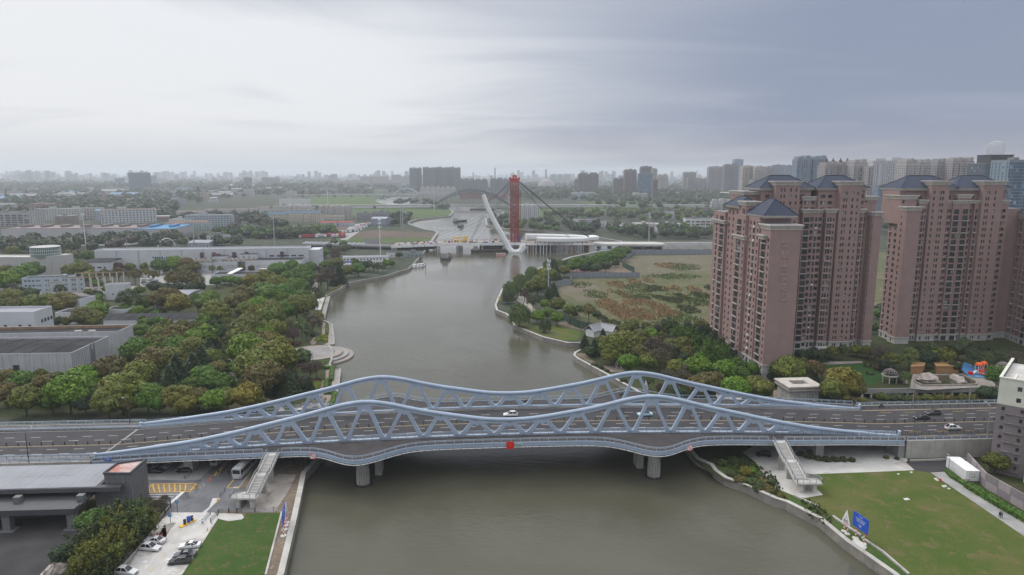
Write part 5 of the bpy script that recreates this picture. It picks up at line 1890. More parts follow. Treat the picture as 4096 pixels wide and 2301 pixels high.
b.box(.4,25.6,.4,25.6,26.4,26.5)
b.build('flat_roof',M['concrete_pale'],t)
b=MB()
b.box(-.2,26.2,-.2,.5,27.6,27.95)
b.box(-.2,.5,.5,26,27.6,27.95)
for i in range(7):
 b.box(3+i*3.4,3.5+i*3.4,.5,6.5,27.3,27.9)
b.build('parapet_cap',M['cream'],t)
b,b2=MB(),MB()
for x0,x1,m_ in((8.2,15.4,0),(15.4,26,1)):
 y0=-2.4 if m_==0 else-.9
 BL.facade(b if m_==0 else b2,(x0,y0),(x1,y0),0,20.0 if m_==0 else 20.2,even(x0-x0+.5,x1-x0-.5,2 if m_==0 else 3,2.5,'w',.7,1.55),fl)
 BL.facade(b if m_==0 else b2,(x0,0),(x0,y0),0,20.0 if m_==0 else 20.2,[],fl)
 BL.facade(b if m_==0 else b2,(x1,y0),(x1,0),0,20.0 if m_==0 else 20.2,[],fl)
b.build('bay_wall',M['cream'],t)
b2.build('wall',M['mauve'],t)
for i in range(7):
 for x in(16.6,20.0,23.6):
  q=MB()
  q.box(x,x+2.9,-1.9,-.92,1.0+2.75*i-.1,1.0+2.75*i+.95)
  q.build('balcony',M['mauve'],t)
 for x in(2.2,4.6):
  q=MB()
  q.box(x,x+2.0,-.5,-.02,1.2+2.75*i,1.45+2.75*i)
  q.build('ledge',M['mauve'],t)
q=MB()
q.face([(7.7,-2.9,19.9),(15.9,-2.9,19.9),(15.9,-.02,22.2),(7.7,-.02,22.2)])
q.face([(15.9,-2.9,19.9),(15.9,-.02,19.9),(15.9,-.02,22.2)])
q.face([(7.7,-.02,19.9),(7.7,-2.9,19.9),(7.7,-.02,22.2)])
q.face([(7.7,-.02,19.9),(15.9,-.02,19.9),(15.9,-2.9,19.9),(7.7,-2.9,19.9)])
q.build('bay_roof',M['rooftile'],t)
hip(t,9,24,8,22,28.2,4.2)
BL.finish()
wl=thing('boundary_wall','mauve and pale pink panelled wall between hedge and apartment block','wall',(0,0,0))
wp=[at(u,v)for u,v in K((388,905),(560,1100),(920,1310),(1300,1540))]
pc2=[mat('wall_panel_'+n,c,.85,.06,.4,.1)for n,c in(('pink',(.33,.285,.295)),('mauve',(.23,.20,.21)))]
for p,q in zip(wp,wp[1:]):
 n=max(1,int((Vector(q)-Vector(p)).length/3.2))
 for i in range(n):
  a,c=Vector(p).lerp(Vector(q),i/n),Vector(p).lerp(Vector(q),(i+.97)/n)
  for k_ in range(2):
   b=MB()
   b.beam((a.x,a.y,1.05+2.1*k_),(c.x,c.y,1.05+2.1*k_),.3+.02*k_,2.08)
   b.build('panel',pc2[(i+k_)%2],wl)
x,y=at(3861,1926)
q_=at(3806,1885)
t=thing('site_container','long white site container by the asphalt end below the retaining wall','container',(x,y,0),math.atan2(q_[1]-y,q_[0]-x))
b=MB()
b.box(0,9.4,-3.6,0,.12,3.0,0)
b.box(-.08,9.48,-3.68,.08,3.0,3.12)
for i in range(20):
 b.box(.3+i*.46,.42+i*.46,-.02,.035,.2,2.95)
b.build('body',M['white'],t)
inst('window',WM['d'],t,(-.03,-1.7,1.2),-math.pi/2,(1.4,1,1.1))
b=MB()
b.box(-.5,-.03,-.9,-.1,.3,1.0)
b.build('air_conditioner',M['trim'],t)
# the bridge under construction
V=lambda*p:Z(1500,680,2.8,*p)
YB=744.0
DZ=6.6
nb=thing('unfinished_bridge','unfinished bridge deck with white edge girders on steel trestles across the river','bridge',(0,0,0))
def xb(u,z=DZ):
 return(u-CX)/F*(YB*cp-(z-H)*sp)
xl,xr_=xb(1564),xb(2377)
b=MB()
n=24
zdk=lambda x:curve([(xl,3.4),(xl+45,5.2),(xl+90,6.2),(0,DZ),(xr_,DZ)],x)
rows=[[(x,YB+.3,zdk(x)+1.2),(x,YB+37,zdk(x)+1.2)]for x in[lerp(xl,xr_,i/n)for i in range(n+1)]]
b.ribbon([r[::-1]for r in rows])
b.ribbon([[(p[0],p[1],p[2]-1.6)for p in r]for r in rows])
b.build('deck',M['concrete_dirty'],nb)
for i in range(18):
 x0,x1=lerp(xl,xr_,i/18),lerp(xl,xr_,(i+.96)/18)
 q=MB()
 q.beam((x0,YB,zdk(x0)+.2),(x1,YB,zdk(x1)+.2),.5,2.6)
 q.build('edge_girder',M['pylon_white'],nb)
q=MB()
q.beam((xl,YB+37.3,zdk(xl)+.4),(0,YB+37.3,zdk(0)+.4),.5,2.4)
q.beam((0,YB+37.3,DZ+.4),(xr_,YB+37.3,DZ+.4),.5,2.4)
q.build('far_girder',M['concrete_grey'],nb)
q=MB()
for i in range(110):
 x=lerp(xl,xr_,i/110)
 q.box(x-.06,x+.06,YB+.5,YB+.62,zdk(x)+1.2,zdk(x)+2.5)
 q.box(x-.06,x+.06,YB+36,YB+36.1,zdk(x)+1.2,zdk(x)+2.4)
for i in range(24):
 x0,x1=lerp(xl,xr_,i/24),lerp(xl,xr_,(i+1)/24)
 for yy in(YB+.55,YB+36.05):
  for h_ in(1.9,2.5):
   q.beam((x0,yy,zdk(x0)+h_),(x1,yy,zdk(x1)+h_),.08,.08)
stuff(q.build('site_railing',M['lattice_red'],nb))
def trestle(x,mt,wdt=3.4,rows_=3,dep=34):
 t=inst('trestle',None,nb,(x,YB,0))
 q=MB()
 zt=zdk(x)-1.0
 for i in range(2):
  for j in range(rows_):
   y=2.5+dep*j/(rows_-1)
   q.cyl(-wdt/2+wdt*i,y,-8,zt,.42,.42,8)
 for j in range(rows_):
  y=2.5+dep*j/(rows_-1)
  for z0,z1 in((WATER+.6,zt*.55),(zt*.55,zt)):
   q.beam((-wdt/2,y,z0),(wdt/2,y,z1),.2,.2)
   q.beam((wdt/2,y,z0),(-wdt/2,y,z1),.2,.2)
 q.build('pile',M[mt],t)
 q=MB()
 q.box(-wdt/2-.6,wdt/2+.6,1.5,dep+3.5,zt,zt+.75)
 q.build('cap_beam',M['pile_dark'],t)
for u,m_ in((1629,'pile_dark'),(1690,'pile_dark'),(1738,'pile_dark'),(1833,'pile_dark'),(1926,'pile_dark'),(1946,'pile_dark'),(1988,'pile_dark'),(2014,'pile_dark'),(2112,'pile_dark'),(2126,'rust'),(2147,'pile_dark'),(2165,'pile_dark'),(2190,'pile_dark'),(2206,'pile_dark'),(2218,'rust'),(2236,'pile_dark'),(2262,'pile_dark'),(2285,'rust'),(2300,'rust'),(2312,'pile_dark'),(2338,'pile_dark'),(2350,'rust')):
 trestle(xb(u),m_,2.6 if m_=='rust' else 3.6)
for x,lab in((xl+3,'L'),(xr_-2.5,'R')):
 q=MB()
 q.box(x-3,x+3,YB+1,YB+35,-4,zdk(x)-.4)
 q.build('pier',M['concrete_pale'],nb)
q=MB()
for x0,x1 in((xb(1930),xb(2010)),(xb(1570),xb(1735))):
 q.box(x0,x1,YB+6,YB+30,0.4,2.0)
 for i in range(16):
  a=lerp(x0,x1,i/16)
  q.beam((a,YB+5.5,2.0),(a+(x1-x0)/32,YB+5.5,4.2),.25,.25)
  q.beam((a+(x1-x0)/32,YB+5.5,4.2),(a+(x1-x0)/16,YB+5.5,2.0),.25,.25)
q.build('work_platform',M['pile_dark'],nb)
q=MB()
random.seed(3)
for i in range(70):
 x,y=random.uniform(xl+5,xb(2030)),random.uniform(YB+3,YB+34)
 s_=random.uniform(.5,1.6)
 q.box(x-s_,x+s_,y-.7,y+.7,zdk(x)+1.2,zdk(x)+1.2+random.uniform(.4,1.8),random.randrange(4))
stuff(q.build('building_material',[M['lattice_red'],M['blue'],M['green_sign'],M['concrete_grey']],nb))
py=thing('bridge_pylon','tall white leaning pylon leg rising left from a white U shaped foot in the water','pylon',(0,0,0))
def box_tube(b,pts,ws,ds,m=0):
 """A six sided box section along pts (in the plane of the bridge); ws across, ds deep."""
 rows=[]
 P_=[Vector(p)for p in pts]
 for i,p in enumerate(P_):
  d=(P_[min(i+1,len(P_)-1)]-P_[max(0,i-1)]).normalized()
  nrm=Vector((d.z,0,-d.x))
  w,e=ws[i]/2,ds[i]/2
  rows.append([tuple(p+nrm*a+Vector((0,c,0)))for a,c in((-w,-e*.35),(-w*.5,-e),(w*.5,-e),(w,-e*.35),(w,e),(-w,e))])
 b0,n_=b.ribbon(rows,m,True)
 b.f.append(tuple(b0+k for k in range(n_))[::-1])
 b.m.append(m)
 e0=b0+(len(rows)-1)*n_
 b.f.append(tuple(e0+k for k in range(n_)))
 b.m.append(m)
fp=lambda x,y:(x_at(1500+x/2.8,680+y/2.8,YB-1.0),YB-1.0,z_at(680+y/2.8,YB-1.0))
leg=[fp(1212,275),fp(1262,420),fp(1320,545),fp(1385,665),fp(1440,765),fp(1484,845)]
q=MB()
box_tube(q,leg,[4.2,4.9,5.4,5.7,6.0,6.4],[4.5,5,5.5,6,6,6])
q.build('leg',M['pylon_white'],py)
foot=[fp(1484,846),fp(1500,885),fp(1528,920),fp(1575,934),fp(1622,920),fp(1652,885),fp(1672,846)]
q=MB()
box_tube(q,foot,[6.4,7.0,7.6,8.0,7.6,7.4,8.6],[6,7,8,8,8,7,7])
q.build('foot',M['pylon_white'],py)
q=MB()
for a,c in((fp(1200,270),fp(1216,272)),):
 q.beam(a,c,4.3,4.0)
q.build('tip',M['concrete_grey'],py)
q=MB()
x0,_,z0=fp(1470,885)
q.tube([fp(1475,878),fp(1515,872)],2.2,8)
q.tube([fp(1650,880),fp(1685,885)],2.0,8)
q.build('green_collar',mat('green_netting',(.03,.11,.08),.9,.3,.8),py)
tw=thing('lattice_tower','red lattice erection tower standing behind the white pylon','tower',(xb(2058.5),YB+14,0))
ztop=z_at(680+100/2.8,YB+14)
for sx,sy in((-3.4,-3.0),(3.4,-3.0),(3.4,3.0),(-3.4,3.0),(0,-3.0),(0,3.0)):
 q=MB()
 s_=1.15
 for ex,ey in((-s_,-s_),(s_,-s_),(s_,s_),(-s_,s_)):
  q.beam((sx+ex,sy+ey,-4),(sx+ex,sy+ey,ztop-4),.62,.62)
 k_=26
 for i in range(k_):
  z0,z1=lerp(-2,ztop-4,i/k_),lerp(-2,ztop-4,(i+1)/k_)
  for(a,c)in(((-s_,-s_),(s_,-s_)),((s_,-s_),(s_,s_)),((s_,s_),(-s_,s_)),((-s_,s_),(-s_,-s_))):
   q.beam((sx+a[0],sy+a[1],z0),(sx+c[0],sy+c[1],z1),.34,.34)
   q.beam((sx+a[0],sy+a[1],z1),(sx+c[0],sy+c[1],z1),.34,.34)
 q.build('leg',M['lattice_red'],tw)
q=MB()
q.box(-5.2,5.2,-4.6,4.6,ztop*.47,ztop*.47+.8)
for i in range(12):
 z=lerp(4,ztop-6,i/12)
 for y in(-4.2,4.2):
  q.beam((-4.6,y,z),(4.6,y,z+5.5),.3,.3)
  q.beam((4.6,y,z),(-4.6,y,z+5.5),.3,.3)
q.build('brace',M['lattice_red'],tw)
q=MB()
red2=mat('bright_red_paint',(.42,.055,.05),.6,.1)
q.box(-4.9,4.9,-4.4,4.4,ztop-4,ztop+.6)
for sx in(-5.0,-1.6,1.6,5.0):
 q.box(sx-.9,sx+.9,-5,5,ztop-1,ztop+1.6)
q.cyl(0,0,ztop+1.6,ztop+4.2,2.6,2.2,10)
q.build('head',red2,tw)
hx,hy=xb(2058.5),YB+14
t=thing('crane_mast','thin ochre lattice mast right beside the red tower','mast',(xb(2079),YB+12,0))
q=MB()
zc=z_at(680+225/2.8,YB+12)
for ex,ey in((-1.1,-1.1),(1.1,-1.1),(1.1,1.1),(-1.1,1.1)):
 q.beam((ex,ey,-4),(ex,ey,zc),.4,.4)
for i in range(30):
 z0,z1=lerp(5,zc,i/30),lerp(5,zc,(i+1)/30)
 for a,c in(((-1.1,-1.1),(1.1,-1.1)),((1.1,-1.1),(1.1,1.1)),((-1.1,1.1),(-1.1,-1.1))):
  q.beam((*a,z0),(*c,z1),.22,.22)
  q.beam((*a,z1),(*c,z1),.22,.22)
q.build('mast_section',M['rust'],t)
q=MB()
q.box(-.9,.9,-1.6,-1.2,8,15)
q.build('blue_banner',M['blue'],t)
cb=thing('stay_cable','bundle of dark stay cables fanning from the red tower head','cable',(0,0,0))
for p,q_,r in((fp(1270,345),(hx-4.5,hy,ztop-2),.26),(fp(1275,352),(hx-4.5,hy-2,ztop-4),.22),(fp(1318,440),(hx-4.5,hy-3,ztop-5),.18),(fp(1335,455),(hx-4,hy,ztop-6),.16),(fp(1350,480),(hx-4,hy+2,ztop-6),.14),((xb(1874),YB+8,DZ+1.5),(hx-36,YB-1,z_at(680+520/2.8,YB)),.2),((xb(1880),YB+14,DZ+1.5),(hx-33,YB-1,z_at(680+500/2.8,YB)),.2),(fp(2400,755),(hx+4.5,hy,ztop-2),.30),(fp(2394,757),(hx+4.5,hy-2,ztop-3),.26),(fp(2385,752),(hx+4.5,hy+2,ztop-3.5),.24),(fp(2198,770),(hx+4.5,hy,ztop-5),.18),(fp(2178,770),(hx+4.5,hy+3,ztop-6),.18)):
 m_=MB()
 pts=[Vector(p).lerp(Vector(q_),i/10)-Vector((0,0,1.2*math.sin(math.pi*i/10)))for i in range(11)]
 m_.tube(pts,r,5)
 m_.build('cable',M['cable'],cb)
sc_=thing('guy_cable','thin white guy cables from the leaning white pylon down to the left deck','cable',(0,0,0))
for p,a,sag in((fp(1262,452),(430,820),2),(fp(1285,475),(500,825),3),(fp(1295,520),(560,835),3),(fp(1300,530),(1050,795),4),(fp(1310,555),(1080,795),6),(fp(1310,560),(900,830),6)):
 q_=fp(*a)
 q_=(q_[0],YB+4,zdk(q_[0])+1.5)
 m_=MB()
 m_.tube([Vector(p).lerp(Vector(q_),i/10)-Vector((0,0,sag*math.sin(math.pi*i/10)))for i in range(11)],.08,4)
 m_.build('cable',M['strand'],sc_)
sg=thing('pylon_segment','long white curved pylon segment lying on the deck right of the red tower','pylon segment',(0,0,0))
xs0,xs1=xb(2098),xb(2391)
ring=[(xs0+2,YB+27)]+[(lerp(xs0+2,xs1-22,t_),YB+27+4*math.sin(math.pi*t_))for t_ in(.2,.4,.6,.8,1)]+[(xs1-22+22*math.sin(a),YB+15+12.5*math.cos(a))for a in[math.pi*i/14 for i in range(1,14)]]+[(lerp(xs1-22,xs0+14,t_),YB+2.5-4*math.sin(math.pi*t_))for t_ in(0,.2,.4,.6,.8,1)]
q=MB()
rows=[]
for i,p in enumerate(ring):
 a,c=Vector(ring[max(0,i-1)]),Vector(ring[min(len(ring)-1,i+1)])
 d=(c-a).normalized()
 nr=Vector((-d.y,d.x))
 z0=DZ+1.7
 f_=i/(len(ring)-1)
 hh_=(lerp(7.0,4.6,min(1,f_*3))if f_<.45 else lerp(4.4,5.6,(f_-.45)/.55))
 zc_=z0+(1.6 if.35<f_<.7 else.4)
 w_=3.2
 rows.append([(p[0]+nr.x*e,p[1]+nr.y*e,zc_+z)for e,z in((-w_,hh_*.2),(-w_*.6,0),(w_*.6,0),(w_,hh_*.2),(w_,hh_*.8),(w_*.6,hh_),(-w_*.6,hh_),(-w_,hh_*.8))])
b0,n_=q.ribbon(rows[::-1],0,True)
q.f.append(tuple(b0+k for k in range(n_))[::-1])
q.m.append(0)
e0=b0+(len(rows)-1)*n_
q.f.append(tuple(e0+k for k in range(n_)))
q.m.append(0)
q.build('shell',M['pylon_white'],sg)
q=MB()
for i in range(12):
 x=lerp(xs0+12,xs1-12,i/11)
 q.box(x-.6,x+.6,YB-.5,YB+4,DZ+1.2,DZ+2.6)
q.build('cradle',M['lattice_red'],sg)
vz=3.2
ap=thing('road_viaduct','low concrete viaduct with parked white cars leading left from the unfinished bridge','viaduct',(0,0,0))
p0=at(1290,985,vz)
q=MB()
xa0,xa1=xl-110,xl-1
q.prism([(xa0,YB+26),(xa1,YB+4),(xa1,YB+34),(xa0,YB+56)],vz-1.3,vz)
q.build('deck',M['asphalt_old'],ap)
for y_ in(-.2,29.6):
 q=MB()
 q.beam((xa0,YB+26+y_,vz+.3),(xa1,YB+4+y_,vz+.3),.4,1.4)
 q.build('parapet',M['concrete_grey'],ap)
for i in range(4):
 t_=(i+.5)/4
 q=MB()
 x,y=lerp(xa0,xa1,t_),lerp(YB+26,YB+4,t_)
 q.box(x-2,x+2,y+3,y+26,-1,vz-1.3)
 q.build('pier',M['concrete'],ap)
ap=thing('road_embankment','pale road embankment with concrete walls leading right from the unfinished bridge','embankment',(0,0,0))
xr0,xr1=xr_+1,xr_+250
for x0,x1,zt in((xr0,xr0+75,5.6),(xr0+75.2,xr1,5.2)):
 q=MB()
 q.prism([(x0,YB+10),(x1,YB+8),(x1,YB+36),(x0,YB+36)],3.4 if x0==xr0 else-.5,zt)
 q.build('road_bed',M['concrete_pale'],ap)
q=MB()
q.flat([(xr0+80,YB+12),(xr1,YB+10),(xr1,YB+32),(xr0+80,YB+32)],5.23)
q.build('carriageway',M['asphalt_old'],ap)
for i in range(17):
 q=MB()
 x=xr0+76+i*10.2
 q.box(x,x+10.1,YB+7.0,YB+7.7,-.5,5.9+random.uniform(-.02,.02))
 q.build('wall_panel',M['concrete_pale'],ap)
for i in range(6):
 q=MB()
 q.box(xr0+6+i*12,xr0+8+i*12,YB+12,YB+34,-1,3.4)
 q.build('pier',M['concrete_grey'],ap)
q=MB()
for y_ in(YB+11,YB+35):
 for i in range(80):
  x=xr0+i*3
  q.box(x-.06,x+.06,y_,y_+.12,5.2,6.6)
 q.beam((xr0,y_,6.6),(xr0+240,y_,6.5),.1,.1)
stuff(q.build('site_railing',M['galv'],ap))
def arch(name,lab,u0,u1,vbase,vtop,zdeck,r,m_,ntrus,deck_u0,deck_u1,vdeck,trussed):
 y=(84-zdeck)*F/((vbase-690.0))
 t=thing(name,lab,'bridge',(0,0,0))
 X=lambda u:(u-CX)/F*y
 zt=84-(vtop-690)/F*y
 q=MB()
 q.box(X(deck_u0),X(deck_u1),y-2,y+22,zdeck-2.2,zdeck)
 q.build('deck',M['concrete_grey'],t)
 for k in range(8):
  q=MB()
  x=lerp(X(deck_u0),X(deck_u1),(k+.5)/8)
  if not X(u0)+8<x<X(u1)-8:
   q.box(x-1.5,x+1.5,y,y+20,-3,zdeck-2.2)
   q.build('pier',M['concrete_grey'],t)
 for yy in(y,y+20):
  n_=28
  P1=[(lerp(X(u0),X(u1),i/n_),yy,zdeck+(zt-zdeck)*(1-(2*i/n_-1)**2))for i in range(n_+1)]
  q=MB()
  q.tube(P1,r,6)
  if trussed:
   P2=[(lerp(X(u0),X(u1),i/n_),yy,zdeck-3+(zt-zdeck-5)*(1-(2*i/n_-1)**2)if 0<i<n_ else zdeck)for i in range(n_+1)]
   P2=[(p[0],p[1],max(p[2],zdeck-6))for p in P2]
   q.tube(P2,r*.8,6)
   for i in range(n_):
    q.beam(P1[i],P2[i],r,r)
    q.beam(P1[i],P2[i+1],r,r)
  q.build('arch_rib',m_,t)
  q=MB()
  for i in range(3,n_-2):
   q.beam(P1[i],(P1[i][0],yy,zdeck),.3,.3)
  q.build('hanger',m_,t)
 return t
arch('arch_bridge','distant pale steel arch bridge over the far river reach',1575,1680,777,752,9.0,.9,M['steel_pale'],1,1180,1700,778,False)
arch('arch_bridge','distant dark trussed arch bridge behind the white leaning pylon',1738,2040,818,757,8.5,.8,mat('dark_teal_steel',(.06,.085,.09),.6,.1),1,1150,3000,820,True)
# the city behind
SUBST=dict(g=M['glass_far'],b=M['glass_blue'],k=M['winframe'])
def bld(u0,u1,vt,label,col,vb=None,dist=None,depth=14.0,style='flat',fl=3.0,cw=3.4,roof=(.20,.20,.21),group=None,cat='apartment building',name='apartment_block',rz=None,ledge=True,glass='g',wh=1.5,ww=None,crown=0,hip_h=3.0,sill=0.9):
 """A building standing where the photo shows it: base row vb (on the ground) or a distance, left and right edges u0, u1, top row vt."""
 if dist is None:
  y=at((u0+u1)/2,vb,0)[1]
 else:
  y=dist
 zt=z_at(vt,y)
 if style in('hip','gable'):
  zt-=hip_h*.6
 dpt=y*cp-(zt/2-H)*sp
 x0,x1=(u0-CX)/F*dpt,(u1-CX)/F*dpt
 w=x1-x0
 if rz is None:
  rz=random.uniform(-.06,.06)
 t=thing(name,label,cat,((x0+x1)/2,y,0),rz,group)
 wall,win,led=MB(),MB(),MB()
 hw=w/2
 wall.box(-hw,hw,0,depth,0,zt)
 if crown:
  n=crown
  for i in range(n):
   a=-hw+w*(i+.18)/n
   c=-hw+w*(i+.82)/n
   wall.box(a,c,1.0,depth-1,zt,zt+4.5+1.5*(i%2))
   wall.box(-hw+w*(i+.4)/n,-hw+w*(i+.6)/n,-.9,0,0,zt-3)
 nf=max(1,int((zt-.6)/fl))
 nc=max(1,int(w/cw))
 wx=ww or cw*.5
 for f in range(nf):
  z=f*fl+sill
  for c in range(nc):
   if random.random()<.05:
    continue
   x=-hw+w*(c+.5)/nc
   k=wx*(1.0 if(c*7+3)%5 else.6)
   win.box(x-k/2,x+k/2,-.12,-.001,z,z+wh,0,bottom=False)
  if ledge and f:
   for c in range(0,nc,2):
    x=-hw+w*(c+.5)/nc
    led.box(x-cw*.48,x+cw*.48,-.9,-.001,f*fl-.12,f*fl+.75,0,bottom=False)
 side=-1 if(x0+x1)>0 else 1
 xs_=-hw if side<0 else hw
 for f in range(nf):
  z=f*fl+sill
  for c in range(max(1,int(depth/4.5))):
   y_=depth*(c+.5)/max(1,int(depth/4.5))
   win.box(xs_-.12 if side<0 else xs_+.001,xs_-.001 if side<0 else xs_+.12,y_-.7,y_+.7,z,z+wh,0,bottom=False)
 o=wall.build('wall',M['tint'],t)
 o.color=(*col,1)
 if win.f:
  stuff(win.build('window',SUBST[glass],t))
 if led.f:
  o=stuff(led.build('balcony',M['tint'],t))
  o.color=(*tuple(min(.8,c*1.12)for c in col),1)
 r=MB()
 if style=='hip' or style=='gable':
  e=.5
  ins=min(w,depth)*.45 if style=='hip' else-.0
  A0,B0,C0,D0=(-hw-e,-e,zt),(hw+e,-e,zt),(hw+e,depth+e,zt),(-hw-e,depth+e,zt)
  E0,E1=(-hw+ins,depth/2,zt+hip_h),(hw-ins,depth/2,zt+hip_h)
  for q in([A0,B0,E1,E0],[B0,C0,E1],[C0,D0,E0,E1],[D0,A0,E0]):
   r.face(q)
 else:
  r.box(-hw+.3,hw-.3,.3,depth-.3,zt+.02,zt+.12)
  for p in((-hw,hw,0,.3),(-hw,hw,depth-.3,depth),(-hw,-hw+.3,.3,depth-.3),(hw-.3,hw,.3,depth-.3)):
   r.box(*p,zt+.01,zt+.7)
  if w>12 and not crown:
   for i in range(max(1,int(w/22))):
    x=-hw+w*(i+.5)/max(1,int(w/22))
    r.box(x-2.4,x+2.4,depth*.35,depth*.7,zt+.12,zt+3.0)
 o=r.build('roof',M['tint'],t)
 o.color=(*roof,1)
 return t,(x0,x1,y,zt,w)
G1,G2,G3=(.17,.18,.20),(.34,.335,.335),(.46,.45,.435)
BR=(.165,.135,.135)
CRM=(.46,.43,.37)
T_='apartment_tower'
bld(517,592,692,'dark grey slab tower standing alone above the far left plain',(.085,.092,.108),dist=3100,depth=30,name='office_tower',cat='office building',ledge=False,rz=0.1,glass='b')
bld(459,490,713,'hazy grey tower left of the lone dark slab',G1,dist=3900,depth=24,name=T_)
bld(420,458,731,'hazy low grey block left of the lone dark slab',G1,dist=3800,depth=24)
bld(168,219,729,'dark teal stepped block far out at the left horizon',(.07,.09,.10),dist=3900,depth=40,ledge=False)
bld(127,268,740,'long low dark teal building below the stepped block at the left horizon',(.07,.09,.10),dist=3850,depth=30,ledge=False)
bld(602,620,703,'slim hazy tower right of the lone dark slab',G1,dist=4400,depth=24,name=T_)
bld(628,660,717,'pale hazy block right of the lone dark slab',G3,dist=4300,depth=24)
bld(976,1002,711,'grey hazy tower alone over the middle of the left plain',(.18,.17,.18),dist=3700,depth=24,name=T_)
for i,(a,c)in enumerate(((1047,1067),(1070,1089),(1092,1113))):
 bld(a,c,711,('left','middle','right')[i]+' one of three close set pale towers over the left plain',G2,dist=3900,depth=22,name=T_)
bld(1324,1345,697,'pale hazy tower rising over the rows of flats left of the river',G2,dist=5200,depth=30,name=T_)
for i,(a,c)in enumerate(((1332,1389),(1395,1440),(1442,1476),(1478,1520),(1522,1560),(1562,1603))):
 bld(a,c,729,'block %s of the long row of brownish roofed flats beyond the far left river bank'%('one','two','three','four','five','six')[i],(.34,.32,.30),vb=756,depth=16,style='hip',roof=(.13,.10,.095),hip_h=5,crown=0)
for i,(a,c,v)in enumerate(((1440,1485,707),(1488,1519,707),(1521,1555,707),(1565,1604,700),(1608,1638,707))):
 bld(a,c,v,('first','second','third','tall fourth','fifth')[i]+' of the pale hazy slabs behind the row of flats, counted from the left',(.42,.38,.37),dist=4300,depth=20)
bld(1638,1663,675,'left half of the detached pair of dark grey towers by the river bend',(.135,.135,.15),vb=766,depth=24,name=T_,crown=2)
bld(1664,1686,675,'right half of the detached pair of dark grey towers by the river bend',(.125,.125,.14),vb=765,depth=24,name=T_,crown=2)
for i in range(6):
 a=1691+i*25.3
 bld(a,a+24.3,672+(i%2)*2,'dark grey tower %s of the dense cluster by the river bend'%('one','two','three','four','five','six')[i],jit((.13,.13,.145),.08),vb=766+(i%2),depth=22,name=T_,crown=2)
bld(1833,1898,719,'broad grey slab right of the dark cluster, left of two alike',(.20,.205,.215),vb=780,depth=22,crown=3)
bld(1900,1950,721,'shorter grey slab attached right of the broad grey slab',(.18,.185,.20),vb=781,depth=22,crown=2)
bld(1961,2012,718,'grey slab with roof cranes left behind the red tower',(.20,.205,.215),vb=780,depth=22,crown=2)
bld(2014,2048,719,'grey slab half hidden by the red tower',(.19,.195,.21),vb=780,depth=22,crown=2)
bld(1680,1822,752,'pale flats with many gables below the dark cluster',(.45,.43,.41),vb=787,depth=14,crown=7,style='flat')
bld(1673,1745,773,'pale four storey flats on the inner river bend',(.48,.46,.44),vb=800,depth=12,crown=4)
bld(1747,1800,776,'second pale four storey flats on the inner river bend, nearer the arch bridge',(.47,.45,.43),vb=800,depth=12,crown=3)
bld(1840,1932,772,'long red brick building seen through the dark trussed arch',(.26,.10,.09),vb=797,depth=16,style='hip',roof=(.15,.07,.06),cat='building',name='brick_building',ledge=False)
bld(1940,2030,778,'red brick building under the right part of the dark trussed arch',(.27,.11,.10),vb=797,depth=16,cat='building',name='brick_building',ledge=False)
bld(2298,2316,718,'dark brown side wing left of the twin topped brown tower',BR,vb=782,depth=22,name=T_)
bld(2313,2394,697,'broad dark brown tower with twin raised tops right of the construction bridge',(.155,.135,.135),vb=786,depth=26,name=T_,crown=2)
bld(2454,2496,717,'lower dark brown tower left of the tall brown tower',BR,vb=786,depth=22,name=T_,crown=2)
bld(2498,2546,683,'tall dark brown tower left of the blue glass block',BR,vb=790,depth=26,name=T_,crown=3)
bld(2562,2608,671,'dark tower with crown rising behind the blue glass block',(.13,.115,.125),dist=2350,depth=26,name=T_,crown=3)
bld(2554,2609,695,'blue glass office block in front of the dark crowned tower',(.07,.13,.20),vb=792,depth=24,name='office_tower',cat='office building',ledge=False,glass='b',cw=2.4,ww=2.2,wh=2.4,fl=3.2,sill=.4)
bld(2608,2628,676,'slim pale tower right of the blue glass block',(.36,.32,.30),dist=2300,depth=20,name=T_)
bld(2612,2630,719,'dark brown low tower at the right foot of the blue glass block',BR,dist=1900,depth=20,name=T_)
bld(2631,2671,702,'cream tower right of the slim pale tower',(.40,.36,.33),vb=775,depth=22,name=T_,crown=2)
bld(2734,2783,690,'brownish cream tower left of the white office building',(.31,.28,.26),vb=777,depth=24,name=T_)
bld(2750,2775,713,'lower brown tower before the brownish cream tower',(.25,.22,.21),vb=779,depth=20,name=T_)
bld(2772,2806,714,'white banded office building, left part',(.52,.52,.52),vb=776,depth=22,name='office_building',cat='office building',glass='g',ww=3.0,fl=4.0,wh=2.2)
bld(2809,2842,714,'white banded office building, right part',(.54,.54,.54),vb=776,depth=22,name='office_building',cat='office building',ww=3.0,fl=4.0,wh=2.2)
bld(2834,2898,671,'brownish tower row behind the white offices',(.27,.235,.24),vb=778,depth=24,name=T_,crown=3)
bld(2897,2950,661,'tall dark brown grey tower left of the cream towers',(.17,.15,.165),vb=783,depth=26,name=T_,crown=2)
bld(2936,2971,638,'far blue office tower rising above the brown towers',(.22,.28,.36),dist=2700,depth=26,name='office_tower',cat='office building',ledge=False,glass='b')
bld(2968,3014,672,'cream and grey tower nearest left of the brown complex',(.42,.38,.34),dist=1500,depth=24,name=T_,crown=3)
bld(3016,3060,674,'second cream and grey tower left of the brown complex',(.42,.39,.36),dist=1480,depth=24,name=T_,crown=3)
bld(3062,3094,668,'greyish tower behind the left blue roof',(.30,.29,.29),dist=1800,depth=24,name=T_)
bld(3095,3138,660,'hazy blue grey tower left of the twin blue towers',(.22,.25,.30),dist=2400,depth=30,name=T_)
bld(3140,3178,662,'second hazy blue grey tower left of the twin blue towers',(.22,.25,.30),dist=2450,depth=30,name=T_)
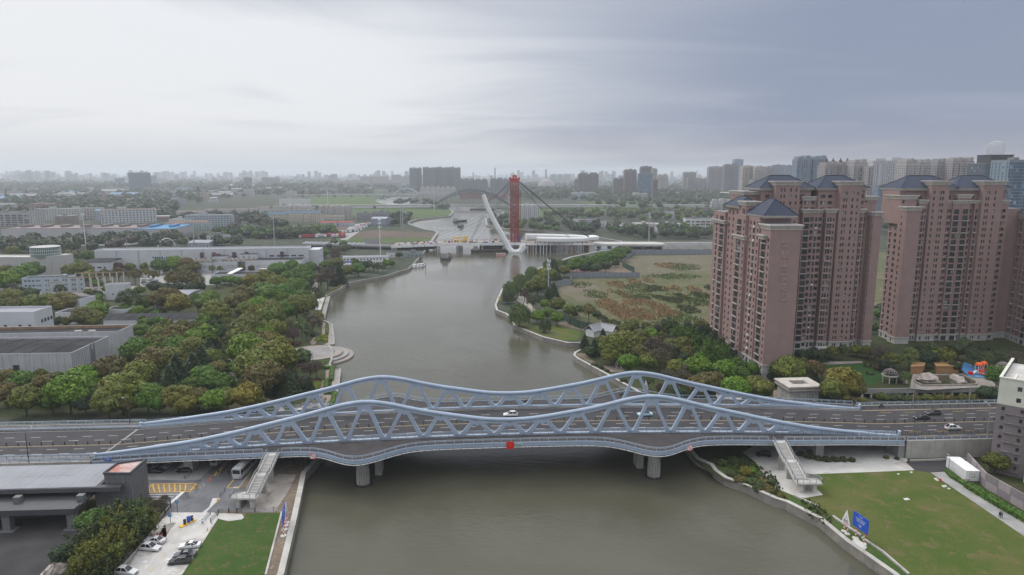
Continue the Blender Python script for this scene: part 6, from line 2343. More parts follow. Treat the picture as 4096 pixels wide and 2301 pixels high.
bld(3182,3239,637,'left of two blue grey residential towers with banded balconies',(.19,.24,.31),dist=1150,depth=24,name=T_,crown=2,cw=3.0)
bld(3245,3303,637,'right of two blue grey residential towers with banded balconies',(.19,.24,.31),dist=1150,depth=24,name=T_,crown=2,cw=3.0)
for i,(a,c)in enumerate(((3292,3345),(3348,3404))):
 t,(x0,x1,y,zt,w)=bld(a,c,662,('left','right')[i]+' of two mauve towers with little pointed domes',(.31,.275,.275),dist=1000,depth=24,name=T_,crown=2)
 for k in(.25,.75):
  q=MB()
  q.ribbon([[(-w/2+w*k+r*math.cos(2*math.pi*j/10),8+r*math.sin(2*math.pi*j/10),zt+4.5+z)for j in range(10)]for z,r in((0,2.6),(2.2,2.3),(4,1.0),(7,.1))],0,True)
  q.build('dome',M['bark'],t)
bld(3406,3462,654,'mauve tower with pale vertical strips left of the white tower',(.36,.335,.335),dist=980,depth=24,name=T_,crown=2,cw=2.8)
bld(3464,3486,668,'slim mauve tower touching the white tower',(.33,.31,.315),dist=960,depth=20,name=T_)
bld(3482,3610,645,'tall white residential tower with banded balconies between the two brown complexes',(.53,.53,.54),vb=888,depth=26,name=T_,cw=3.4,fl=3.0,rz=0.0,crown=2)
bld(3508,3552,745,'blue grey low tower before the white tower',(.17,.22,.30),vb=892,depth=16,name=T_,cw=2.6)
bld(3612,3662,652,'pale mauve tower with spires right of the white tower',(.38,.36,.355),dist=900,depth=24,name=T_,crown=3,cw=2.8)
bld(3664,3710,655,'pale mauve tower behind the wave roofed tower',(.36,.345,.345),dist=920,depth=24,name=T_,crown=2,cw=2.8)
bld(3735,3795,652,'greyish tower left of the broad pinkish tower',(.30,.29,.30),dist=930,depth=24,name=T_,crown=3)
bld(3797,3882,648,'broad pinkish grey tower before the dark sphere topped tower',(.33,.30,.30),dist=910,depth=24,name=T_,crown=4)
for i,(a,c)in enumerate(((3612,3704),(3840,3944))):
 t,(x0,x1,y,zt,w)=bld(a,c,727,'white tower with wavy roof and yellow sign box, '+('left','right')[i]+' of two alike',(.50,.49,.47),dist=900,depth=22,name=T_,cw=3.4,rz=0.0)
 q=MB()
 n=12
 q.ribbon([[(-w*.62+w*1.24*j/n,yy,zt+2.5+1.2*math.sin(j/n*6.0)+(1 if yy>5 else 0))for j in range(n+1)]for yy in(-1.5,9)])
 q.box(-w*.2,w*.35,2,8,zt+.7,zt+6)
 q.build('wave_roof',M['concrete_grey'],t)
 q=MB()
 q.box(w*.12,w*.42,1.2,1.9,zt+4.0,zt+7.8)
 q.build('sign_box',M['yellow'],t)
t,(x0,x1,y,zt,w)=bld(3924,4014,655,'dark glass tower topped by a wire sphere at the right edge',(.08,.09,.11),dist=760,depth=30,name='office_tower',cat='office building',ledge=False,glass='b',cw=2.6,ww=2.3,wh=2.2)
q=MB()
for i in range(24):
 a=-w*.24+w*.98*i/24
 q.box(a,a+.7,2,26,zt+.8,zt+9.0)
q.box(-w*.24,w*.74,2.2,25.8,zt+.8,zt+7.6)
q.box(-w*.26,w*.76,1.8,26.2,zt+9.0,zt+9.8)
q.build('crown',M['soffit'],t)
q=MB()
Rs=32/F*(y*cp)
cz=zt+9.8+Rs*.72
for k in range(12):
 a=math.pi*k/12
 q.tube([(w*.24+Rs*math.cos(f)*math.cos(a),14+Rs*math.cos(f)*math.sin(a),cz+Rs*math.sin(f))for f in[2*math.pi*j/28 for j in range(29)]],.14,4)
for f in(-.5,-.2,.1,.4,.7,1.0):
 r=Rs*math.cos(f)
 q.tube([(w*.24+r*math.cos(2*math.pi*j/28),14+r*math.sin(2*math.pi*j/28),cz+Rs*math.sin(f))for j in range(29)],.14,4)
q.build('wire_sphere',M['winframe_w'],t)
text('lettering','世纪汇',3.0,M['red'],t,(w*.18,-.3,zt-9),RX)
bld(4016,4120,642,'blue grey glass tower cut off by the right edge',(.20,.25,.30),dist=640,depth=26,name='office_tower',cat='office building',ledge=False,glass='b',cw=2.2,ww=2.0,wh=2.4)
t,(x0,x1,y,zt,w)=bld(2297,2388,877,'white school building with three arches under its roof edge',(.56,.56,.57),vb=912,depth=14,name='school_building',cat='school',fl=3.4,ledge=False,ww=2.6,cw=3.2)
q=MB()
for k in(.3,.52,.74):
 q.tube([(-w/2+w*k+3.4*math.cos(a),-.15,zt-3.6+2.2*math.sin(a))for a in[math.pi*i/10 for i in range(11)]],.35,5)
q.build('arch',M['winframe'],t)
bld(2386,2427,883,'white lower wing right of the school with arches',(.54,.54,.55),vb=911,depth=12,name='school_building',cat='school',fl=3.4)
t,(x0,x1,y,zt,w)=bld(2742,2902,875,'long white office building with dark window bands and red lettering',(.57,.56,.53),vb=916,depth=16,name='office_building',cat='office building',fl=4.4,cw=7.0,ww=6.0,wh=2.2,ledge=False,rz=0.0)
text('lettering','广阔天地 ● 大有作为',2.0,M['red'],t,(0,-.2,zt*.52),RX)
q=MB()
q.box(w*.36,w*.46,3,9,zt+.1,zt+4.2)
q.build('stair_head',M['white'],t)
bld(2847,2930,806,'grey and white residential block left behind the brown complex',(.46,.46,.47),vb=838,depth=14,crown=3)
bld(2660,2770,797,'long pink building among trees in the middle distance',(.42,.24,.23),vb=808,depth=14,name='low_building',cat='building',ledge=False)
bld(2710,2742,804,'small cream house before the long pink building',(.52,.48,.36),vb=817,depth=10,name='house',cat='house',style='hip',hip_h=3)
bld(2602,2640,853,'white cubic building left of its stepped neighbour in the trees',(.50,.51,.53),vb=873,depth=14,name='office_building',cat='office building',ledge=False)
bld(2640,2698,846,'white stepped building with roof tanks in the trees',(.50,.51,.53),vb=873,depth=16,name='office_building',cat='office building',ledge=False)
bld(2536,2563,842,'small pale building alone in the trees left of the stepped white one',(.46,.47,.48),vb=857,depth=10,name='house',cat='house',ledge=False)
bld(2078,2158,830,'white six storey flats just right of the red tower',(.54,.53,.53),vb=879,depth=14,crown=4)
for i,(a,c,v)in enumerate(((2460,2540,907),(2545,2620,897),(2625,2735,899),(2630,2780,917),(2722,2786,911))):
 bld(a,c,v,('low white shed by the school trees','flat pale roofed works, left','flat pale roofed works, right','long low white works nearest the poplars','low white works with small windows nearest the brown complex')[i],(.46,.46,.46),vb=v+14,depth=34,name='works_building',cat='factory building',roof=(.34,.33,.32),ledge=False,fl=4.5)
random.seed(11)
for r,(v,n,a0,a1)in enumerate(((752,7,2170,2290),(764,8,2150,2300),(777,7,2100,2290),(790,4,2160,2290))):
 for i in range(n):
  a=lerp(a0,a1,i/n)
  bld(a,a+(a1-a0)/n*.84,v-9-random.random()*3,'white house with dark roof in the terraced rows right of the red tower',jit((.48,.47,.46)),vb=v,depth=12,style='gable',roof=(.13,.13,.14),hip_h=3,group='terraced white houses beyond the far right bank',name='terraced_house',cat='house',ledge=False)
for i,(a,c,vt,vb)in enumerate(((705,762,845,872),(764,822,845,873),(823,878,838,866),(880,935,838,866),(937,990,837,865),(992,1030,836,864),(1031,1078,829,857))):
 bld(a,c,vt,'block %s from left in the long row of white flats with brown roofs'%('one','two','three','four','five','six','seven')[i],(.55,.53,.51),vb=vb+6,depth=13,style='gable',roof=(.13,.105,.10),hip_h=3.5,rz=.05)
for i,(a,c,vt,vb)in enumerate(((1036,1092,855,888),(1094,1149,853,888),(1153,1214,849,889),(1216,1283,848,890))):
 bld(a,c,vt,'cream flats with a blue roof, %s of four from the left'%('first','second','third','fourth')[i],(.57,.52,.42),vb=vb,depth=13,style='gable',roof=(.045,.11,.17),hip_h=3.2,rz=0)
bld(1088,1165,834,'grey white flats with stepped roofs behind the blue roofed flats, left',(.46,.44,.42),vb=864,depth=13,crown=4)
bld(1168,1246,834,'grey white flats with stepped roofs behind the blue roofed flats, right',(.46,.44,.42),vb=864,depth=13,crown=4)
bld(1270,1404,834,'broad beige grey flats with framed balconies right of the blue roofs',(.42,.40,.375),vb=876,depth=14,crown=6)
bld(1284,1374,859,'long low cream building in front of the beige flats',(.55,.50,.43),vb=882,depth=10,name='low_building',cat='building',ledge=False,fl=3.6)
bld(1428,1490,852,'grey office block left half near the river meadow',(.27,.27,.285),vb=884,depth=16,name='office_building',cat='office building')
bld(1492,1552,848,'grey office block right half near the river meadow',(.28,.28,.295),vb=880,depth=16,name='office_building',cat='office building')
bld(1484,1545,872,'blue grey metal shed with a shallow pitched roof by the lorry queue',(.23,.27,.34),vb=905,depth=30,style='gable',roof=(.33,.35,.38),hip_h=2,name='shed',cat='shed',ledge=False,fl=30)
bld(1280,1346,888,'left blue grey prefab with a red roof beside the brown field',(.40,.44,.49),vb=907,depth=9,style='gable',roof=(.30,.055,.05),hip_h=2,name='prefab',cat='prefab',ledge=False)
bld(1350,1413,887,'right blue grey prefab with a red roof beside the brown field',(.40,.44,.49),vb=906,depth=9,style='gable',roof=(.30,.055,.05),hip_h=2,name='prefab',cat='prefab',ledge=False)
bld(1116,1228,794,'white windowless warehouse on the far left meadow',(.56,.56,.56),vb=819,depth=30,name='warehouse',cat='warehouse',ledge=False,fl=14,cw=20)
bld(656,742,890,'pale teal flats with red brown roofs, left of two',(.36,.44,.44),vb=921,depth=13,style='hip',roof=(.16,.09,.08),hip_h=3)
bld(744,836,886,'pale teal flats with red brown roofs, right of two',(.36,.44,.44),vb=922,depth=13,style='hip',roof=(.16,.09,.08),hip_h=3)
bld(535,690,918,'grey factory with a bright blue roof in front of the teal flats',(.40,.40,.41),vb=955,depth=85,roof=(.075,.22,.38),name='factory_hall',cat='factory hall',ledge=False,fl=20,cw=30,rz=.15)
bld(12,330,916,'very long white works with two rows of dark windows at the far left, left part',(.45,.43,.44),vb=954,depth=60,roof=(.20,.16,.155),name='factory_hall',cat='factory hall',ledge=False,fl=7,cw=16,ww=7,wh=1.8)
bld(332,560,914,'very long white works with two rows of dark windows at the far left, right part',(.45,.43,.44),vb=952,depth=60,roof=(.20,.16,.155),name='factory_hall',cat='factory hall',ledge=False,fl=7,cw=16,ww=7,wh=1.8)
bld(-30,118,850,'grey frame building with deep balconies at the left edge',(.36,.35,.34),vb=905,depth=20,cw=9,ww=7.5,wh=2.4,fl=3.6)
bld(118,142,842,'pale stair tower on the frame building at the left edge',(.42,.41,.40),vb=905,depth=20,ledge=False)
bld(91,170,824,'long brick red building left in the middle plain',(.21,.085,.085),vb=850,depth=30,name='brick_building',cat='building',ledge=False)
bld(172,210,822,'dark red block at the end of the brick red building',(.17,.075,.08),vb=852,depth=24,name='brick_building',cat='building',ledge=False)
bld(496,556,795,'bright yellow building in the middle of the left plain',(.60,.47,.20),vb=814,depth=16,name='office_building',cat='building')
bld(358,495,811,'long low yellow works left of the bright yellow building',(.50,.40,.20),vb=822,depth=16,name='works_building',cat='factory building',ledge=False)
bld(504,558,818,'white flats in front of the bright yellow building',(.55,.55,.55),vb=845,depth=13)
bld(178,240,795,'pale yellow works with a taller middle far left',(.50,.44,.29),vb=812,depth=18,name='works_building',cat='factory building',ledge=False)
bld(684,708,790,'grey white flats, taller part, right of the yellow building',(.40,.42,.45),vb=824,depth=16)
bld(709,734,797,'grey white flats, lower part, right of the yellow building',(.36,.39,.43),vb=824,depth=16)
bld(648,671,802,'small cream block left of the grey white flats',(.50,.47,.42),vb=820,depth=12)
bld(783,828,768,'cream office block with orange brown bands on the left plain',(.47,.40,.31),vb=806,depth=18,name='office_building',cat='office building')
bld(828,868,798,'low white building right of the cream office block',(.52,.52,.53),vb=812,depth=14,name='low_building',cat='building',ledge=False)
bld(875,933,766,'white office building on the left plain',(.50,.49,.49),vb=784,depth=16,name='office_building',cat='office building')
bld(973,1010,757,'white stepped office building on the left plain',(.50,.49,.48),vb=788,depth=16,name='office_building',cat='office building')
bld(828,905,943,'white three storey office with a red annex behind the long works',(.55,.55,.56),vb=978,depth=14,name='office_building',cat='office building',ledge=False)
bld(752,835,967,'grey roofed shed left of the white office behind the long works',(.36,.38,.42),vb=990,depth=26,style='gable',roof=(.27,.28,.31),hip_h=2,name='shed',cat='shed',ledge=False)
bld(270,325,842,'pale blue works left of the guyed mast',(.28,.36,.46),vb=865,depth=20,name='works_building',cat='factory building',ledge=False)
bld(335,368,844,'pale blue works tower behind the trees of the left plain',(.28,.36,.46),vb=872,depth=20,name='works_building',cat='factory building',ledge=False)
bld(1270,1295,766,'pale round fronted house by the far avenue',(.48,.47,.44),vb=779,depth=12,name='house',cat='house',ledge=False)
bld(1455,1518,964,'white house with dark pitched roofs on the bright green meadow',(.60,.60,.60),vb=977,depth=12,style='gable',roof=(.10,.095,.10),hip_h=5,name='house',cat='house',ledge=False)
bld(1544,1575,1012,'small white hut behind the site office',(.60,.60,.60),vb=1030,depth=8,name='hut',cat='hut',ledge=False)
bld(1612,1688,1014,'low greenish shed on the river edge below the new bridge',(.24,.31,.31),vb=1030,depth=8,name='shed',cat='shed',ledge=False,fl=9)
bld(3010,3100,720,'grey office slab far behind the brown complex',(.28,.28,.29),dist=1250,depth=20)
def chimney(u,vb,vt,r,lab,col):
 y=3600 if vb is None else at(u,vb)[1]
 x=(u-CX)/F*y*cp
 q=MB()
 q.cyl(x,y,0,z_at(vt,y),r,r*.6,12)
 o=q.build('chimney',M['tint'])
 o.color=(*col,1)
 tag(o,lab,'chimney')
chimney(2184,None,677,8,'pale tall chimney beside the hazy dome on the horizon',(.5,.5,.5))
chimney(31,None,733,5,'red and white chimney at the far left',(.4,.25,.25))
chimney(1893,None,690,6,'slim white chimney on the horizon above the grey slabs',(.5,.5,.5))
chimney(1980,None,671,6,'tall thin chimney on the horizon left of the red tower',(.5,.5,.5))
q=MB()
y=3500
x=(2184-CX)/F*y
q.ribbon([[(x+46*math.cos(f)*math.cos(a),y+46*math.cos(f)*math.sin(a),52*math.sin(f))for a in[2*math.pi*j/24 for j in range(24)]]for f in[math.pi/2*i/8 for i in range(9)]],0,True)
o=q.build('storage_dome',M['tint'])
o.color=(.30,.27,.26,1)
tag(o,'hazy pinkish storage dome on the horizon right of the red tower','dome')
for i,(a,c)in enumerate(((2202,2225),(2228,2252),(2255,2278))):
 bld(a,c,698,('left','middle','right')[i]+' of three white hazy blocks right of the storage dome',(.5,.5,.5),dist=4600,depth=20)
random.seed(21)
UNIT={}
for k,(w,d,hgt,st)in enumerate(((60,24,9,'f'),(40,14,17,'f'),(90,36,10,'g'),(50,13,18,'g'),(30,16,12,'f'),(70,13,20,'f'),(24,12,9,'g'))):
 b=MB()
 b.box(-w/2,w/2,-d/2,d/2,0,hgt,0)
 if st=='g':
  b.face([(-w/2,-d/2,hgt),(w/2,-d/2,hgt),(w/2,0,hgt+d*.16),(-w/2,0,hgt+d*.16)],1)
  b.face([(w/2,d/2,hgt),(-w/2,d/2,hgt),(-w/2,0,hgt+d*.16),(w/2,0,hgt+d*.16)],1)
  for x in(-w/2,w/2):
   b.face([(x,-d/2,hgt),(x,d/2,hgt),(x,0,hgt+d*.16)],0)
 else:
  b.box(-w/2+.4,w/2-.4,-d/2+.4,d/2-.4,hgt,hgt+.3,1)
  b.box(-w*.2,-w*.05,-2,3,hgt+.3,hgt+3,0)
 for f in range(int(hgt/3.2)):
  for c in range(int(w/4.2)):
   x=-w/2+w*(c+.5)/int(w/4.2)
   b.box(x-1.0,x+1.0,-d/2-.1,-d/2-.002,f*3.2+1.0,f*3.2+2.5,2,bottom=False)
 UNIT[k]=b
roofs=[mat('plain_roof_%s'%n,c,.8,.15,.05)for n,c in(('grey',(.21,.21,.22)),('red',(.20,.10,.09)),('blue',(.13,.22,.34)),('pale',(.38,.38,.38)))]
um={}
lbank=[at(u,v)for u,v in LB]
keep_out=[[at(u,v)for u,v in pl]for pl in([(1290,990),(1000,1040),(1000,900),(1300,780),(1700,780),(1850,800),(2050,800),(2150,900),(2400,960),(2500,1010),(2000,1250),(1300,1250)],[(2020,905),(2700,950),(4200,960),(4200,860),(2700,800),(2020,800)],[(700,905),(2050,905),(2050,785),(1000,785),(700,825)])]
placed=[]
GROUP_L,GROUP_R='low buildings scattered over the left plain','low buildings scattered over the right plain'
cols=[(.42,.42,.43),(.34,.34,.36),(.48,.47,.45),(.40,.36,.31),(.29,.31,.34),(.26,.17,.16),(.36,.41,.46)]
tries=0
while len(placed)<230 and tries<9000:
 tries+=1
 v=716+200*random.random()**1.9
 u=random.uniform(-60,3100)
 if 1480<u<2300 and v>745:
  continue
 if u<700 and v>905 or u>2300 and v>800:
  continue
 x,y=at(u,v)
 if any(inside((x,y),pl)for pl in keep_out):
  continue
 rad=34 if y<2500 else 60
 if any((x-a)**2+(y-c)**2<rad*rad for a,c in placed):
  continue
 placed.append((x,y))
 k,rf=random.randrange(7),random.choices(range(4),(5,2,1,3))[0]
 if(k,rf)not in um:
  um[(k,rf)]=UNIT[k].mesh('low_building',[M['tint'],roofs[rf],M['glass_far']])
 o=inst('low_building',um[(k,rf)],None,(x,y,0),random.gauss(0.05,.18),random.uniform(.8,1.2),jit(random.choice(cols)))
 left=x<0
 tag(o,('low factory or block of flats among trees on the hazy left plain' if left else 'low factory or block of flats among trees on the hazy right plain'),'building',GROUP_L if left else GROUP_R)
b=MB()
random.seed(5)
for i in range(2600):
 v=702+34*random.random()**1.3
 u=random.uniform(-200,4300)
 x,y=at(u,v)
 if y<3000:
  continue
 w,d=random.uniform(20,110),random.uniform(14,40)
 hgt=random.choice((7,9,10,14,18,18,22))if random.random()<.86 else random.uniform(30,75)
 if hgt>25:
  w,d=random.uniform(18,40),18
 b.box(x-w/2,x+w/2,y,y+d,0,hgt,random.randrange(4),bottom=False)
for c in range(42):
 u=random.choice((random.uniform(0,380),random.uniform(600,1100),random.uniform(0,1700),random.uniform(2050,3100)))
 y=random.uniform(5500,9500)
 x=(u-CX)/F*y
 for i in range(random.randrange(4,9)):
  w=random.uniform(20,34)
  xx,yy=x+random.uniform(-160,160),y+random.uniform(-100,100)
  b.box(xx-w/2,xx+w/2,yy,yy+16,0,random.uniform(55,105),random.randrange(4),bottom=False)
stuff(b.build('distant_city',[mat('distant_wall_%d'%i,c,.8,.2,.02)for i,c in enumerate(((.40,.40,.41),(.28,.28,.30),(.33,.29,.27),(.20,.21,.23)))]))
# trees
rng=np.random.default_rng(4)
def unit(n):
 v=rng.normal(size=(n,3))
 return v/np.linalg.norm(v,axis=1,keepdims=True)
def quads(c,nrm,size,asp=1.0,tang=None):
 """Leaf sprays: one small quad per centre."""
 n=len(c)
 t=rng.normal(size=(n,3))if tang is None else tang
 t=t-(t*nrm).sum(1,keepdims=True)*nrm
 t/=np.linalg.norm(t,axis=1,keepdims=True)+1e-9
 s=np.cross(nrm,t)
 h=(size*0.5)[:,None]
 a,b_=t*h*asp,s*h
 return np.stack([c-a-b_,c+a-b_*.6,c+a*.8+b_,c-a*.7+b_],1).reshape(-1,3)
def mesh_of(name,parts,mats,idx=None):
 """parts: list of (verts Nx4x3 flattened) quads arrays."""
 v=np.concatenate(parts)
 f=np.arange(len(v)).reshape(-1,4)
 me=bpy.data.meshes.new(name)
 me.vertices.add(len(v))
 me.vertices.foreach_set('co',v.astype(np.float32).ravel())
 me.loops.add(len(v))
 me.loops.foreach_set('vertex_index',f.ravel().astype(np.int32))
 me.polygons.add(len(f))
 me.polygons.foreach_set('loop_start',(np.arange(len(f))*4).astype(np.int32))
 me.materials.append(mats)
 me.update(calc_edges=True)
 return me
def core(rx,rz,zc,n=10,k=6):  # hidden ellipsoid added inside a crown to block light between the leaves
 out=[]
 for i in range(k):
  for j in range(n):
   q=[]
   for a,c in((i,j),(i,j+1),(i+1,j+1),(i+1,j)):
    f,g=-math.pi/2+math.pi*a/k,2*math.pi*c/n
    q.append((rx*math.cos(f)*math.cos(g),rx*math.cos(f)*math.sin(g),zc+rz*math.sin(f)))
   out.extend(q)
 return np.array(out)
def crown_broad(lobes=56,per=130,vr=.82,size=.088,lob=(.24,.38),name='crown',m='leaf',low=-.35,corek=.80):
 d=unit(lobes*3)
 d=d[d[:,2]>low][:lobes]
 k=len(d)
 rad=rng.uniform(*lob,size=k)
 wob=rng.uniform(.80,1.04,size=k)
 c=d*(wob*(1-rad*.62))[:,None]*np.array([1,1,vr])
 out=[core(corek,corek*vr,0)]
 for i in range(k):
  q=unit(per)
  q=q[(q@d[i])>-.35]
  p=c[i]+q*(rad[i]*rng.uniform(.88,1.05,size=len(q)))[:,None]
  nn=q+rng.normal(scale=.30,size=q.shape)
  nn/=np.linalg.norm(nn,axis=1,keepdims=True)
  out.append(quads(p,nn,size*rng.uniform(.65,1.3,size=len(q)),1.25))
 return mesh_of(name,out,M[m])
def crown_conifer(tiers=15,per=330,size=.13,name='crown'):
 out=[np.concatenate([core(.30,1.1,.0)])]
 for i in range(tiers):
  f=i/(tiers-1)
  z=-1.1+2.5*f
  r=(1-f)**.8*.95+.05
  n=int(per*(r*.9+.15))
  a=rng.uniform(0,2*math.pi,n)
  rr=r*np.sqrt(rng.uniform(.15,1.0,n))*(1+.18*np.sin(a*(5+i%3)+i))
  p=np.stack([rr*np.cos(a),rr*np.sin(a),z-rr*.35+rng.normal(scale=.04,size=n)],1)
  nn=np.stack([np.cos(a)*.4,np.sin(a)*.4,np.ones(n)],1)+rng.normal(scale=.35,size=(n,3))
  nn/=np.linalg.norm(nn,axis=1,keepdims=True)
  out.append(quads(p,nn,size*rng.uniform(.6,1.3,n),1.7,np.stack([np.cos(a),np.sin(a),-.35*np.ones(n)],1)))
 return mesh_of(name,out,M['leaf'])
def crown_willow(n=5200,name='crown'):
 d=unit(n)
 d[:,2]=np.abs(d[:,2])
 base=d*(rng.uniform(.55,1.0,n)[:,None])*np.array([1,1,.8])
 drop=rng.uniform(0,1.0,n)*(.35+.75*np.hypot(base[:,0],base[:,1]))
 p=base-np.stack([np.zeros(n),np.zeros(n),drop],1)
 nn=d*np.array([1,1,.15])+rng.normal(scale=.3,size=d.shape)
 nn/=np.linalg.norm(nn,axis=1,keepdims=True)
 tg=np.tile(np.array([0,0,1.0]),(n,1))+rng.normal(scale=.12,size=(n,3))
 return mesh_of(name,[core(.5,.45,.0),quads(p,nn,rng.uniform(.05,.085,n),2.6,tg)],M['leaf'])
def crown_bare(n=2600,name='crown'):
 d=unit(n)
 d=d[d[:,2]>-.35]
 p=d*rng.uniform(.35,1.02,len(d))[:,None]*np.array([1,1,.9])
 tg=d+np.array([0,0,.6])+rng.normal(scale=.3,size=d.shape)
 nn=unit(len(d))
 return mesh_of(name,[quads(p,nn,rng.uniform(.03,.05,len(d)),5.0,tg)],M['leaf'])
def crown_bamboo(n=5200,name='crown'):
 st=rng.normal(scale=.42,size=(22,2))
 hh=rng.uniform(.9,1.5,22)
 k=rng.integers(0,22,n)
 t_=rng.uniform(.1,1,n)
 w=.30*np.sin(np.pi*np.clip(t_,0,1))+.05
 lean=st[k]*.6
 p=np.stack([st[k,0]+lean[:,0]*t_**2+rng.normal(size=n)*w*.6,st[k,1]+lean[:,1]*t_**2+rng.normal(size=n)*w*.6,-1+2*t_*hh[k]/1.2],1)
 nn=unit(n)
 nn[:,2]=np.abs(nn[:,2])+.3
 nn/=np.linalg.norm(nn,axis=1,keepdims=True)
 return mesh_of(name,[quads(p,nn,rng.uniform(.05,.10,n),2.2)],M['leaf'])
PROTO={'broad':[crown_broad()for _ in range(6)]+[crown_broad(30,170,.9,.088,(.30,.46)),crown_broad(64,90,.75,.085,(.18,.30))],'round':[crown_broad(26,150,1.0,.11,(.25,.36),low=-.8)for _ in range(2)],'loose':[crown_broad(38,75,1.0,.075,(.20,.34),corek=.40)for _ in range(3)],'conifer':[crown_conifer()for _ in range(3)],'willow':[crown_willow()for _ in range(3)],'bare':[crown_bare()for _ in range(3)],'blossom':[crown_broad(30,90,.8,.07,(.2,.34),corek=.35)for _ in range(2)],'bamboo':[crown_bamboo()for _ in range(3)],'shrub':[crown_broad(22,90,.72,.13,(.26,.42),low=-.1)for _ in range(3)],'small':[crown_broad(9,26,.85,.26,(.34,.50),low=-.5,corek=.76)for _ in range(4)]}
def trunk_mesh(seed,limbs=5,bark='bark'):
 random.seed(seed)
 b=MB()
 b.tube([(0,0,-.15),(.01,0,.3),(-.02,.01,.62),(0,.02,1.0)],[.085,.062,.052,.03],7)
 for i in range(limbs):
  a=2*math.pi*i/limbs+random.uniform(-.4,.4)
  z=random.uniform(.45,.7)
  r=random.uniform(.35,.6)
  b.tube([(0,0,z),(r*.5*math.cos(a),r*.5*math.sin(a),z+.22),(r*math.cos(a),r*math.sin(a),z+.55)],[.035,.026,.012],5)
 return b.mesh('trunk',M['bark'])
TRUNK=[trunk_mesh(i)for i in range(4)]
NAMES={'broad':'broadleaf_tree','round':'clipped_tree','loose':'broadleaf_tree','conifer':'conifer_tree','willow':'willow_tree','bare':'bare_tree','blossom':'blossom_tree','bamboo':'bamboo_clump','shrub':'shrub','small':'broadleaf_tree'}
SHAPE={'broad':(1.12,.9),'round':(1.5,1.0),'loose':(1.5,1.0),'conifer':(1.12,.85),'willow':(1.35,1.0),'bare':(1.5,1.0),'blossom':(1.2,.9),'bamboo':(1.25,1.0),'shrub':(.35,.9),'small':(1.1,.9)}
WORD={'broad':'rounded','round':'small clipped','loose':'loose crowned','conifer':'pointed','willow':'drooping','bare':'leafless','blossom':'blossoming','bamboo':'feathery','shrub':'low','small':'rounded'}
NOUN={'broad':'broadleaf tree','round':'tree','loose':'tree','conifer':'conifer','willow':'willow','bare':'tree','blossom':'tree','bamboo':'bamboo clump','shrub':'shrub','small':'tree'}
PAL={'bright':((.090,.165,.014),'bright green'),'green':((.062,.122,.018),'green'),'olive':((.096,.116,.022),'olive green'),'brown':((.096,.086,.028),'brownish olive'),'dark':((.028,.050,.024),'dark green'),'yellow':((.128,.126,.020),'yellowish olive'),'light':((.085,.125,.045),'pale green'),'grey':((.085,.072,.062),'greyish brown'),'pink':((.28,.165,.18),'pink'),'purple':((.055,.032,.036),'dark purple'),'mid':((.050,.072,.030),'mid green')}
TREES,FAR,NEAR=[],[],{}
def plant(x,y,r,kd,pal,zone,z0=0.0,trunk=True,hz=1.0):
 """One tree: an empty at its foot with trunk and crown."""
 col,word=PAL[pal]
 hc,hs=SHAPE[kd]
 lab='%s %s %s %s'%(WORD[kd],word,NOUN[kd],zone)
 grp='%s %ss %s'%(word,NOUN[kd],zone)
 cm=random.choice(PROTO[kd])
 cj=jit(col,.16)
 lab=' '.join(lab.split()[:16])
 if kd=='small':
  FAR.append((x,y,r,cm,cj))
  TREES.append((x,y,r))
  return
 rz=random.uniform(0,6.28)
 sx=random.uniform(.92,1.08)
 if not trunk:
  o=inst(NAMES[kd],cm,None,(x,y,z0+hc*r*hz),rz,(r*sx,r/sx,r*hs*hz),cj)
  tag(o,lab,'shrub' if kd=='shrub' else 'tree',grp)
 else:
  t=thing(NAMES[kd],lab,'shrub' if kd=='shrub' else 'tree',(x,y,z0),0,grp)
  inst('crown',cm,t,(0,0,hc*r*hz),rz,(r*sx,r/sx,r*hs*hz),cj)
  if kd!='shrub':
   inst('trunk',random.choice(TRUNK),t,(0,0,0),rz,(r*.75,r*.75,hc*r*hz*(.9 if kd!='conifer' else.5)))
 NEAR.setdefault(grp,[]).append((x/y,o if not trunk else t,'%s %s'%(word,NOUN[kd]),zone,lab))
 TREES.append((x,y,r))
def tree(u,v,rpx,kd,pal,zone,z0=0.0,trunk=True):
 """Plant the tree whose crown the survey shows centred at u, v with radius rpx."""
 hc,hs=SHAPE[kd]
 r=4.0
 for _ in range(6):
  x,y=at(u,v,z0+hc*r)
  r=rpx*(1.08 if kd=='broad' else 1)*(y*cp-(z0+hc*r-H)*sp)/F
 plant(x,y,r,kd,pal,zone,z0,trunk)
def trees(conv,zone,lst,z0=0.0,k=1.0):
 for e in lst:
  x,y,r,pal=e[:4]
  kd=e[4]if len(e)>4 else 'broad'
  (u,v),s_=conv((x,y))[0],conv((0,0),(1,0))
  tree(u,v,r*(s_[1][0]-s_[0][0])*k,kd,pal,zone,z0)
random.seed(31)
ZA='in the wood along the left approach road'
trees(N,ZA,[(45,1100,115,'brown'),(195,985,105,'green'),(230,1160,140,'olive'),(60,960,90,'brown'),(430,1040,125,'brown'),(300,1090,90,'olive'),(640,1090,185,'bright'),(480,1190,90,'green'),(770,975,150,'bright'),(790,1190,110,'dark'),(1000,1180,150,'olive'),(1130,1080,200,'olive'),(1180,1190,120,'brown'),(1010,890,165,'brown'),(1300,930,150,'olive'),(1140,915,95,'bright'),(1370,1130,145,'green'),(1480,1185,110,'green'),(1650,1140,135,'olive'),(1740,1210,95,'yellow'),(1850,1140,105,'brown'),(1990,1165,120,'bright'),(2120,1150,110,'olive'),(2300,1130,130,'yellow'),(2390,1180,80,'olive')],k=.98)
ZB='in the wood between grey halls and riverside'
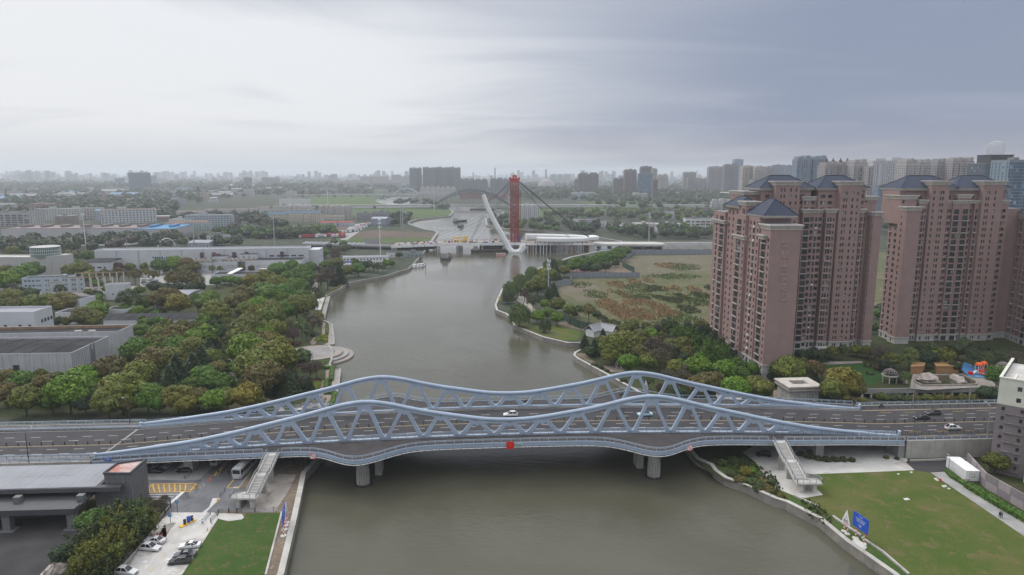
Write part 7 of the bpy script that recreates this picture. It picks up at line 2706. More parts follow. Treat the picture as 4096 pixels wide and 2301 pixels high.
trees(N,ZB,[(1450,790,140,'brown'),(1600,790,135,'olive'),(1290,700,140,'green'),(1230,770,90,'olive'),(1460,640,105,'olive'),(1640,660,110,'green'),(1810,680,110,'olive'),(1880,585,130,'bright'),(1640,560,115,'brown'),(1480,545,90,'olive'),(1400,620,80,'brown'),(1340,460,72,'green','round'),(1320,520,80,'green'),(1490,440,60,'green','round'),(1565,465,62,'olive','round'),(1798,490,48,'brown','round'),(1650,920,150,'dark','conifer'),(1800,880,130,'dark','conifer'),(1580,990,120,'dark','conifer'),(1950,720,110,'dark','conifer'),(1880,800,120,'dark','conifer'),(2000,640,90,'dark','conifer'),(1905,430,70,'green','round'),(1990,770,100,'olive'),(1900,940,105,'green'),(1955,890,75,'green'),(2040,870,80,'brown'),(1975,985,110,'green'),(1770,1025,85,'green'),(2110,1020,85,'green'),(2280,1025,70,'green'),(2000,480,80,'dark','loose'),(2060,560,70,'dark','loose')])
ZC='in the riverside camphor belt on the left bank'
trees(N,ZC,[(2330,490,150,'olive'),(2470,545,110,'bright'),(2240,590,140,'olive'),(2310,690,165,'bright'),(2450,640,130,'brown'),(2400,860,190,'olive'),(2490,760,150,'yellow'),(2430,980,150,'brown'),(2540,340,120,'olive'),(2410,360,110,'yellow'),(2220,250,105,'brown'),(2300,330,90,'olive'),(2400,275,88,'bright'),(2520,190,120,'green'),(2010,350,125,'olive'),(2270,180,90,'brown'),(2420,130,80,'olive')])
trees(Q,ZC,[(80,490,95,'bright'),(235,520,115,'olive'),(40,610,90,'bright'),(235,650,120,'yellow'),(70,700,120,'olive'),(230,780,185,'yellow'),(140,940,165,'brown'),(330,880,100,'olive'),(40,1150,75,'yellow'),(430,290,125,'olive'),(540,270,95,'olive'),(300,340,110,'green'),(190,390,120,'olive'),(60,270,60,'bright'),(200,290,80,'brown'),(330,170,100,'green'),(430,110,100,'green'),(130,150,100,'green'),(250,90,100,'olive'),(380,40,90,'green'),(480,-20,90,'green'),(540,20,70,'green'),(150,30,90,'olive'),(20,60,80,'yellow'),(60,360,90,'olive'),(300,230,90,'bright'),(500,200,80,'green'),(260,-50,80,'green'),(560,-70,60,'green'),(390,-80,70,'green')])
ZD='beside the riverside promenade on the left bank'
trees(Q,ZD,[(490,765,78,'light','round'),(560,880,85,'grey','bare'),(620,860,70,'grey','bare'),(480,480,78,'light','loose'),(585,440,85,'grey','loose'),(530,540,60,'mid','loose'),(640,400,55,'yellow','loose'),(400,560,70,'purple','loose'),(360,1010,110,'dark','conifer'),(280,1010,90,'dark','conifer'),(430,1000,80,'dark','conifer'),(520,990,60,'grey','bare'),(550,1020,60,'dark','conifer'),(600,560,40,'mid','shrub'),(650,190,45,'mid','loose'),(610,150,40,'dark','loose')])
Z1=lambda*p:Z(1000,600,2.3336,*p)
ZE='on the left bank before the site office'
trees(Z1,ZE,[(700,1070,45,'green'),(810,1060,60,'olive'),(900,1130,55,'olive'),(980,1050,40,'green','round'),(1010,1110,62,'green'),(1060,1080,50,'dark'),(1110,1070,40,'mid','loose'),(1190,1090,42,'mid','loose'),(1268,1055,36,'bright','round'),(1325,1055,30,'green','round'),(830,1160,85,'dark','conifer'),(780,1200,60,'dark','conifer'),(720,1180,85,'grey','bare'),(660,1220,60,'grey','bare'),(760,1110,50,'dark'),(690,960,45,'green'),(790,950,55,'grey','bare'),(640,1110,35,'grey','bare'),(1390,980,30,'dark'),(1150,1090,35,'mid','loose'),(950,1110,40,'mid'),(1240,1100,30,'brown','loose')])
ZF='between the small halls of the left works'
trees(N,ZF,[(1950,215,85,'bright'),(1930,260,95,'green'),(1840,250,75,'green','loose'),(1820,195,35,'dark','round'),(1660,270,110,'yellow'),(1540,220,120,'brown'),(1350,270,70,'green'),(1430,240,70,'brown'),(1200,230,100,'mid','loose'),(900,330,95,'bright'),(770,390,100,'brown'),(880,400,80,'olive'),(850,440,60,'olive'),(545,430,42,'dark','round'),(620,432,46,'brown','round'),(600,260,115,'brown'),(450,245,90,'olive'),(300,260,90,'olive'),(170,280,80,'brown'),(110,210,90,'olive'),(60,270,70,'olive'),(1170,320,55,'bright'),(1290,340,60,'bright'),(1500,340,45,'bright','shrub'),(890,240,50,'green')])
ZG='around the car park of the left works'
trees(N2,ZG,[(220,1170,110,'green'),(90,1210,100,'bright'),(30,1250,70,'green'),(300,1120,90,'green'),(60,1130,60,'olive'),(690,1130,90,'olive'),(780,1120,80,'olive'),(640,1080,60,'green'),(590,1080,55,'green'),(720,1060,45,'green'),(850,1180,70,'olive'),(985,1170,62,'brown','loose'),(1100,1160,65,'brown','loose'),(1210,1095,42,'olive'),(1255,1170,62,'brown','loose'),(1350,1090,38,'olive','round'),(1360,1150,45,'yellow','loose'),(1430,1170,50,'brown','loose'),(1085,1095,55,'purple'),(1480,1080,70,'green'),(1560,1060,50,'green'),(1640,1060,80,'bright'),(1740,1070,75,'brown'),(1810,1090,60,'brown'),(1550,1110,35,'green','round'),(1640,1110,35,'green','round'),(1720,1120,55,'brown'),(1620,1210,85,'brown','loose'),(1740,1200,85,'brown','loose'),(1830,1220,80,'brown','loose'),(1570,1210,45,'olive','loose'),(1440,1280,60,'dark'),(1550,1295,60,'dark'),(1660,1290,60,'dark'),(1780,1290,60,'dark'),(1860,1280,50,'dark'),(810,990,55,'green'),(120,950,60,'olive'),(200,1330,50,'dark','loose'),(110,1300,60,'grey','loose'),(560,1300,50,'mid','loose'),(290,1340,60,'mid')])
ZH='in the row before the low white hall'
trees(Q7,ZH,[(850,790,70,'green'),(960,770,55,'green'),(1040,770,65,'bright'),(1150,790,70,'green'),(1250,790,65,'olive'),(1340,790,60,'green'),(1470,800,50,'olive'),(1600,690,40,'brown'),(1710,650,45,'brown'),(1740,700,60,'brown'),(1030,610,36,'brown','round'),(1170,615,38,'yellow','round'),(1305,620,40,'brown','round'),(1440,615,38,'olive','round'),(1565,625,48,'olive','round'),(1840,615,36,'brown','round'),(1080,620,28,'olive','round'),(800,630,45,'olive','loose'),(900,630,40,'olive','loose'),(1740,600,35,'grey','bare'),(1890,600,35,'grey','bare'),(1380,620,25,'grey','bare'),(1950,650,60,'olive'),(1830,680,60,'olive'),(1930,720,70,'green')])
ZI='on the right bank behind the far truss'
trees(R,ZI,[(790,860,62,'dark','conifer'),(880,910,68,'dark','conifer'),(960,800,55,'dark','conifer'),(1075,900,135,'olive'),(1160,850,115,'olive'),(1040,980,90,'olive'),(1285,880,105,'olive'),(1310,810,80,'olive'),(1410,800,75,'bright'),(1280,960,90,'brown'),(1430,900,100,'grey','bare'),(1500,1000,100,'grey','bare'),(1560,930,80,'grey','bare'),(1420,1000,70,'grey','bare'),(1600,900,85,'olive'),(1710,890,90,'olive'),(1760,960,70,'brown'),(1200,1050,88,'bright'),(1385,1050,88,'olive'),(1670,1095,88,'olive'),(1850,1090,118,'bright'),(1880,1010,70,'bright'),(2100,1125,112,'bright'),(1980,1225,105,'brown'),(2205,1285,122,'bright'),(2420,1290,115,'olive'),(2370,1240,60,'olive'),(2220,1090,85,'green','loose'),(2330,1110,80,'green'),(2250,1160,80,'green'),(1690,1330,62,'dark'),(1560,1180,80,'grey','bare'),(1700,1200,90,'grey','bare'),(1820,1260,90,'brown'),(1640,1260,60,'grey','loose'),(1500,1290,50,'purple','loose'),(1390,1230,50,'mid','loose'),(2540,1180,40,'dark'),(940,1100,26,'dark','shrub'),(1000,1130,22,'mid','shrub'),(1150,1225,34,'dark','shrub'),(880,1075,30,'mid','shrub')])
ZJ='in the bamboo grove left of the brown tower'
trees(R,ZJ,[(1580,740,75,'light','bamboo'),(1680,810,80,'green','bamboo'),(1780,820,75,'green','bamboo'),(1880,800,70,'dark','bamboo'),(1990,800,75,'mid','bamboo'),(1850,890,80,'green','bamboo'),(1940,960,95,'green','bamboo'),(2040,930,85,'mid','bamboo'),(2030,1010,85,'green','bamboo'),(2110,1000,70,'dark','bamboo'),(1480,730,50,'grey','bare'),(1760,740,50,'dark','bamboo'),(2000,870,70,'dark','bamboo'),(2150,1060,70,'green','bamboo')])
ZK='on the right bank spit beyond the lawn'
trees(R,ZK,[(180,580,108,'light','willow'),(75,430,55,'mid','willow'),(100,350,80,'light','willow'),(190,280,75,'light','willow'),(300,210,75,'light','willow'),(350,330,95,'olive'),(440,230,85,'olive'),(290,350,70,'bright'),(390,290,80,'olive'),(520,210,65,'dark','conifer'),(600,190,55,'olive'),(500,390,70,'dark','conifer'),(450,420,60,'dark','conifer'),(350,620,62,'bright'),(530,630,64,'bright'),(440,590,60,'green'),(530,510,75,'olive'),(420,505,48,'bright'),(645,560,60,'olive'),(830,570,70,'brown','loose'),(420,690,62,'mid','willow'),(740,560,50,'mid','loose'),(270,620,45,'purple','loose'),(230,420,45,'purple','loose'),(310,480,60,'mid','loose'),(900,600,50,'mid','shrub'),(700,600,30,'dark','shrub')])
ZL='in the tree belt on the right bank toward the new bridge'
trees(R,ZL,[(440,130,45,'light','willow'),(480,120,60,'mid','willow'),(560,130,55,'light','willow'),(640,130,58,'mid','willow'),(720,130,75,'green'),(800,110,65,'mid'),(790,170,50,'dark'),(860,120,78,'green'),(950,85,75,'green'),(900,170,50,'mid'),(1030,60,62,'green'),(1080,110,40,'mid','willow'),(1100,30,60,'green'),(1170,10,52,'green'),(1130,60,45,'green'),(990,150,50,'mid'),(680,150,60,'green')])
ZM='in the courtyard before the brown towers'
trees(Y,ZM,[(380,880,135,'olive'),(290,890,95,'green'),(470,850,95,'olive'),(440,940,85,'olive')],0.0)
trees(Y,ZM,[(880,990,150,'yellow'),(960,1040,110,'brown'),(800,1060,110,'olive'),(1330,790,82,'olive'),(1290,840,60,'dark'),(1500,760,85,'light','loose'),(1660,770,85,'dark'),(1740,760,60,'bright'),(1840,760,85,'olive','loose'),(1960,690,90,'mid'),(2010,640,60,'mid'),(1720,690,60,'mid'),(1600,700,55,'mid','loose'),(780,720,62,'olive'),(880,710,62,'mid','loose'),(1010,700,55,'olive'),(1110,710,62,'olive'),(1180,740,60,'grey','loose'),(490,750,60,'dark'),(590,750,60,'dark'),(660,760,55,'dark'),(740,750,50,'mid','loose'),(590,830,50,'pink','blossom'),(680,910,60,'pink','blossom'),(640,880,70,'brown','loose'),(1240,720,60,'grey','loose'),(1340,940,52,'dark'),(1460,950,55,'light','loose'),(1400,990,40,'mid','shrub'),(2100,760,70,'dark','loose'),(2210,790,75,'mid','loose'),(2310,780,75,'mid','loose'),(2430,800,70,'grey','blossom'),(2320,930,90,'green','loose'),(2400,960,80,'green','loose'),(2260,960,50,'green','shrub'),(2480,900,70,'mid','loose'),(2500,760,60,'grey','blossom'),(1110,845,34,'mid','shrub'),(1650,900,28,'purple','shrub'),(1970,900,24,'purple','shrub'),(1720,905,20,'bright','shrub'),(1200,870,40,'grey','shrub'),(1920,850,50,'dark'),(1130,920,30,'mid','shrub'),(2180,690,35,'dark','loose'),(2240,690,35,'dark','loose')],3.6)
ZN='in the row between garage gallery and road'
trees(Y,ZN,[(930,1160,50,'yellow','shrub'),(1060,1170,40,'yellow','shrub'),(1240,1140,60,'olive','shrub'),(1400,1140,50,'mid','shrub'),(1550,1160,55,'brown','shrub'),(1660,1155,55,'olive','shrub'),(1770,1150,50,'olive','shrub'),(1880,1155,50,'brown','shrub'),(2000,1150,55,'olive','shrub'),(2120,1155,55,'olive','shrub'),(2230,1110,85,'dark'),(700,1110,70,'mid','shrub'),(780,1150,50,'dark','shrub'),(640,1090,60,'mid','loose'),(1480,1160,50,'mid','shrub'),(1330,1150,45,'mid','shrub'),(90,1050,90,'olive'),(40,1000,70,'olive'),(150,1090,60,'olive'),(230,1030,40,'dark','shrub'),(20,870,60,'green')],0.0)
tree(3985,1848,42,'broad','olive','before the cream and mauve apartment block')
ZO='in the planting beside the gate building'
trees(A,ZO,[(860,950,130,'green'),(960,920,90,'green'),(1190,830,80,'green','loose'),(1100,900,110,'mid','bamboo'),(1280,880,100,'mid','bamboo'),(1010,1050,120,'olive','bamboo'),(1180,1010,120,'mid','bamboo'),(1330,950,100,'olive','bamboo'),(880,1130,120,'mid','bamboo'),(1060,1160,120,'olive','bamboo'),(1220,1090,90,'mid','bamboo'),(930,1270,130,'olive','bamboo'),(800,1200,90,'mid','bamboo'),(1060,1280,100,'mid','bamboo'),(800,1380,110,'olive','bamboo'),(950,1400,100,'mid','bamboo'),(700,1430,80,'mid','bamboo'),(580,1250,95,'dark'),(640,1220,60,'dark'),(1440,790,55,'grey','bare'),(1500,790,55,'grey','bare'),(1420,870,50,'grey','bare'),(1530,740,45,'grey','bare')])
ZP='on the rough ground below the right end of the bridge'
trees(lambda*p:Z(2000,1450,2.3336,*p),ZP,[(2290,1020,62,'yellow','shrub'),(2350,1010,45,'bright','shrub'),(2240,1100,60,'brown','shrub'),(2150,1040,45,'mid','shrub'),(2350,1120,60,'mid','shrub'),(2450,1120,60,'brown','shrub'),(2400,1180,45,'mid','shrub'),(2500,1180,55,'brown','shrub'),(2080,940,50,'mid','shrub'),(2180,920,55,'mid','shrub'),(2280,930,45,'mid','shrub'),(2020,920,30,'mid','shrub'),(2430,1060,50,'mid','shrub'),(2540,1120,40,'mid','shrub')])
trees(D,ZP,[(560,345,40,'mid','shrub'),(640,360,40,'mid','shrub'),(720,370,42,'mid','shrub'),(800,370,40,'mid','shrub'),(880,370,40,'mid','shrub'),(960,375,34,'mid','shrub'),(570,300,30,'green','shrub'),(480,320,34,'dark','shrub'),(120,620,60,'mid','shrub'),(200,660,50,'brown','shrub'),(300,710,42,'brown','shrub'),(40,580,50,'brown','shrub'),(1280,350,26,'brown','shrub'),(1380,360,24,'mid','shrub')])
def hedge(name,px,h,lab,col,z0=0.0,w=1.2):
 """A clipped hedge along px, leafy all over."""
 w_=[Vector((*at(u,v,z0),0))for u,v in px]
 pts,nr=[],[]
 for p,q in zip(w_,w_[1:]):
  L_=(q-p).length
  d=(q-p).normalized()
  s_=Vector((-d.y,d.x,0))
  n=int(L_*(w+2*h)*14)
  a=rng.uniform(0,L_,n)
  pr_f=rng.uniform(0,w+2*h,n)
  for ai,fi in zip(a,pr_f):
   if fi<h:
    o_,z,nn=-w/2,fi,-s_
   elif fi<h+w:
    o_,z,nn=fi-h-w/2,h,Vector((0,0,1))
   else:
    o_,z,nn=w/2,fi-h-w,s_
   c=p+d*ai+s_*o_
   pts.append((c.x,c.y,z0+z))
   nr.append((nn.x,nn.y,nn.z))
 P_,N_=np.array(pts),np.array(nr)
 P_=P_+rng.normal(scale=.07,size=P_.shape)
 N_=N_+rng.normal(scale=.5,size=N_.shape)
 N_/=np.linalg.norm(N_,axis=1,keepdims=True)
 b=MB()
 for p,q in zip(w_,w_[1:]):
  b.beam((p.x,p.y,z0+h*.48),(q.x,q.y,z0+h*.48),w*.9,h*.94)
 bv=np.array([b.v[i]for f in b.f for i in f])
 me=mesh_of(name,[bv,quads(P_,N_,rng.uniform(.2,.4,len(P_)))],M['hedge'])
 o=inst(name,me,None,(0,0,0),0,None,col)
 return tag(o,lab,'hedge')
hedge('hedge',P((1165,690),(1165,785),(1325,785),(1305,985),(1240,985),(1215,1110)),1.1,'clipped green hedge stepping along the left promenade above the river',(.055,.115,.02),w=1.6)
hedge('hedge',P((1190,1185),(1370,1185),(1360,1240),(1310,1400)),1.1,'clipped green hedge seen below the far truss by the left promenade',(.055,.115,.02),w=1.6)
hedge('hedge',P((1240,90),(1238,235)),.9,'narrow hedge between the two upper promenade strips',(.07,.11,.02),w=1.4)
hedge('hedge',K((205,950),(260,1010),(380,1080)),.8,'low hedge strip before the white container',(.05,.10,.02),w=1.5)
hedge('hedge',K((395,1090),(600,1215),(760,1310),(930,1405),(1200,1570)),1.2,'long green hedge beside the footpath at the lower right',(.05,.105,.018),w=2.4)
hedge('hedge',Q((700,192),(770,150),(830,125),(855,95),(835,70),(910,35)),1.0,'yellowish hedge winding along the left quay beyond the camphor belt',(.13,.14,.03),w=1.4)
for px,lab in((((1095,248),(1250,252),(1247,290),(1070,286)),'rear bright green square planting bed above the round plaza'),(((1065,296),(1245,302),(1240,345),(1035,335)),'front bright green square planting bed above the round plaza'),(((985,1000),(1145,990),(1125,1110),(1010,1130)),'bright yellow green planting bed beside the left promenade')):
 poly=[Vector(at(u,v))for u,v in P(*px)]
 c=sum(poly,Vector((0,0)))/4
 n=900
 a,b_=rng.uniform(0,1,n),rng.uniform(0,1,n)
 pp=np.array([tuple((poly[0]*(1-i)+poly[1]*i)*(1-j)+(poly[3]*(1-i)+poly[2]*i)*j)for i,j in zip(a,b_)])
 P_=np.concatenate([pp,rng.uniform(.25,.62,n)[:,None]],1)
 N_=rng.normal(scale=.5,size=(n,3))+np.array([0,0,1])
 N_/=np.linalg.norm(N_,axis=1,keepdims=True)
 b=MB()
 b.prism([tuple(p)for p in poly],-.05,.42)
 q4=np.array([b.v[i]for f in b.f for i in(f if len(f)==4 else(*f,f[2]))])
 tag(inst('planting_bed',mesh_of('planting_bed',[q4,quads(P_,N_,rng.uniform(.25,.5,n))],M['hedge']),None,(0,0,0),0,None,(.13,.165,.022)),lab,'planting bed')
poly=[Vector(at(u,v))for u,v in P((610,360),(830,360),(820,410),(650,420))]
for nm,px,col,lab in(('planting_bed',((610,355),(830,362),(815,412),(650,422)),(.06,.022,.022),'dark red planting bed left of the round plaza'),('planting_bed',((985,960),(1130,965),(1135,1000),(985,992)),(.065,.024,.026),'dark red planting strip by the left promenade trees'),('planting_bed',((750,720),(870,712),(880,745),(760,760)),(.06,.022,.022),'dark red planting strip under the pale round tree by the plaza')):
 poly=[Vector(at(u,v))for u,v in P(*px)]
 n=700
 pp=np.array([tuple((poly[0]*(1-i)+poly[1]*i)*(1-j)+(poly[3]*(1-i)+poly[2]*i)*j)for i,j in zip(rng.uniform(0,1,n),rng.uniform(0,1,n))])
 P_=np.concatenate([pp,rng.uniform(.1,.6,n)[:,None]],1)
 N_=rng.normal(scale=.5,size=(n,3))+np.array([0,0,1])
 N_/=np.linalg.norm(N_,axis=1,keepdims=True)
 tag(inst(nm,mesh_of(nm,[quads(P_,N_,rng.uniform(.3,.6,n))],M['hedge']),None,(0,0,0),0,None,col),lab,'planting bed')
def patch(name,spots,dens,hgt,wid,cols,asp=2.2,m='reed',z0=0.0):
 parts=[]
 for poly in spots:
  w_=[at(u,v,z0)for u,v in poly]
  xs0_,xs1_=min(p[0]for p in w_),max(p[0]for p in w_)
  ys0_,ys1_=min(p[1]for p in w_),max(p[1]for p in w_)
  n=int((xs1_-xs0_)*(ys1_-ys0_)*dens)
  X,Yy=rng.uniform(xs0_,xs1_,n),rng.uniform(ys0_,ys1_,n)
  cx_,cy_=(xs0_+xs1_)/2,(ys0_+ys1_)/2
  wob=1+.25*np.sin(X*.35+Yy*.12)+.2*np.sin(X*.13-Yy*.3+2)
  ok=(((X-cx_)/(xs1_-xs0_)*2)**2+((Yy-cy_)/(ys1_-ys0_)*2)**2)<wob*rng.uniform(.45,1.05,n)
  X,Yy=X[ok],Yy[ok]
  n=len(X)
  h_=hgt*rng.uniform(.55,1.15,n)
  c=np.stack([X,Yy,z0+h_*.5],1)
  nn=np.stack([rng.normal(size=n),rng.normal(size=n),rng.uniform(0,.6,n)],1)
  nn/=np.linalg.norm(nn,axis=1,keepdims=True)
  tg=np.tile(np.array([0,0,1.0]),(n,1))+rng.normal(scale=.25,size=(n,3))
  q=quads(c,nn,wid*rng.uniform(.7,1.3,n),asp,tg)
  parts.append(q)
 return stuff(inst(name,mesh_of(name,parts,M[m]),None,(0,0,0),0,None,cols))
ell=lambda x,y,a,c:R((x-a,y),(x,y-c),(x+a,y),(x,y+c))
patch('dry_reeds',[ell(1000,510,110,45),ell(1110,560,120,48),ell(1240,500,110,40),ell(1160,610,130,38),ell(1310,590,110,45),ell(1450,525,110,40),ell(1540,590,130,50),ell(1230,650,120,30),ell(1400,640,110,30),ell(1340,480,60,25)],1.6,2.2,.55,(.235,.172,.100))
patch('dry_reeds',[ell(1110,330,70,35),ell(1030,330,35,22),ell(1250,300,60,26),ell(1390,295,45,26),ell(1640,370,55,28),ell(1810,375,65,30),ell(1540,150,90,22),ell(1130,405,40,20),ell(1180,440,60,18),ell(1030,390,30,16),ell(1970,550,30,22),ell(1550,375,40,20)],.9,2.2,.7,(.225,.168,.100))
patch('rough_bushes',[ell(1620,470,90,38),ell(1340,460,90,26),ell(1700,440,60,30),ell(1500,450,70,25),ell(1900,430,120,35),ell(1750,560,110,40),ell(1990,360,80,30),ell(1400,380,70,22),ell(1480,360,110,26),ell(950,640,60,30),ell(1050,680,90,25),ell(1180,700,90,20)],1.2,1.1,.9,(.066,.080,.034),1.2,'leaf')
patch('rough_grass',[ell(1300,350,160,50),ell(1700,160,180,40),ell(1600,250,280,30),ell(1900,500,160,45),ell(1700,640,220,50),ell(900,420,130,50),ell(760,330,110,30),ell(1950,700,120,25),ell(1500,700,200,35),ell(1250,420,180,40),ell(1780,470,240,70)],.55,.6,.8,(.078,.112,.030),1.3,'leaf')
patch('rough_grass',[[(u,v)for u,v in Z(2000,1450,2.3336,(2000,880),(2500,1000),(2560,1250),(2200,1130))],Z(2996,1680,2.33,(-20,480),(260,620),(420,760),(100,680)),D((420,740),(640,840),(860,1000),(600,880))],3.0,.8,.45,(.062,.078,.030),1.6,'leaf')
random.seed(77)
def scatter(poly_px,n,r0,r1,kinds,pals,zone,mind=.9,trunk=False,avoid=True,z0=0.0,tries=40):
 poly=[at(u,v)for u,v in poly_px]
 x0,x1=min(p[0]for p in poly),max(p[0]for p in poly)
 y0,y1=min(p[1]for p in poly),max(p[1]for p in poly)
 k=0
 for _ in range(n*tries):
  if k>=n:
   break
  x,y=random.uniform(x0,x1),random.uniform(y0,y1)
  if not inside((x,y),poly):
   continue
  r=random.uniform(r0,r1)
  if avoid and any((x-a)**2+(y-c)**2<((r+s_)*mind)**2 for a,c,s_ in TREES[-500:]if abs(y-c)<20):
   continue
  plant(x,y,r,random.choice(kinds),random.choice(pals),zone,z0,trunk)
  k+=1
GREEN=['green','olive','mid','brown','dark','green','olive']
scatter([(0,1650),(0,1540),(420,1490),(900,1480),(1080,1560),(1000,1620),(600,1660)],26,2.2,3.6,['broad'],GREEN,'as undergrowth in the wood left of the near road',.62)
scatter([(560,1400),(700,1330),(900,1250),(950,1430),(900,1520),(700,1500)],26,2.2,3.8,['broad','loose'],GREEN,'as undergrowth in the wood between halls and river',.62)
scatter([(960,1300),(1000,1180),(1240,1110),(1250,1250),(1200,1330),(1100,1340)],20,2.5,4.0,['broad'],GREEN,'filling the riverside camphor belt',.62)
scatter([(2330,1430),(2400,1340),(2880,1330),(3020,1560),(2700,1600),(2480,1500)],34,2.0,3.8,['broad','loose'],GREEN+['grey'],'as undergrowth in the right bank wood',.62)
scatter([(0,1330),(0,1200),(500,1140),(820,1150),(900,1210),(700,1300),(350,1270)],26,2.4,4.0,['broad'],GREEN,'between the sheds of the left works',.8)
scatter([(-120,985),(640,955),(1000,985),(1000,990),(640,1000),(-120,1030)],90,5,8,['small'],['dark','mid','mid','dark','grey'],'in the dark belt behind the glass drum hall',.55)
scatter([(-120,1040),(200,1020),(360,1050),(360,1090),(-120,1090)],20,4,6,['small'],GREEN,'around the glass drum hall',.7)
scatter([(860,935),(1100,940),(1330,930),(1340,945),(1100,958),(860,952)],46,5,8,['small'],['mid','dark','green','mid'],'in the belt behind the lorry park',.6)
scatter([(880,905),(1000,880),(1140,900),(1140,935),(880,930)],30,5,9,['small'],['dark','mid','grey'],'around the cream flats with blue roofs',.6)
scatter([(650,880),(860,868),(1060,872),(1060,900),(860,910),(650,886)],44,5,9,['small'],['dark','mid','grey'],'before the long row of white flats',.6)
scatter([(2030,925),(2300,935),(2500,955),(2860,960),(2860,930),(2400,905),(2180,890),(2030,905)],90,4.5,8,['small'],['dark','mid','mid','green'],'along the far bank right of the red tower',.55)
scatter([(2160,890),(2180,860),(2600,850),(2930,850),(2930,880),(2720,892),(2420,880),(2300,895)],110,5,9,['small'],['dark','mid','mid','green','olive'],'in the wooded middle distance right of the river',.55)
scatter([(2260,800),(2950,800),(2950,845),(2600,845),(2420,830)],90,6,11,['small'],['dark','mid','mid'],'in the wooded plain beyond the right bank road',.6)
scatter([(2230,788),(2480,780),(2680,790),(2620,803),(2300,803)],46,6,11,['small'],['dark','mid','green'],'in the wood below the brown twin topped tower',.55)
scatter([(1230,1010),(1340,985),(1420,990),(1360,1040),(1270,1060)],14,3.5,5,['small'],['dark','mid','grey'],'between the long white works and the viaduct',.7)
scatter([(1555,812),(1700,806),(1795,836),(1790,845),(1700,825),(1570,824)],24,5,8,['small'],['dark','dark','mid'],'on the inner river bend before the arch bridges',.6)
scatter([(1560,905),(1600,870),(1660,900),(1640,905)],14,4,7,['small'],['dark','mid','mid'],'on the left bank beside the twin pylons',.6)
scatter([(1950,900),(1955,878),(2030,870),(2030,912)],12,4,7,['small'],['dark','mid'],'on the small spit behind the red tower',.6)
scatter([(1600,890),(1570,880),(1640,868),(1660,872)],8,5,8,['small'],['dark'],'in the dark clump on the river meadow',.6)
scatter([(3480,1000),(3480,820),(3600,820),(3600,1050)],34,4,8,['small'],['dark','mid','green'],'in the gap between the brown tower complexes',.6)
scatter([(3500,1250),(3560,1250),(3560,1340),(3480,1340)],10,2.5,4,['small'],['dark','mid','green'],'at the foot of the gap between the brown towers',.6)
scatter([(2480,960),(2880,960),(2880,940),(2480,930)],16,3,5,['bamboo'],['mid','light','grey'],'as tall thin poplars before the long white works',.8)
ORD='first second third fourth fifth sixth seventh eighth ninth tenth eleventh twelfth thirteenth fourteenth fifteenth sixteenth seventeenth eighteenth nineteenth twentieth'.split()
for lst in NEAR.values():
 lst.sort(key=lambda e:e[0])
 if len(lst)>1:
  for i,e in enumerate(lst[:20]):
   e[1]['label']=' '.join(('%s from left of the %ss %s'%(ORD[i],e[2],e[3])).split()[:16])
m,t,b=newmat('far_leaves')
vc=nd(t,'ShaderNodeVertexColor',layer_name='tint')
lk(t,mixc(t,1.0,vc.outputs[0],mixc(t,noise(t,pos(t),.7),(.7,.7,.65),(1.5,1.5,1.3)),'MULTIPLY'),b.inputs['Base Color'])
b.inputs['Roughness'].default_value=.7
M['far_leaf']=m
parts,tc_=[],[]
for x,y,r,cm,cj in FAR:
 v=np.empty(len(cm.vertices)*3,np.float32)
 cm.vertices.foreach_get('co',v)
 v=v.reshape(-1,3)*np.array([r,r,r*.9])+np.array([x,y,r*1.0])
 parts.append(v)
 tc_.append(np.tile(np.array([*cj,1],np.float32),(len(v),1)))
me=mesh_of('tree_belt',parts,m)
at_=me.attributes.new('tint','FLOAT_COLOR','POINT')
at_.data.foreach_set('color',np.concatenate(tc_).ravel())
stuff(inst('tree_belt',me))
def wood(name,n,gen,size,col,m='leaf',per=26):
 """A far wood as one mass of small crowns."""
 parts=[]
 for _ in range(n):
  g=gen()
  if g is None:
   continue
  x,y,r=g
  d=unit(per)
  d[:,2]=np.abs(d[:,2])
  p=np.array([x,y,r*.75])+d*np.array([r,r,r*.8])*rng.uniform(.8,1.0,per)[:,None]
  nn=d+rng.normal(scale=.3,size=d.shape)
  nn/=np.linalg.norm(nn,axis=1,keepdims=True)
  parts.append(quads(p,nn,r*size*rng.uniform(.7,1.3,per)))
 return stuff(inst(name,mesh_of(name,parts,M[m]),None,(0,0,0),0,None,col))
def far_gen(u0,u1,v0,v1,r0,r1,pw=1.5):
 def g():
  v=v0+(v1-v0)*random.random()**pw
  u=random.uniform(u0,u1)
  x,y=at(u,v)
  if any(inside((x,y),pl)for pl in keep_out):
   return None
  if any((x-a)**2+(y-c)**2<30**2 for a,c in placed):
   return None
  return x,y,random.uniform(r0,r1)
 return g
wood('far_wood',2600,far_gen(-150,1500,725,880,6,12,1.2),.75,(.045,.062,.032))
wood('far_wood',1100,far_gen(-150,1600,712,760,9,18,1.0),.75,(.045,.060,.034))
wood('far_wood',1500,far_gen(2000,3100,712,800,8,15,1.2),.75,(.045,.062,.032))
wood('far_wood',500,far_gen(1560,2300,745,815,6,11,1.0),.75,(.045,.060,.032))
wood('far_wood',900,far_gen(2900,4300,705,800,8,14,1.0),.75,(.042,.058,.032))
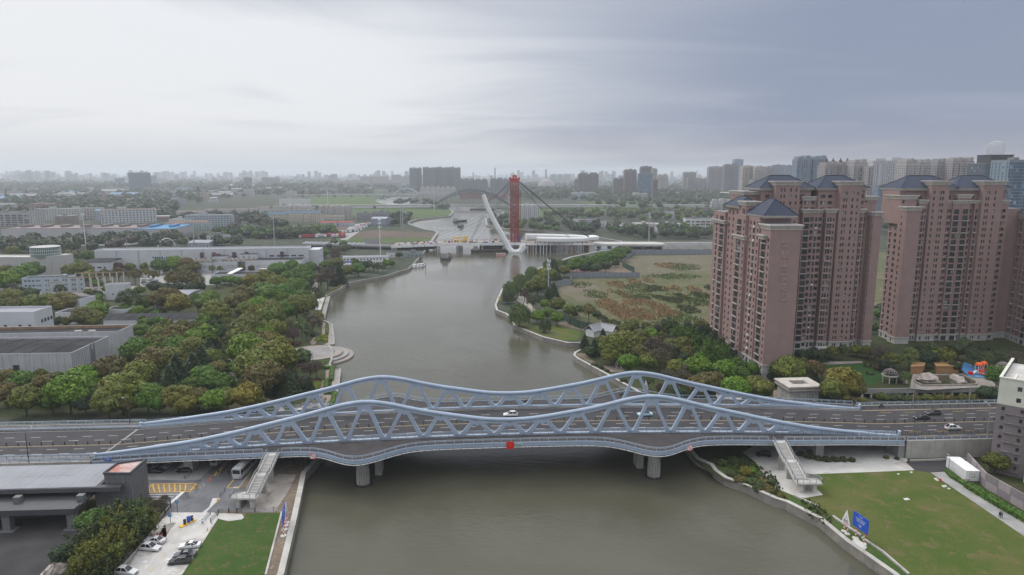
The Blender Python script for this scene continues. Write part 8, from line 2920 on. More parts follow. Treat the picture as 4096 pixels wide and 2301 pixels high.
# cars
def car_proto(kd):
 """A car with body, glazed cabin, wheels and lamps; nose toward +X; the colour comes from the object."""
 suv=kd=='suv'
 L,Wd,Ht=(4.6,1.86,1.70)if suv else(4.75,1.86,1.46)
 hl,hw=L/2,Wd/2
 low,belt=.28,(.98 if suv else.90)
 prof=[(-hl,.55),(-hl+.05,belt-.02),(-hl*.60,belt+.02),(hl*.30,belt),(hl*.82,belt-.17),(hl-.08,.66),(hl,.48)]
 root=inst('car',None)
 b=MB()
 rows=[]
 for k,(x,z)in enumerate(prof):
  e=1-.10*max(0,(abs(x)/hl-.6)/.4)**2
  w=hw*e
  rows.append([(x,-w*.93,low),(x,-w,low+.18),(x,-w,z-.12),(x,-w*.90,z),(x,w*.90,z),(x,w,z-.12),(x,w,low+.18),(x,w*.93,low)])
 b.ribbon(rows,0)
 for r,f in((rows[0],1),(rows[-1],-1)):
  b.face(r[::f])
 c0,c1,r0,r1=(-hl*.93,hl*.40,-hl*.62,hl*.02)if suv else(-hl*.70,hl*.42,-hl*.34,hl*.05)
 b.ribbon([[(r0,-hw*.68,Ht-.05),(r0,-hw*.5,Ht),(r0,hw*.5,Ht),(r0,hw*.68,Ht-.05)],[(r1,-hw*.68,Ht-.05),(r1,-hw*.5,Ht),(r1,hw*.5,Ht),(r1,hw*.68,Ht-.05)]][::-1],0)
 for s_ in(-1,1):
  for xa,xb_ in((c0,r0),(c1,r1),((c0+c1)/2-.05,(r0+r1)/2)):
   b.beam((xa,s_*hw*.90,belt),(xb_,s_*hw*.69,Ht-.05),.09,.09)
 b.build('body',M['paint'],root,smooth=False)
 g=MB()
 lo=[(c0,-hw*.88,belt-.02),(c1,-hw*.88,belt-.02),(c1,hw*.88,belt-.02),(c0,hw*.88,belt-.02)]
 hi=[(r0,-hw*.67,Ht-.055),(r1,-hw*.67,Ht-.055),(r1,hw*.67,Ht-.055),(r0,hw*.67,Ht-.055)]
 for i in range(4):
  j=(i+1)%4
  g.face([lo[i],lo[j],hi[j],hi[i]])
 g.build('window',M['carglass'],root)
 for x in(-hl*.58,hl*.60):
  for s_ in(-1,1):
   w=inst('wheel',None,root,(x,s_*(hw-.10),.34))
   q=MB()
   q.cyl(0,0,-.11,.11,.34,.34,14)
   o=q.build('tyre',M['rubber'],w)
   o.rotation_euler=(math.pi/2*s_,0,0)
   q=MB()
   q.cyl(0,0,.10,.125,.22,.20,10)
   o=q.build('rim',M['alloy'],w)
   o.rotation_euler=(math.pi/2*s_,0,0)
 for s_ in(-1,1):
  q=MB()
  q.box(hl-.22,hl-.01,s_*hw*.62-.18,s_*hw*.62+.18,.60,.74)
  q.build('headlight',M['lamp'],root)
  q=MB()
  q.box(-hl-.012,-hl+.12,s_*hw*.66-.2,s_*hw*.66+.2,.68,.84)
  q.build('tail_light',M['tail'],root)
  q=MB()
  q.box(hl*.28,hl*.28+.14,s_*hw-(.0 if s_>0 else.2),s_*hw+(.2 if s_>0 else.0),belt,belt+.13)
  q.build('mirror',M['paint'],root)
 q=MB()
 q.box(hl-.05,hl+.015,-hw*.4,hw*.4,.42,.60)
 q.build('grille',M['dark_metal'],root)
 return root
CAR={}
CARCOL={'white':(.72,.72,.71),'black':(.012,.012,.014),'grey':(.10,.105,.125),'silver':(.40,.41,.42),'blue':(.45,.66,.72),'brown':(.05,.045,.045),'red':(.35,.03,.03)}
def car(kd,col,x,y,z,rz,lab,group=None,dark_roof=False):
 if kd not in CAR:
  o=CAR[kd]=car_proto(kd)
 else:
  o=copy_tree(CAR[kd])
 o.name='suv_car' if kd=='suv' else 'saloon_car'
 o.location=(x,y,z)
 o.rotation_euler=(0,0,rz)
 tag(o,lab,'car',group)
 for ch in o.children:
  if ch.name.split('.')[0]in('body','mirror'):
   ch.color=(*CARCOL[col],1)
 return o
def car_px(kd,col,u,v,deg,lab,z=0.0,group=None):
 x,y=at(u,v,z+.8)
 return car(kd,col,x,y,z,math.radians(deg),lab,group)
base=3.4
car_px('suv','white',*A((1402,1180))[0],-8,'white suv with dark sunroof parked by the bamboo, in front of another white car')
car_px('sedan','white',*A((1445,1112))[0],172,'white car parked behind the white suv by the bamboo fence')
car_px('suv','white',*A((1178,1402))[0],-8,'boxy white suv with sunroof alone at the bottom of the car park')
car_px('sedan','white',*A((1768,1158))[0],188,'white car with dark rear window parked at the lawn edge')
car_px('sedan','grey',*A((1720,1242))[0],188,'dark grey car between the white car and the black suv at the lawn edge')
car_px('suv','black',*A((1672,1305))[0],188,'black suv parked at the lawn edge, lowest of three')
for kd,col,px,deg,lab in(('suv','silver',(100,492),-6,'silver suv under the viaduct at the far left edge'),('sedan','white',(522,484),-5,'white car with black roof under the viaduct'),('suv','silver',(570,448),-6,'pale silver suv behind the white car under the viaduct'),('sedan','black',(775,478),-4,'black car under the viaduct left of the pier'),('sedan','black',(1445,464),174,'black saloon car under the bridge beside the dark tower'),('suv','silver',(1496,428),-8,'silver suv behind the black saloon under the bridge'),('suv','black',(1722,460),176,'black people carrier beside the pier under the bridge'),('sedan','white',(1750,422),178,'white car behind the black people carrier under the bridge'),('sedan','white',(1545,384),-6,'white car deep in the shade under the bridge')):
 u,v=A(px)[0]
 car_px(kd,col,u,v,deg,lab)
car_px('suv','black',*Z(2940,1720,5.167,(590,490))[0],170,'black suv in the shade under the right end of the bridge behind the stair post')
for kd,col,u,v,deg,lab in(('suv','white',2042,1655,180,'white suv driving on the far lanes at the middle of the bridge'),('sedan','blue',2579,1653,180,'pale blue car with black roof on the far lanes behind a truss member'),('suv','brown',3733,1649,180,'dark brown suv with lit headlights on the right approach, farther lane'),('sedan','black',3687,1667,180,'black car just before the brown suv on the right approach'),('suv','white',3813,1708,0,'white estate car with red tail lights on the near lanes of the right approach')):
 x=0
 for _ in range(20):
  x,y=at(u,v,zd(x)+.8)
 car(kd,col,x,y,zd(x)+.005,math.radians(deg)+math.atan(SL),lab)
for o in COL.objects:
 if o.get('label','').startswith(('white car with black roof','pale blue car')):
  q=MB()
  q.box(-1.5,.3,-.62,.62,1.45,1.475)
  q.build('roof',M['carglass'],o)
def bus(name,lab,u,v,rz,L,Wd,Ht,col,cat='bus'):
 x,y=at(u,v,0)
 t=thing(name,lab,cat,(x,y,0),rz)
 b=MB()
 hl,hw=L/2,Wd/2
 rows=[[(xx,-hw,.35),(xx,-hw,Ht-.25),(xx,-hw+.2,Ht),(xx,hw-.2,Ht),(xx,hw,Ht-.25),(xx,hw,.35)]for xx in(-hl,hl)]
 b.ribbon(rows[::-1])
 b.face(rows[0][::-1])
 b.face(rows[1])
 o=b.build('body',M['paint'],t)
 o.color=(*col,1)
 n=int(L/1.6)
 for i in range(n):
  for s_ in(-1,1):
   q=MB()
   xx=-hl+.3+i*(L-.6)/n
   q.box(xx,xx+(L-.6)/n-.12,s_*hw-.012 if s_>0 else-hw-.012,s_*hw+.012 if s_>0 else-hw+.012,Ht*.48,Ht*.82)
   q.build('window',M['carglass'],t)
 for s_ in(-1,1):
  q=MB()
  q.box(s_*hl-.015,s_*hl+.015,-hw+.2,hw-.2,Ht*.52,Ht*.86)
  q.build('windscreen',M['carglass'],t)
  for yy in(-1,1):
   q=MB()
   q.box(s_*hl-.03,s_*hl+.03,yy*hw*.8-.14,yy*hw*.8+.14,.7,1.0)
   q.build('headlight' if s_>0 else 'tail_light',M['lamp']if s_>0 else M['tail'],t)
 for xx in(-hl*.55,hl*.62):
  for s_ in(-1,1):
   w=inst('wheel',None,t,(xx,s_*(hw-.12),.5))
   q=MB()
   q.cyl(0,0,-.14,.14,.5,.5,14)
   o=q.build('tyre',M['rubber'],w)
   o.rotation_euler=(math.pi/2*s_,0,0)
 q=MB()
 q.box(-hl*.5,-hl*.1,-hw*.55,hw*.55,Ht,Ht+.14)
 q.box(hl*.15,hl*.5,-hw*.55,hw*.55,Ht,Ht+.14)
 q.build('roof_hatch',M['white'],t)
 return t
p,q_=at(*C5((1610,535))[0]),at(*C5((1860,290))[0])
ra=math.atan2(q_[1]-p[1],q_[0]-p[0])
u_,v_=C5((1700,420))[0]
bus('coach','long white coach parked on the road under the left end of the bridge',u_,v_,ra,11.5,2.5,3.3,(.55,.56,.57))
u_,v_=C5((1262,285))[0]
bus('minibus','cream and yellow minibus in the shade under the bridge left of the coach',u_,v_,ra+math.pi,6.0,2.1,2.5,(.55,.50,.36),'minibus')
# people
def person_mesh(name,joints,bones,radii,mats):
 me=bpy.data.meshes.new(name)
 me.from_pydata(joints,bones,[])
 o=bpy.data.objects.new(name,me)
 COL.objects.link(o)
 sk=o.modifiers.new('skin','SKIN')
 for i,r in enumerate(radii):
  me.skin_vertices[0].data[i].radius=(r,r)
 me.skin_vertices[0].data[0].use_root=True
 ss=o.modifiers.new('sub','SUBSURF')
 ss.levels=ss.render_levels=1
 dg=bpy.context.evaluated_depsgraph_get()
 m2=bpy.data.meshes.new_from_object(o.evaluated_get(dg))
 m2.name=name
 bpy.data.objects.remove(o)
 for m_ in mats:
  m2.materials.append(m_)
 return m2
def body_mesh(pose):
 if pose=='walk':
  J=[(0,0,.92),(.02,0,1.18),(.03,0,1.38),(.04,0,1.47),(.06,0,1.60),(.05,0,1.70),(.02,.19,1.36),(-.10,.25,1.10),(.02,.26,.88),(.02,-.19,1.36),(.10,-.25,1.10),(.26,-.24,.92),(.02,.10,.86),(.20,.10,.50),(.24,.10,.08),(.36,.10,.03),(-.02,-.10,.86),(-.08,-.10,.48),(-.30,-.10,.12),(-.18,-.10,.03)]
 else:
  J=[(0,0,.82),(.06,0,1.08),(.10,0,1.28),(.12,0,1.36),(.15,0,1.50),(.15,0,1.59),(.10,.20,1.25),(.25,.27,1.05),(.50,.26,1.05),(.10,-.20,1.25),(.25,-.27,1.05),(.50,-.26,1.05),(.02,.12,.80),(.40,.15,.74),(.36,.15,.38),(.48,.15,.33),(.02,-.12,.80),(.40,-.15,.74),(.36,-.15,.38),(.48,-.15,.33)]
 B=[(0,1),(1,2),(2,3),(3,4),(4,5),(2,6),(6,7),(7,8),(2,9),(9,10),(10,11),(0,12),(12,13),(13,14),(14,15),(0,16),(16,17),(17,18),(18,19)]
 Rr=[.15,.15,.13,.062,.10,.085,.075,.052,.042,.075,.052,.042,.10,.07,.048,.04,.10,.07,.048,.04]
 return person_mesh('person',J,B,Rr,[M['tint']])
PM={k:body_mesh(k)for k in('walk','ride')}
def person(x,y,z,rz,lab,col,pose='walk',trousers=(.03,.032,.04),helmet=None):
 """A clothed figure: one continuous body, with head skin, hair and trousers as children."""
 o=inst('person',PM[pose],None,(x,y,z),rz,None,col)
 tag(o,lab,'person')
 hx_,hz_=(.06,1.62)if pose=='walk' else(.155,1.52)
 q=MB()
 rows=[[(hx_+.098*math.cos(f)*math.cos(2*math.pi*k/12),.085*math.cos(f)*math.sin(2*math.pi*k/12),hz_+.125*math.sin(f))for k in range(12)]for f in[-math.pi/2+math.pi*i/8 for i in range(9)]]
 q.ribbon(rows,0,True)
 q.box(hx_+.09,hx_+.125,-.018,.018,hz_-.03,hz_+.02)
 for s_ in(-1,1):
  q.box(hx_-.02,hx_+.02,s_*.085-.015,s_*.085+.015,hz_-.03,hz_+.03)
 q.build('head',M['skin'],o)
 q=MB()
 rows=[[(hx_-.012+.112*math.cos(f)*math.cos(2*math.pi*k/12),.098*math.cos(f)*math.sin(2*math.pi*k/12),hz_+.025+.12*math.sin(f))for k in range(12)]for f in[-.05+(math.pi/2+.05)*i/5 for i in range(6)]]
 q.ribbon(rows,0,True)
 h_=q.build('hair' if helmet is None else 'helmet',M['hair']if helmet is None else M['tint'],o)
 if helmet:
  h_.color=(*helmet,1)
 tr=MB()
 legs=(((0,.09,.92),(.20,.10,.50),(.24,.10,.10)),((0,-.09,.92),(-.08,-.10,.48),(-.30,-.10,.13)))if pose=='walk' else(((0,.11,.84),(.40,.15,.74),(.36,.15,.40)),((0,-.11,.84),(.40,-.15,.74),(.36,-.15,.40)))
 for l_ in legs:
  tr.tube(l_,[.135,.092,.07],8)
 t_=tr.build('trousers',M['tint'],o)
 t_.color=(*trousers,1)
 return o
def person_px(u,v,deg,lab,col,**k):
 x,y=at(u,v,.9)
 return person(x,y,.03,math.radians(deg),lab,col,**k)
person_px(*D((246,540))[0],200,'person in dark clothes walking on the concrete beside the right stair',(.02,.022,.03))
person_px(*D((2340,880))[0],250,'person in a black jacket walking on the right footpath, left of a pair',(.02,.02,.024))
person_px(*D((2357,880))[0],250,'person in a grey jacket walking on the right footpath, right of a pair',(.22,.23,.26))
person_px(*C5((1418,445))[0],80,'person in black walking on the road left of the coach',(.015,.015,.018))
person_px(*C5((1488,420))[0],260,'person in a white top on the road beside the coach',(.6,.6,.6))
person_px(*C5((1540,385))[0],60,'person in a pale top close to the rear corner of the coach',(.5,.47,.45))
def scooter_rider(x,c,rz,lab_s,lab_p,col,helmet,body):
 X,Yy,_=W(x,c,0)
 z=zd(x)+.03
 t=thing('motor_scooter',lab_s,'scooter',(X,Yy,z),rz)
 b=MB()
 b.tube([(-.75,0,.62),(-.35,0,.62),(.0,0,.45),(.35,0,.42),(.52,0,.75)],[.14,.17,.12,.12,.10],8)
 b.beam((.50,0,.4),(.56,0,1.0),.34,.10)
 o=b.build('body',M['tint'],t)
 o.color=(*body,1)
 b=MB()
 b.box(-.7,.05,-.14,.14,.72,.82)
 b.build('seat',M['rubber'],t)
 b=MB()
 b.tube([(.5,-.32,1.05),(.56,0,1.02),(.5,.32,1.05)],.03,6)
 b.build('handlebar',M['dark_metal'],t)
 for xx in(-.6,.68):
  q=MB()
  q.cyl(0,0,-.06,.06,.24,.24,12)
  o=q.build('wheel',M['rubber'],t,(xx,0,.24))
  o.rotation_euler=(math.pi/2,0,0)
 person(X-.15*math.cos(rz),Yy-.15*math.sin(rz),z,rz,lab_p,col,'ride',helmet=helmet)
ra0=math.atan(SL)
scooter_rider(-.2+5.0,215.8,ra0+math.pi,'dark scooter on the far walkway above mid river','person in black riding a dark scooter on the far walkway above mid river',(.018,.018,.02),(.05,.05,.05),(.02,.02,.022))
scooter_rider(37.5,222,ra0,'scooter on the bulge of the far walkway behind the right peak','person in teal riding a scooter on the bulge of the far walkway',(.05,.13,.16),(.05,.12,.15),(.03,.03,.03))
scooter_rider(-106,215.5,ra0,'pale scooter on the far cycle lane near the left truss end','person in a dark coat and white helmet riding near the left truss end',(.05,.035,.04),(.6,.6,.6),(.4,.4,.38))
scooter_rider(102,215,ra0+math.pi,'red scooter on the far lane near the right truss end','person with white helmet riding the red scooter near the right truss end',(.12,.09,.08),(.62,.66,.75),(.3,.04,.05))
scooter_rider(125,213.5,ra0+math.pi,'black scooter on the far lane just past the right truss end','person in black riding just past the right truss end',(.015,.016,.02),(.08,.10,.14),(.02,.02,.025))
scooter_rider(103,186,ra0,'pale scooter on the near walkway at the right end of the truss','person in pale blue riding on the near walkway at the right end',(.35,.42,.48),(.5,.52,.55),(.3,.32,.34))
# lamps, masts and posts
def lamp_post(x,y,z,h,rz,lab,arm=2.2,m='dark_metal'):
 t=thing('street_lamp',lab,'street lamp',(x,y,z),rz)
 b=MB()
 b.tube([(0,0,0),(0,0,h*.85),(.25,0,h*.96),(arm*.6,0,h*1.0),(arm,0,h*1.01)],[.13,.09,.08,.06,.05],7)
 b.build('pole',M[m],t)
 b=MB()
 b.box(arm-.1,arm+.75,-.16,.16,h*1.0,h*1.0+.14)
 b.build('lamp_head',M['galv'],t)
for x,c,lab in((-134,CN-2.3,'tall dark street lamp on the near side of the left viaduct'),(-165,CF+2.9,'tall dark street lamp on the far side of the viaduct near the left edge'),(-122.5,CF+2.9,'tall dark street lamp on the far side near the left truss end')):
 X,Yy,Zz=W(x,c,zd(x)+.1)
 lamp_post(X,Yy,Zz,9.5,math.pi/2 if c<200 else-math.pi/2,lab)
for x,c,lab in((142,CN-3.7,'street lamp on the near side of the right approach road'),(137,CF+2.3,'street lamp on the far side of the right approach, left of two'),(157,CF+2.3,'street lamp on the far side of the right approach, right of two')):
 X,Yy,Zz=W(x,c,zd(x)+.1)
 lamp_post(X,Yy,Zz,10.5,math.pi/2 if c<200 else-math.pi/2,lab,m='galv')
x,y=at(*Q((588,808))[0])
lamp_post(x,y,.1,4,0,'short dark lamp on the round stone plaza',.3)
for px,lab in((Q((622,600))[0],'small park lamp by the lawn above the round plaza'),(Q((118,1180))[0],'small park lamp at the path beside the yellow tree')):
 x,y=at(*px)
 lamp_post(x,y,0,3.5,0,lab,.6,'galv')
x,y=at(*R((125,700))[0])
lamp_post(x,y,.3,6,math.pi,'white lamp on the quay corner of the right bank spit',1.2,'pipe_white')
x,y=at(*A((1800,1300))[0])
lamp_post(x,y,.05,4.2,0,'short grey lamp post beside the black suv',.4,'galv')
x,y=at(*K((218,945))[0])
lamp_post(x,y,.05,4.5,math.pi/2,'slim camera post beside the white container',.5,'galv')
def mast(u,vb,vt,r,lab,col='galv',rings=0,lattice=False,cat='mast',name='mast'):
 x,y=at(u,vb)
 h=z_at(vt,y)
 t=thing(name,lab,cat,(x,y,0))
 b=MB()
 if lattice:
  for ex,ey in((-1,-1),(1,-1),(1,1),(-1,1)):
   b.beam((ex*r*3,ey*r*3,0),(ex*r*.4,ey*r*.4,h),r*.35,r*.35)
  for i in range(8):
   k0,k1=1-i/8,1-(i+1)/8
   a0,a1=r*(.4+2.6*k0),r*(.4+2.6*k1)
   b.beam((-a0,-a0,h*i/8),(a1,-a1,h*(i+1)/8),r*.25,r*.25)
   b.beam((a0,-a0,h*i/8),(-a1,-a1,h*(i+1)/8),r*.25,r*.25)
  for z in(.72,.84,.95):
   b.beam((-r*6,0,h*z),(r*6,0,h*z),r*.4,r*.4)
 else:
  b.tube([(0,0,0),(0,0,h)],[r,r*.55],8)
 b.build('pole',M[col],t)
 if rings:
  q=MB()
  for i in range(rings):
   z=h*(.97-.1*i)
   q.cyl(0,0,z-.15,z,r*3.2,r*3.2,10)
   for k in range(3):
    a=2.1*k+i
    q.box(r*3*math.cos(a)-.2,r*3*math.cos(a)+.2,r*3*math.sin(a)-.2,r*3*math.sin(a)+.2,z-1.0,z+1.3)
  q.build('antenna',M['white'],t)
mast(R((452,455))[0][0],R((452,455))[0][1],1040,.38,'green grey phone mast with white antennas among the spit trees','steel_pale',3)
mast(345,1000,855,.55,'white guyed mast standing over the dark tree belt at the left','pipe_white',1)
mast(1522,1020,875,.55,'white phone mast behind the site office','pipe_white',3)
mast(1613,972,830,.85,'nearer and thicker of the twin grey pylons left of the river','galv')
mast(1604,916,809,.7,'farther of the twin grey pylons left of the river','galv')
mast(1543,870,790,.6,'grey pylon with arms on the left river meadow','galv',1)
mast(1099,985,862,.8,'thick grey pylon behind the long white works','galv')
mast(1312,822,763,.7,'white pole on the far left meadow','pipe_white')
mast(1736,838,768,.7,'white pole at the inner river bend','pipe_white')
mast(2595,966,847,.9,'thick grey pylon standing right of the lying white segment','galv')
mast(2037,894,810,.7,'slim pale pole left of the red tower','galv')
mast(777,990,905,.8,'grey pylon behind the long white works, second from the left','galv')
mast(508,992,940,.5,'slim pale pole by the dark belt','galv')
mast(2884,785,752,.8,'pale pole before the brown towers right of centre','pipe_white')
mast(308,800,755,1.5,'dark lattice pylon on the hazy left plain','dark_metal',lattice=True,cat='pylon',name='lattice_pylon')
mast(583,806,765,1.5,'dark lattice pylon below the lone dark slab','dark_metal',lattice=True,cat='pylon',name='lattice_pylon')
mast(806,765,724,1.8,'hazy lattice pylon in the middle of the left plain','dark_metal',lattice=True,cat='pylon',name='lattice_pylon')
mast(30,830,757,1.5,'dark lattice pylon near the left edge','dark_metal',lattice=True,cat='pylon',name='lattice_pylon')
mast(796,818,747,1.5,'tall dark lattice pylon by the cream office block','dark_metal',lattice=True,cat='pylon',name='lattice_pylon')
mast(855,742,706,2.0,'far hazy lattice pylon right of the middle','dark_metal',lattice=True,cat='pylon',name='lattice_pylon')
p,q_=at(632,992),at(700,985)
t=thing('footbridge_arch','slim white tubular arch rising behind the long white works','arch',(0,0,0))
b=MB()
za=z_at(958,p[1])*1.0
b.tube([(lerp(p[0],q_[0],(1-math.cos(a))/2),lerp(p[1],q_[1],(1-math.cos(a))/2),za*math.sin(a))for a in[math.pi*i/24 for i in range(25)]],.55,8)
b.build('rib',M['white'],t)
# signs on the banks
def post_striped(parent,x,y,h):
 p_=inst('post',None,parent,(x,y,0))
 n=int(h/.42)
 for i in range(n):
  q=MB()
  q.cyl(0,0,h*i/n,h*(i+1)/n,.13,.13,10)
  q.build('band',M['red']if i%2 else M['white'],p_)
def board_sign(pa,pb,h0,hgt,lab,rows_,name='information_board'):
 """A blue board on two striped posts whose feet are pa and pb."""
 a,c=Vector(pa),Vector(pb)
 d=(c-a)
 L=d.length
 rz=math.atan2(d.y,d.x)
 mid=(a+c)/2
 t=thing(name,lab,'sign',(mid.x,mid.y,0),rz)
 for x in(-L/2,L/2):
  post_striped(t,x,.12,h0+.3)
  q=MB()
  q.cyl(x,.12,-.1,.18,.8,.7,12)
  q.build('footing',M['concrete_pale'],t)
 q=MB()
 w=L*1.9
 q.box(-w/2,w/2,-.06,.06,h0,h0+hgt)
 q.build('board',M['blue'],t)
 for body,s_,z in rows_:
  text('lettering',body,s_*.72,M['white'],t,(0,-.075,h0+z*.7),RX,.006)
 return t
board_sign(at(*D((988,1105))[0]),at(*D((1062,1160))[0]),2.9,3.5,'large blue notice board on striped posts by the right quay',[('公  告',.62,4.3),('根据内河通航水域的有关规定',.34,3.4),('过往船舶应当按照标志航行',.34,2.9),('注意安全 禁止抛锚停泊',.34,2.4),('航道管理处',.30,1.4),('海事处',.30,.95)])
q_=Z(1110,2020,10.34,(270,1290),(320,1030))
board_sign(at(*q_[0]),at(*q_[1]),2.9,3.5,'blue notice board seen edge on by the left quay',[('公  告',.62,4.3),('根据内河通航水域的有关规定',.34,3.4)])
def tri_sign(pa,pb,lab,h0=1.9,hh_=3.9):
 a,c=Vector(pa),Vector(pb)
 d=c-a
 L=d.length
 t=thing('warning_sign',lab,'sign',(*((a+c)/2),0),math.atan2(d.y,d.x))
 for x in(-L/2,L/2):
  post_striped(t,x,.12,h0+.5)
  q=MB()
  q.cyl(x,.12,-.1,.16,.7,.6,12)
  q.build('footing',M['concrete_pale'],t)
 w=L*1.0+1.2
 q=MB()
 A3=[(-w*.72,h0),(w*.72,h0),(0,h0+hh_)]
 for y0,f in((-.05,1),(.05,-1)):
  q.face([(x,y0,z)for x,z in A3[::f]])
 for i in range(3):
  (xa,za_),(xb_,zb_)=A3[i],A3[(i+1)%3]
  q.face([(xa,.05,za_),(xb_,.05,zb_),(xb_,-.05,zb_),(xa,-.05,za_)])
 q.build('board',M['white'],t)
 q=MB()
 q.beam((-w*.66,-.06,h0+.75),(w*.66,-.06,h0+.75),.02,.09)
 k=.32
 for i in range(3):
  (xa,za_),(xb_,zb_)=A3[i],A3[(i+1)%3]
  cz=h0+hh_*.45
  q.beam((xa*k,-.06,cz+(za_-cz)*k),(xb_*k,-.06,cz+(zb_-cz)*k),.02,.07)
 q.build('black_marking',M['dark_metal'],t)
 text('lettering','通航安全',.42,M['dark_metal'],t,(0,-.07,h0+1.15),RX,.006)
 text('lettering','桥区水域',.36,M['red'],t,(0,-.07,h0+.38),RX,.006)
 return t
tri_sign(at(*D((880,1040))[0]),at(*D((912,1065))[0]),'white triangular warning sign on striped posts left of the blue board on the right quay')
q_=Z(1110,2020,10.34,(375,860),(420,740))
tri_sign(at(*q_[0]),at(*q_[1]),'white triangular warning sign seen edge on by the left quay')
x,y=at(*R((1360,1352))[0])
tri_sign((x-.6,y-.5),(x+.5,y+.6),'white triangular sign with striped posts under the right peak of the far truss')
x,y=at(*Q((668,1215))[0])
tri_sign((x-.4,y-.7),(x+.3,y+.7),'white triangular sign seen edge on at the left promenade behind the far truss')
b=MB()
px=[at(u,v)for u,v in D((960,1130),(1000,1100),(1100,1190),(1085,1212),(1040,1205))]
b.prism(px,-.05,.16)
kind(b.build('concrete_pad',M['concrete_pale']),'structure')
x,y=at(*Q((2330,250))[0])
t=thing('channel_marker','small yellow marker board on the quay tip of the spit','marker',(x,y,.2))
b=MB()
b.box(-.6,.6,-.08,.08,.9,2.9)
b.build('board',M['yellow'],t)
b=MB()
b.cyl(-.4,0,-.3,.9,.08)
b.cyl(.4,0,-.3,.9,.08)
b.build('post',M['galv'],t)
x,y=at(*R((1108,1110))[0])
t=thing('swing_frame','white a shaped frame with an awning on the right bank deck','frame',(x,y,0))
b=MB()
for e in(-1,1):
 for yy in(0,3):
  b.beam((e*1.3,yy,0),(0,yy,3.9),.16,.16)
b.beam((0,0,3.9),(0,3,3.9),.16,.16)
b.build('leg',M['white'],t)
b=MB()
b.face([(.2,0,3.8),(4.6,.3,3.1),(4.6,3.3,3.1),(.2,3,3.8)])
b.face([(.2,0,3.7),(.2,3,3.7),(4.6,3.3,3.0),(4.6,.3,3.0)])
b.build('awning',M['white'],t)
def pav(px,lab,w,d,h,rz):
 x,y=at(*px)
 t=thing('pavilion',lab,'pavilion',(x,y,0),rz)
 b=MB()
 b.box(-w/2,w/2,-d/2,d/2,0,h)
 b.build('wall',M['white'],t)
 b=MB()
 e=1.0
 b.face([(-w/2-e,-d/2-e,h-.3),(w/2+e,-d/2-e,h-.3),(w/2+.4,0,h+2.4),(-w/2-.4,0,h+2.4)])
 b.face([(w/2+e,d/2+e,h-.3),(-w/2-e,d/2+e,h-.3),(-w/2-.4,0,h+2.4),(w/2+.4,0,h+2.4)])
 b.build('roof',M['roof_grey'],t)
 b=MB()
 b.beam((-w/2-.6,0,h+2.5),(w/2+.6,0,h+2.5),.35,.35)
 for s_ in(-1,1):
  for k in(-1,1):
   b.beam((s_*(w/2+.5),0,h+2.45),(s_*(w/2+e),k*(d/2+e),h-.2),.22,.22)
 b.build('ridge_tile',M['podium'],t)
pav(R((880,800))[0],'grey tiled pavilion roof left of two by the green hoarding',7,6,3.6,.7)
pav(R((1010,800))[0],'grey tiled pavilion roof right of two by the green hoarding',8,6,3.6,-.7)
# hoardings and fences
def hoarding(px,h,lab,m,step=3.0,cat='hoarding',z0=0.0,txt=None):
 t=thing('hoarding',lab,cat,(0,0,0))
 w_=[Vector(at(u,v,z0))for u,v in px]
 for p,q in zip(w_,w_[1:]):
  n=max(1,int((q-p).length/step))
  for i in range(n):
   a,c=p.lerp(q,i/n),p.lerp(q,(i+.975)/n)
   b=MB()
   b.beam((a.x,a.y,z0+h/2),(c.x,c.y,z0+h/2),.10+.03*(i%2),h)
   b.build('panel',M[m],t)
  pb=MB()
  for i in range(n+1):
   a=p.lerp(q,i/n)
   pb.box(a.x-.08,a.x+.08,a.y-.1,a.y+.1,z0,z0+h+.12)
  stuff(pb.build('post',M['galv'],t))
 return t,w_
hoarding(R((1215,62),(1240,38),(2110,42),(2700,46)),4.2,'long blue grey hoarding along the far edge of the waste field','fence_blue',5.0)
hoarding(R((1140,112),(1215,62)),4.2,'short blue grey hoarding running back from the green fence to the far hoarding','fence_blue',4.0)
hoarding(R((1140,150),(1170,172),(1255,212)),4.6,'short dark green hoarding at the field corner','fence_green',4.0)
hoarding(R((650,258),(800,258),(1305,258)),4.2,'blue grey hoarding across the left part of the field beside two white containers','fence_blue',4.0)
hoarding(R((535,340),(672,320),(640,230)),4.2,'low blue grey hoarding at the left corner of the field by the trees','fence_blue',4.0)
gt,gw_=hoarding(R((595,645),(640,690),(720,725),(800,752),(900,772),(1000,782),(1150,790),(1400,800),(1700,800),(2080,775)),4.4,'long curved dark green hoarding with faded lettering below the waste field','fence_green',4.0)
p,q_=gw_[5],gw_[7]
d=(q_-p).normalized()
c_=p.lerp(q_,.48)
text('lettering','共建全国文明城市',1.25,mat('faded_lettering',(.16,.13,.10),.9,.2),gt,(c_.x+.1*d.y,c_.y-.2,2.9),(math.pi/2,0,math.atan2(d.y,d.x)),.01)
text('lettering','人人参与',1.1,bpy.data.materials['faded_lettering'],gt,(c_.x+3,c_.y+.1,1.5),(math.pi/2,0,math.atan2(d.y,d.x)),.01)
b=MB()
c2=p.lerp(q_,.12)
b.cyl(0,0,0,.05,.55,.55,12)
b.box(-.2,.2,-1.2,-.4,0,.05)
o=b.build('flower_emblem',mat('faded_red',(.26,.09,.07),.9,.2),gt,(c2.x,c2.y-.12,2.7))
o.rotation_euler=(math.pi/2,0,0)
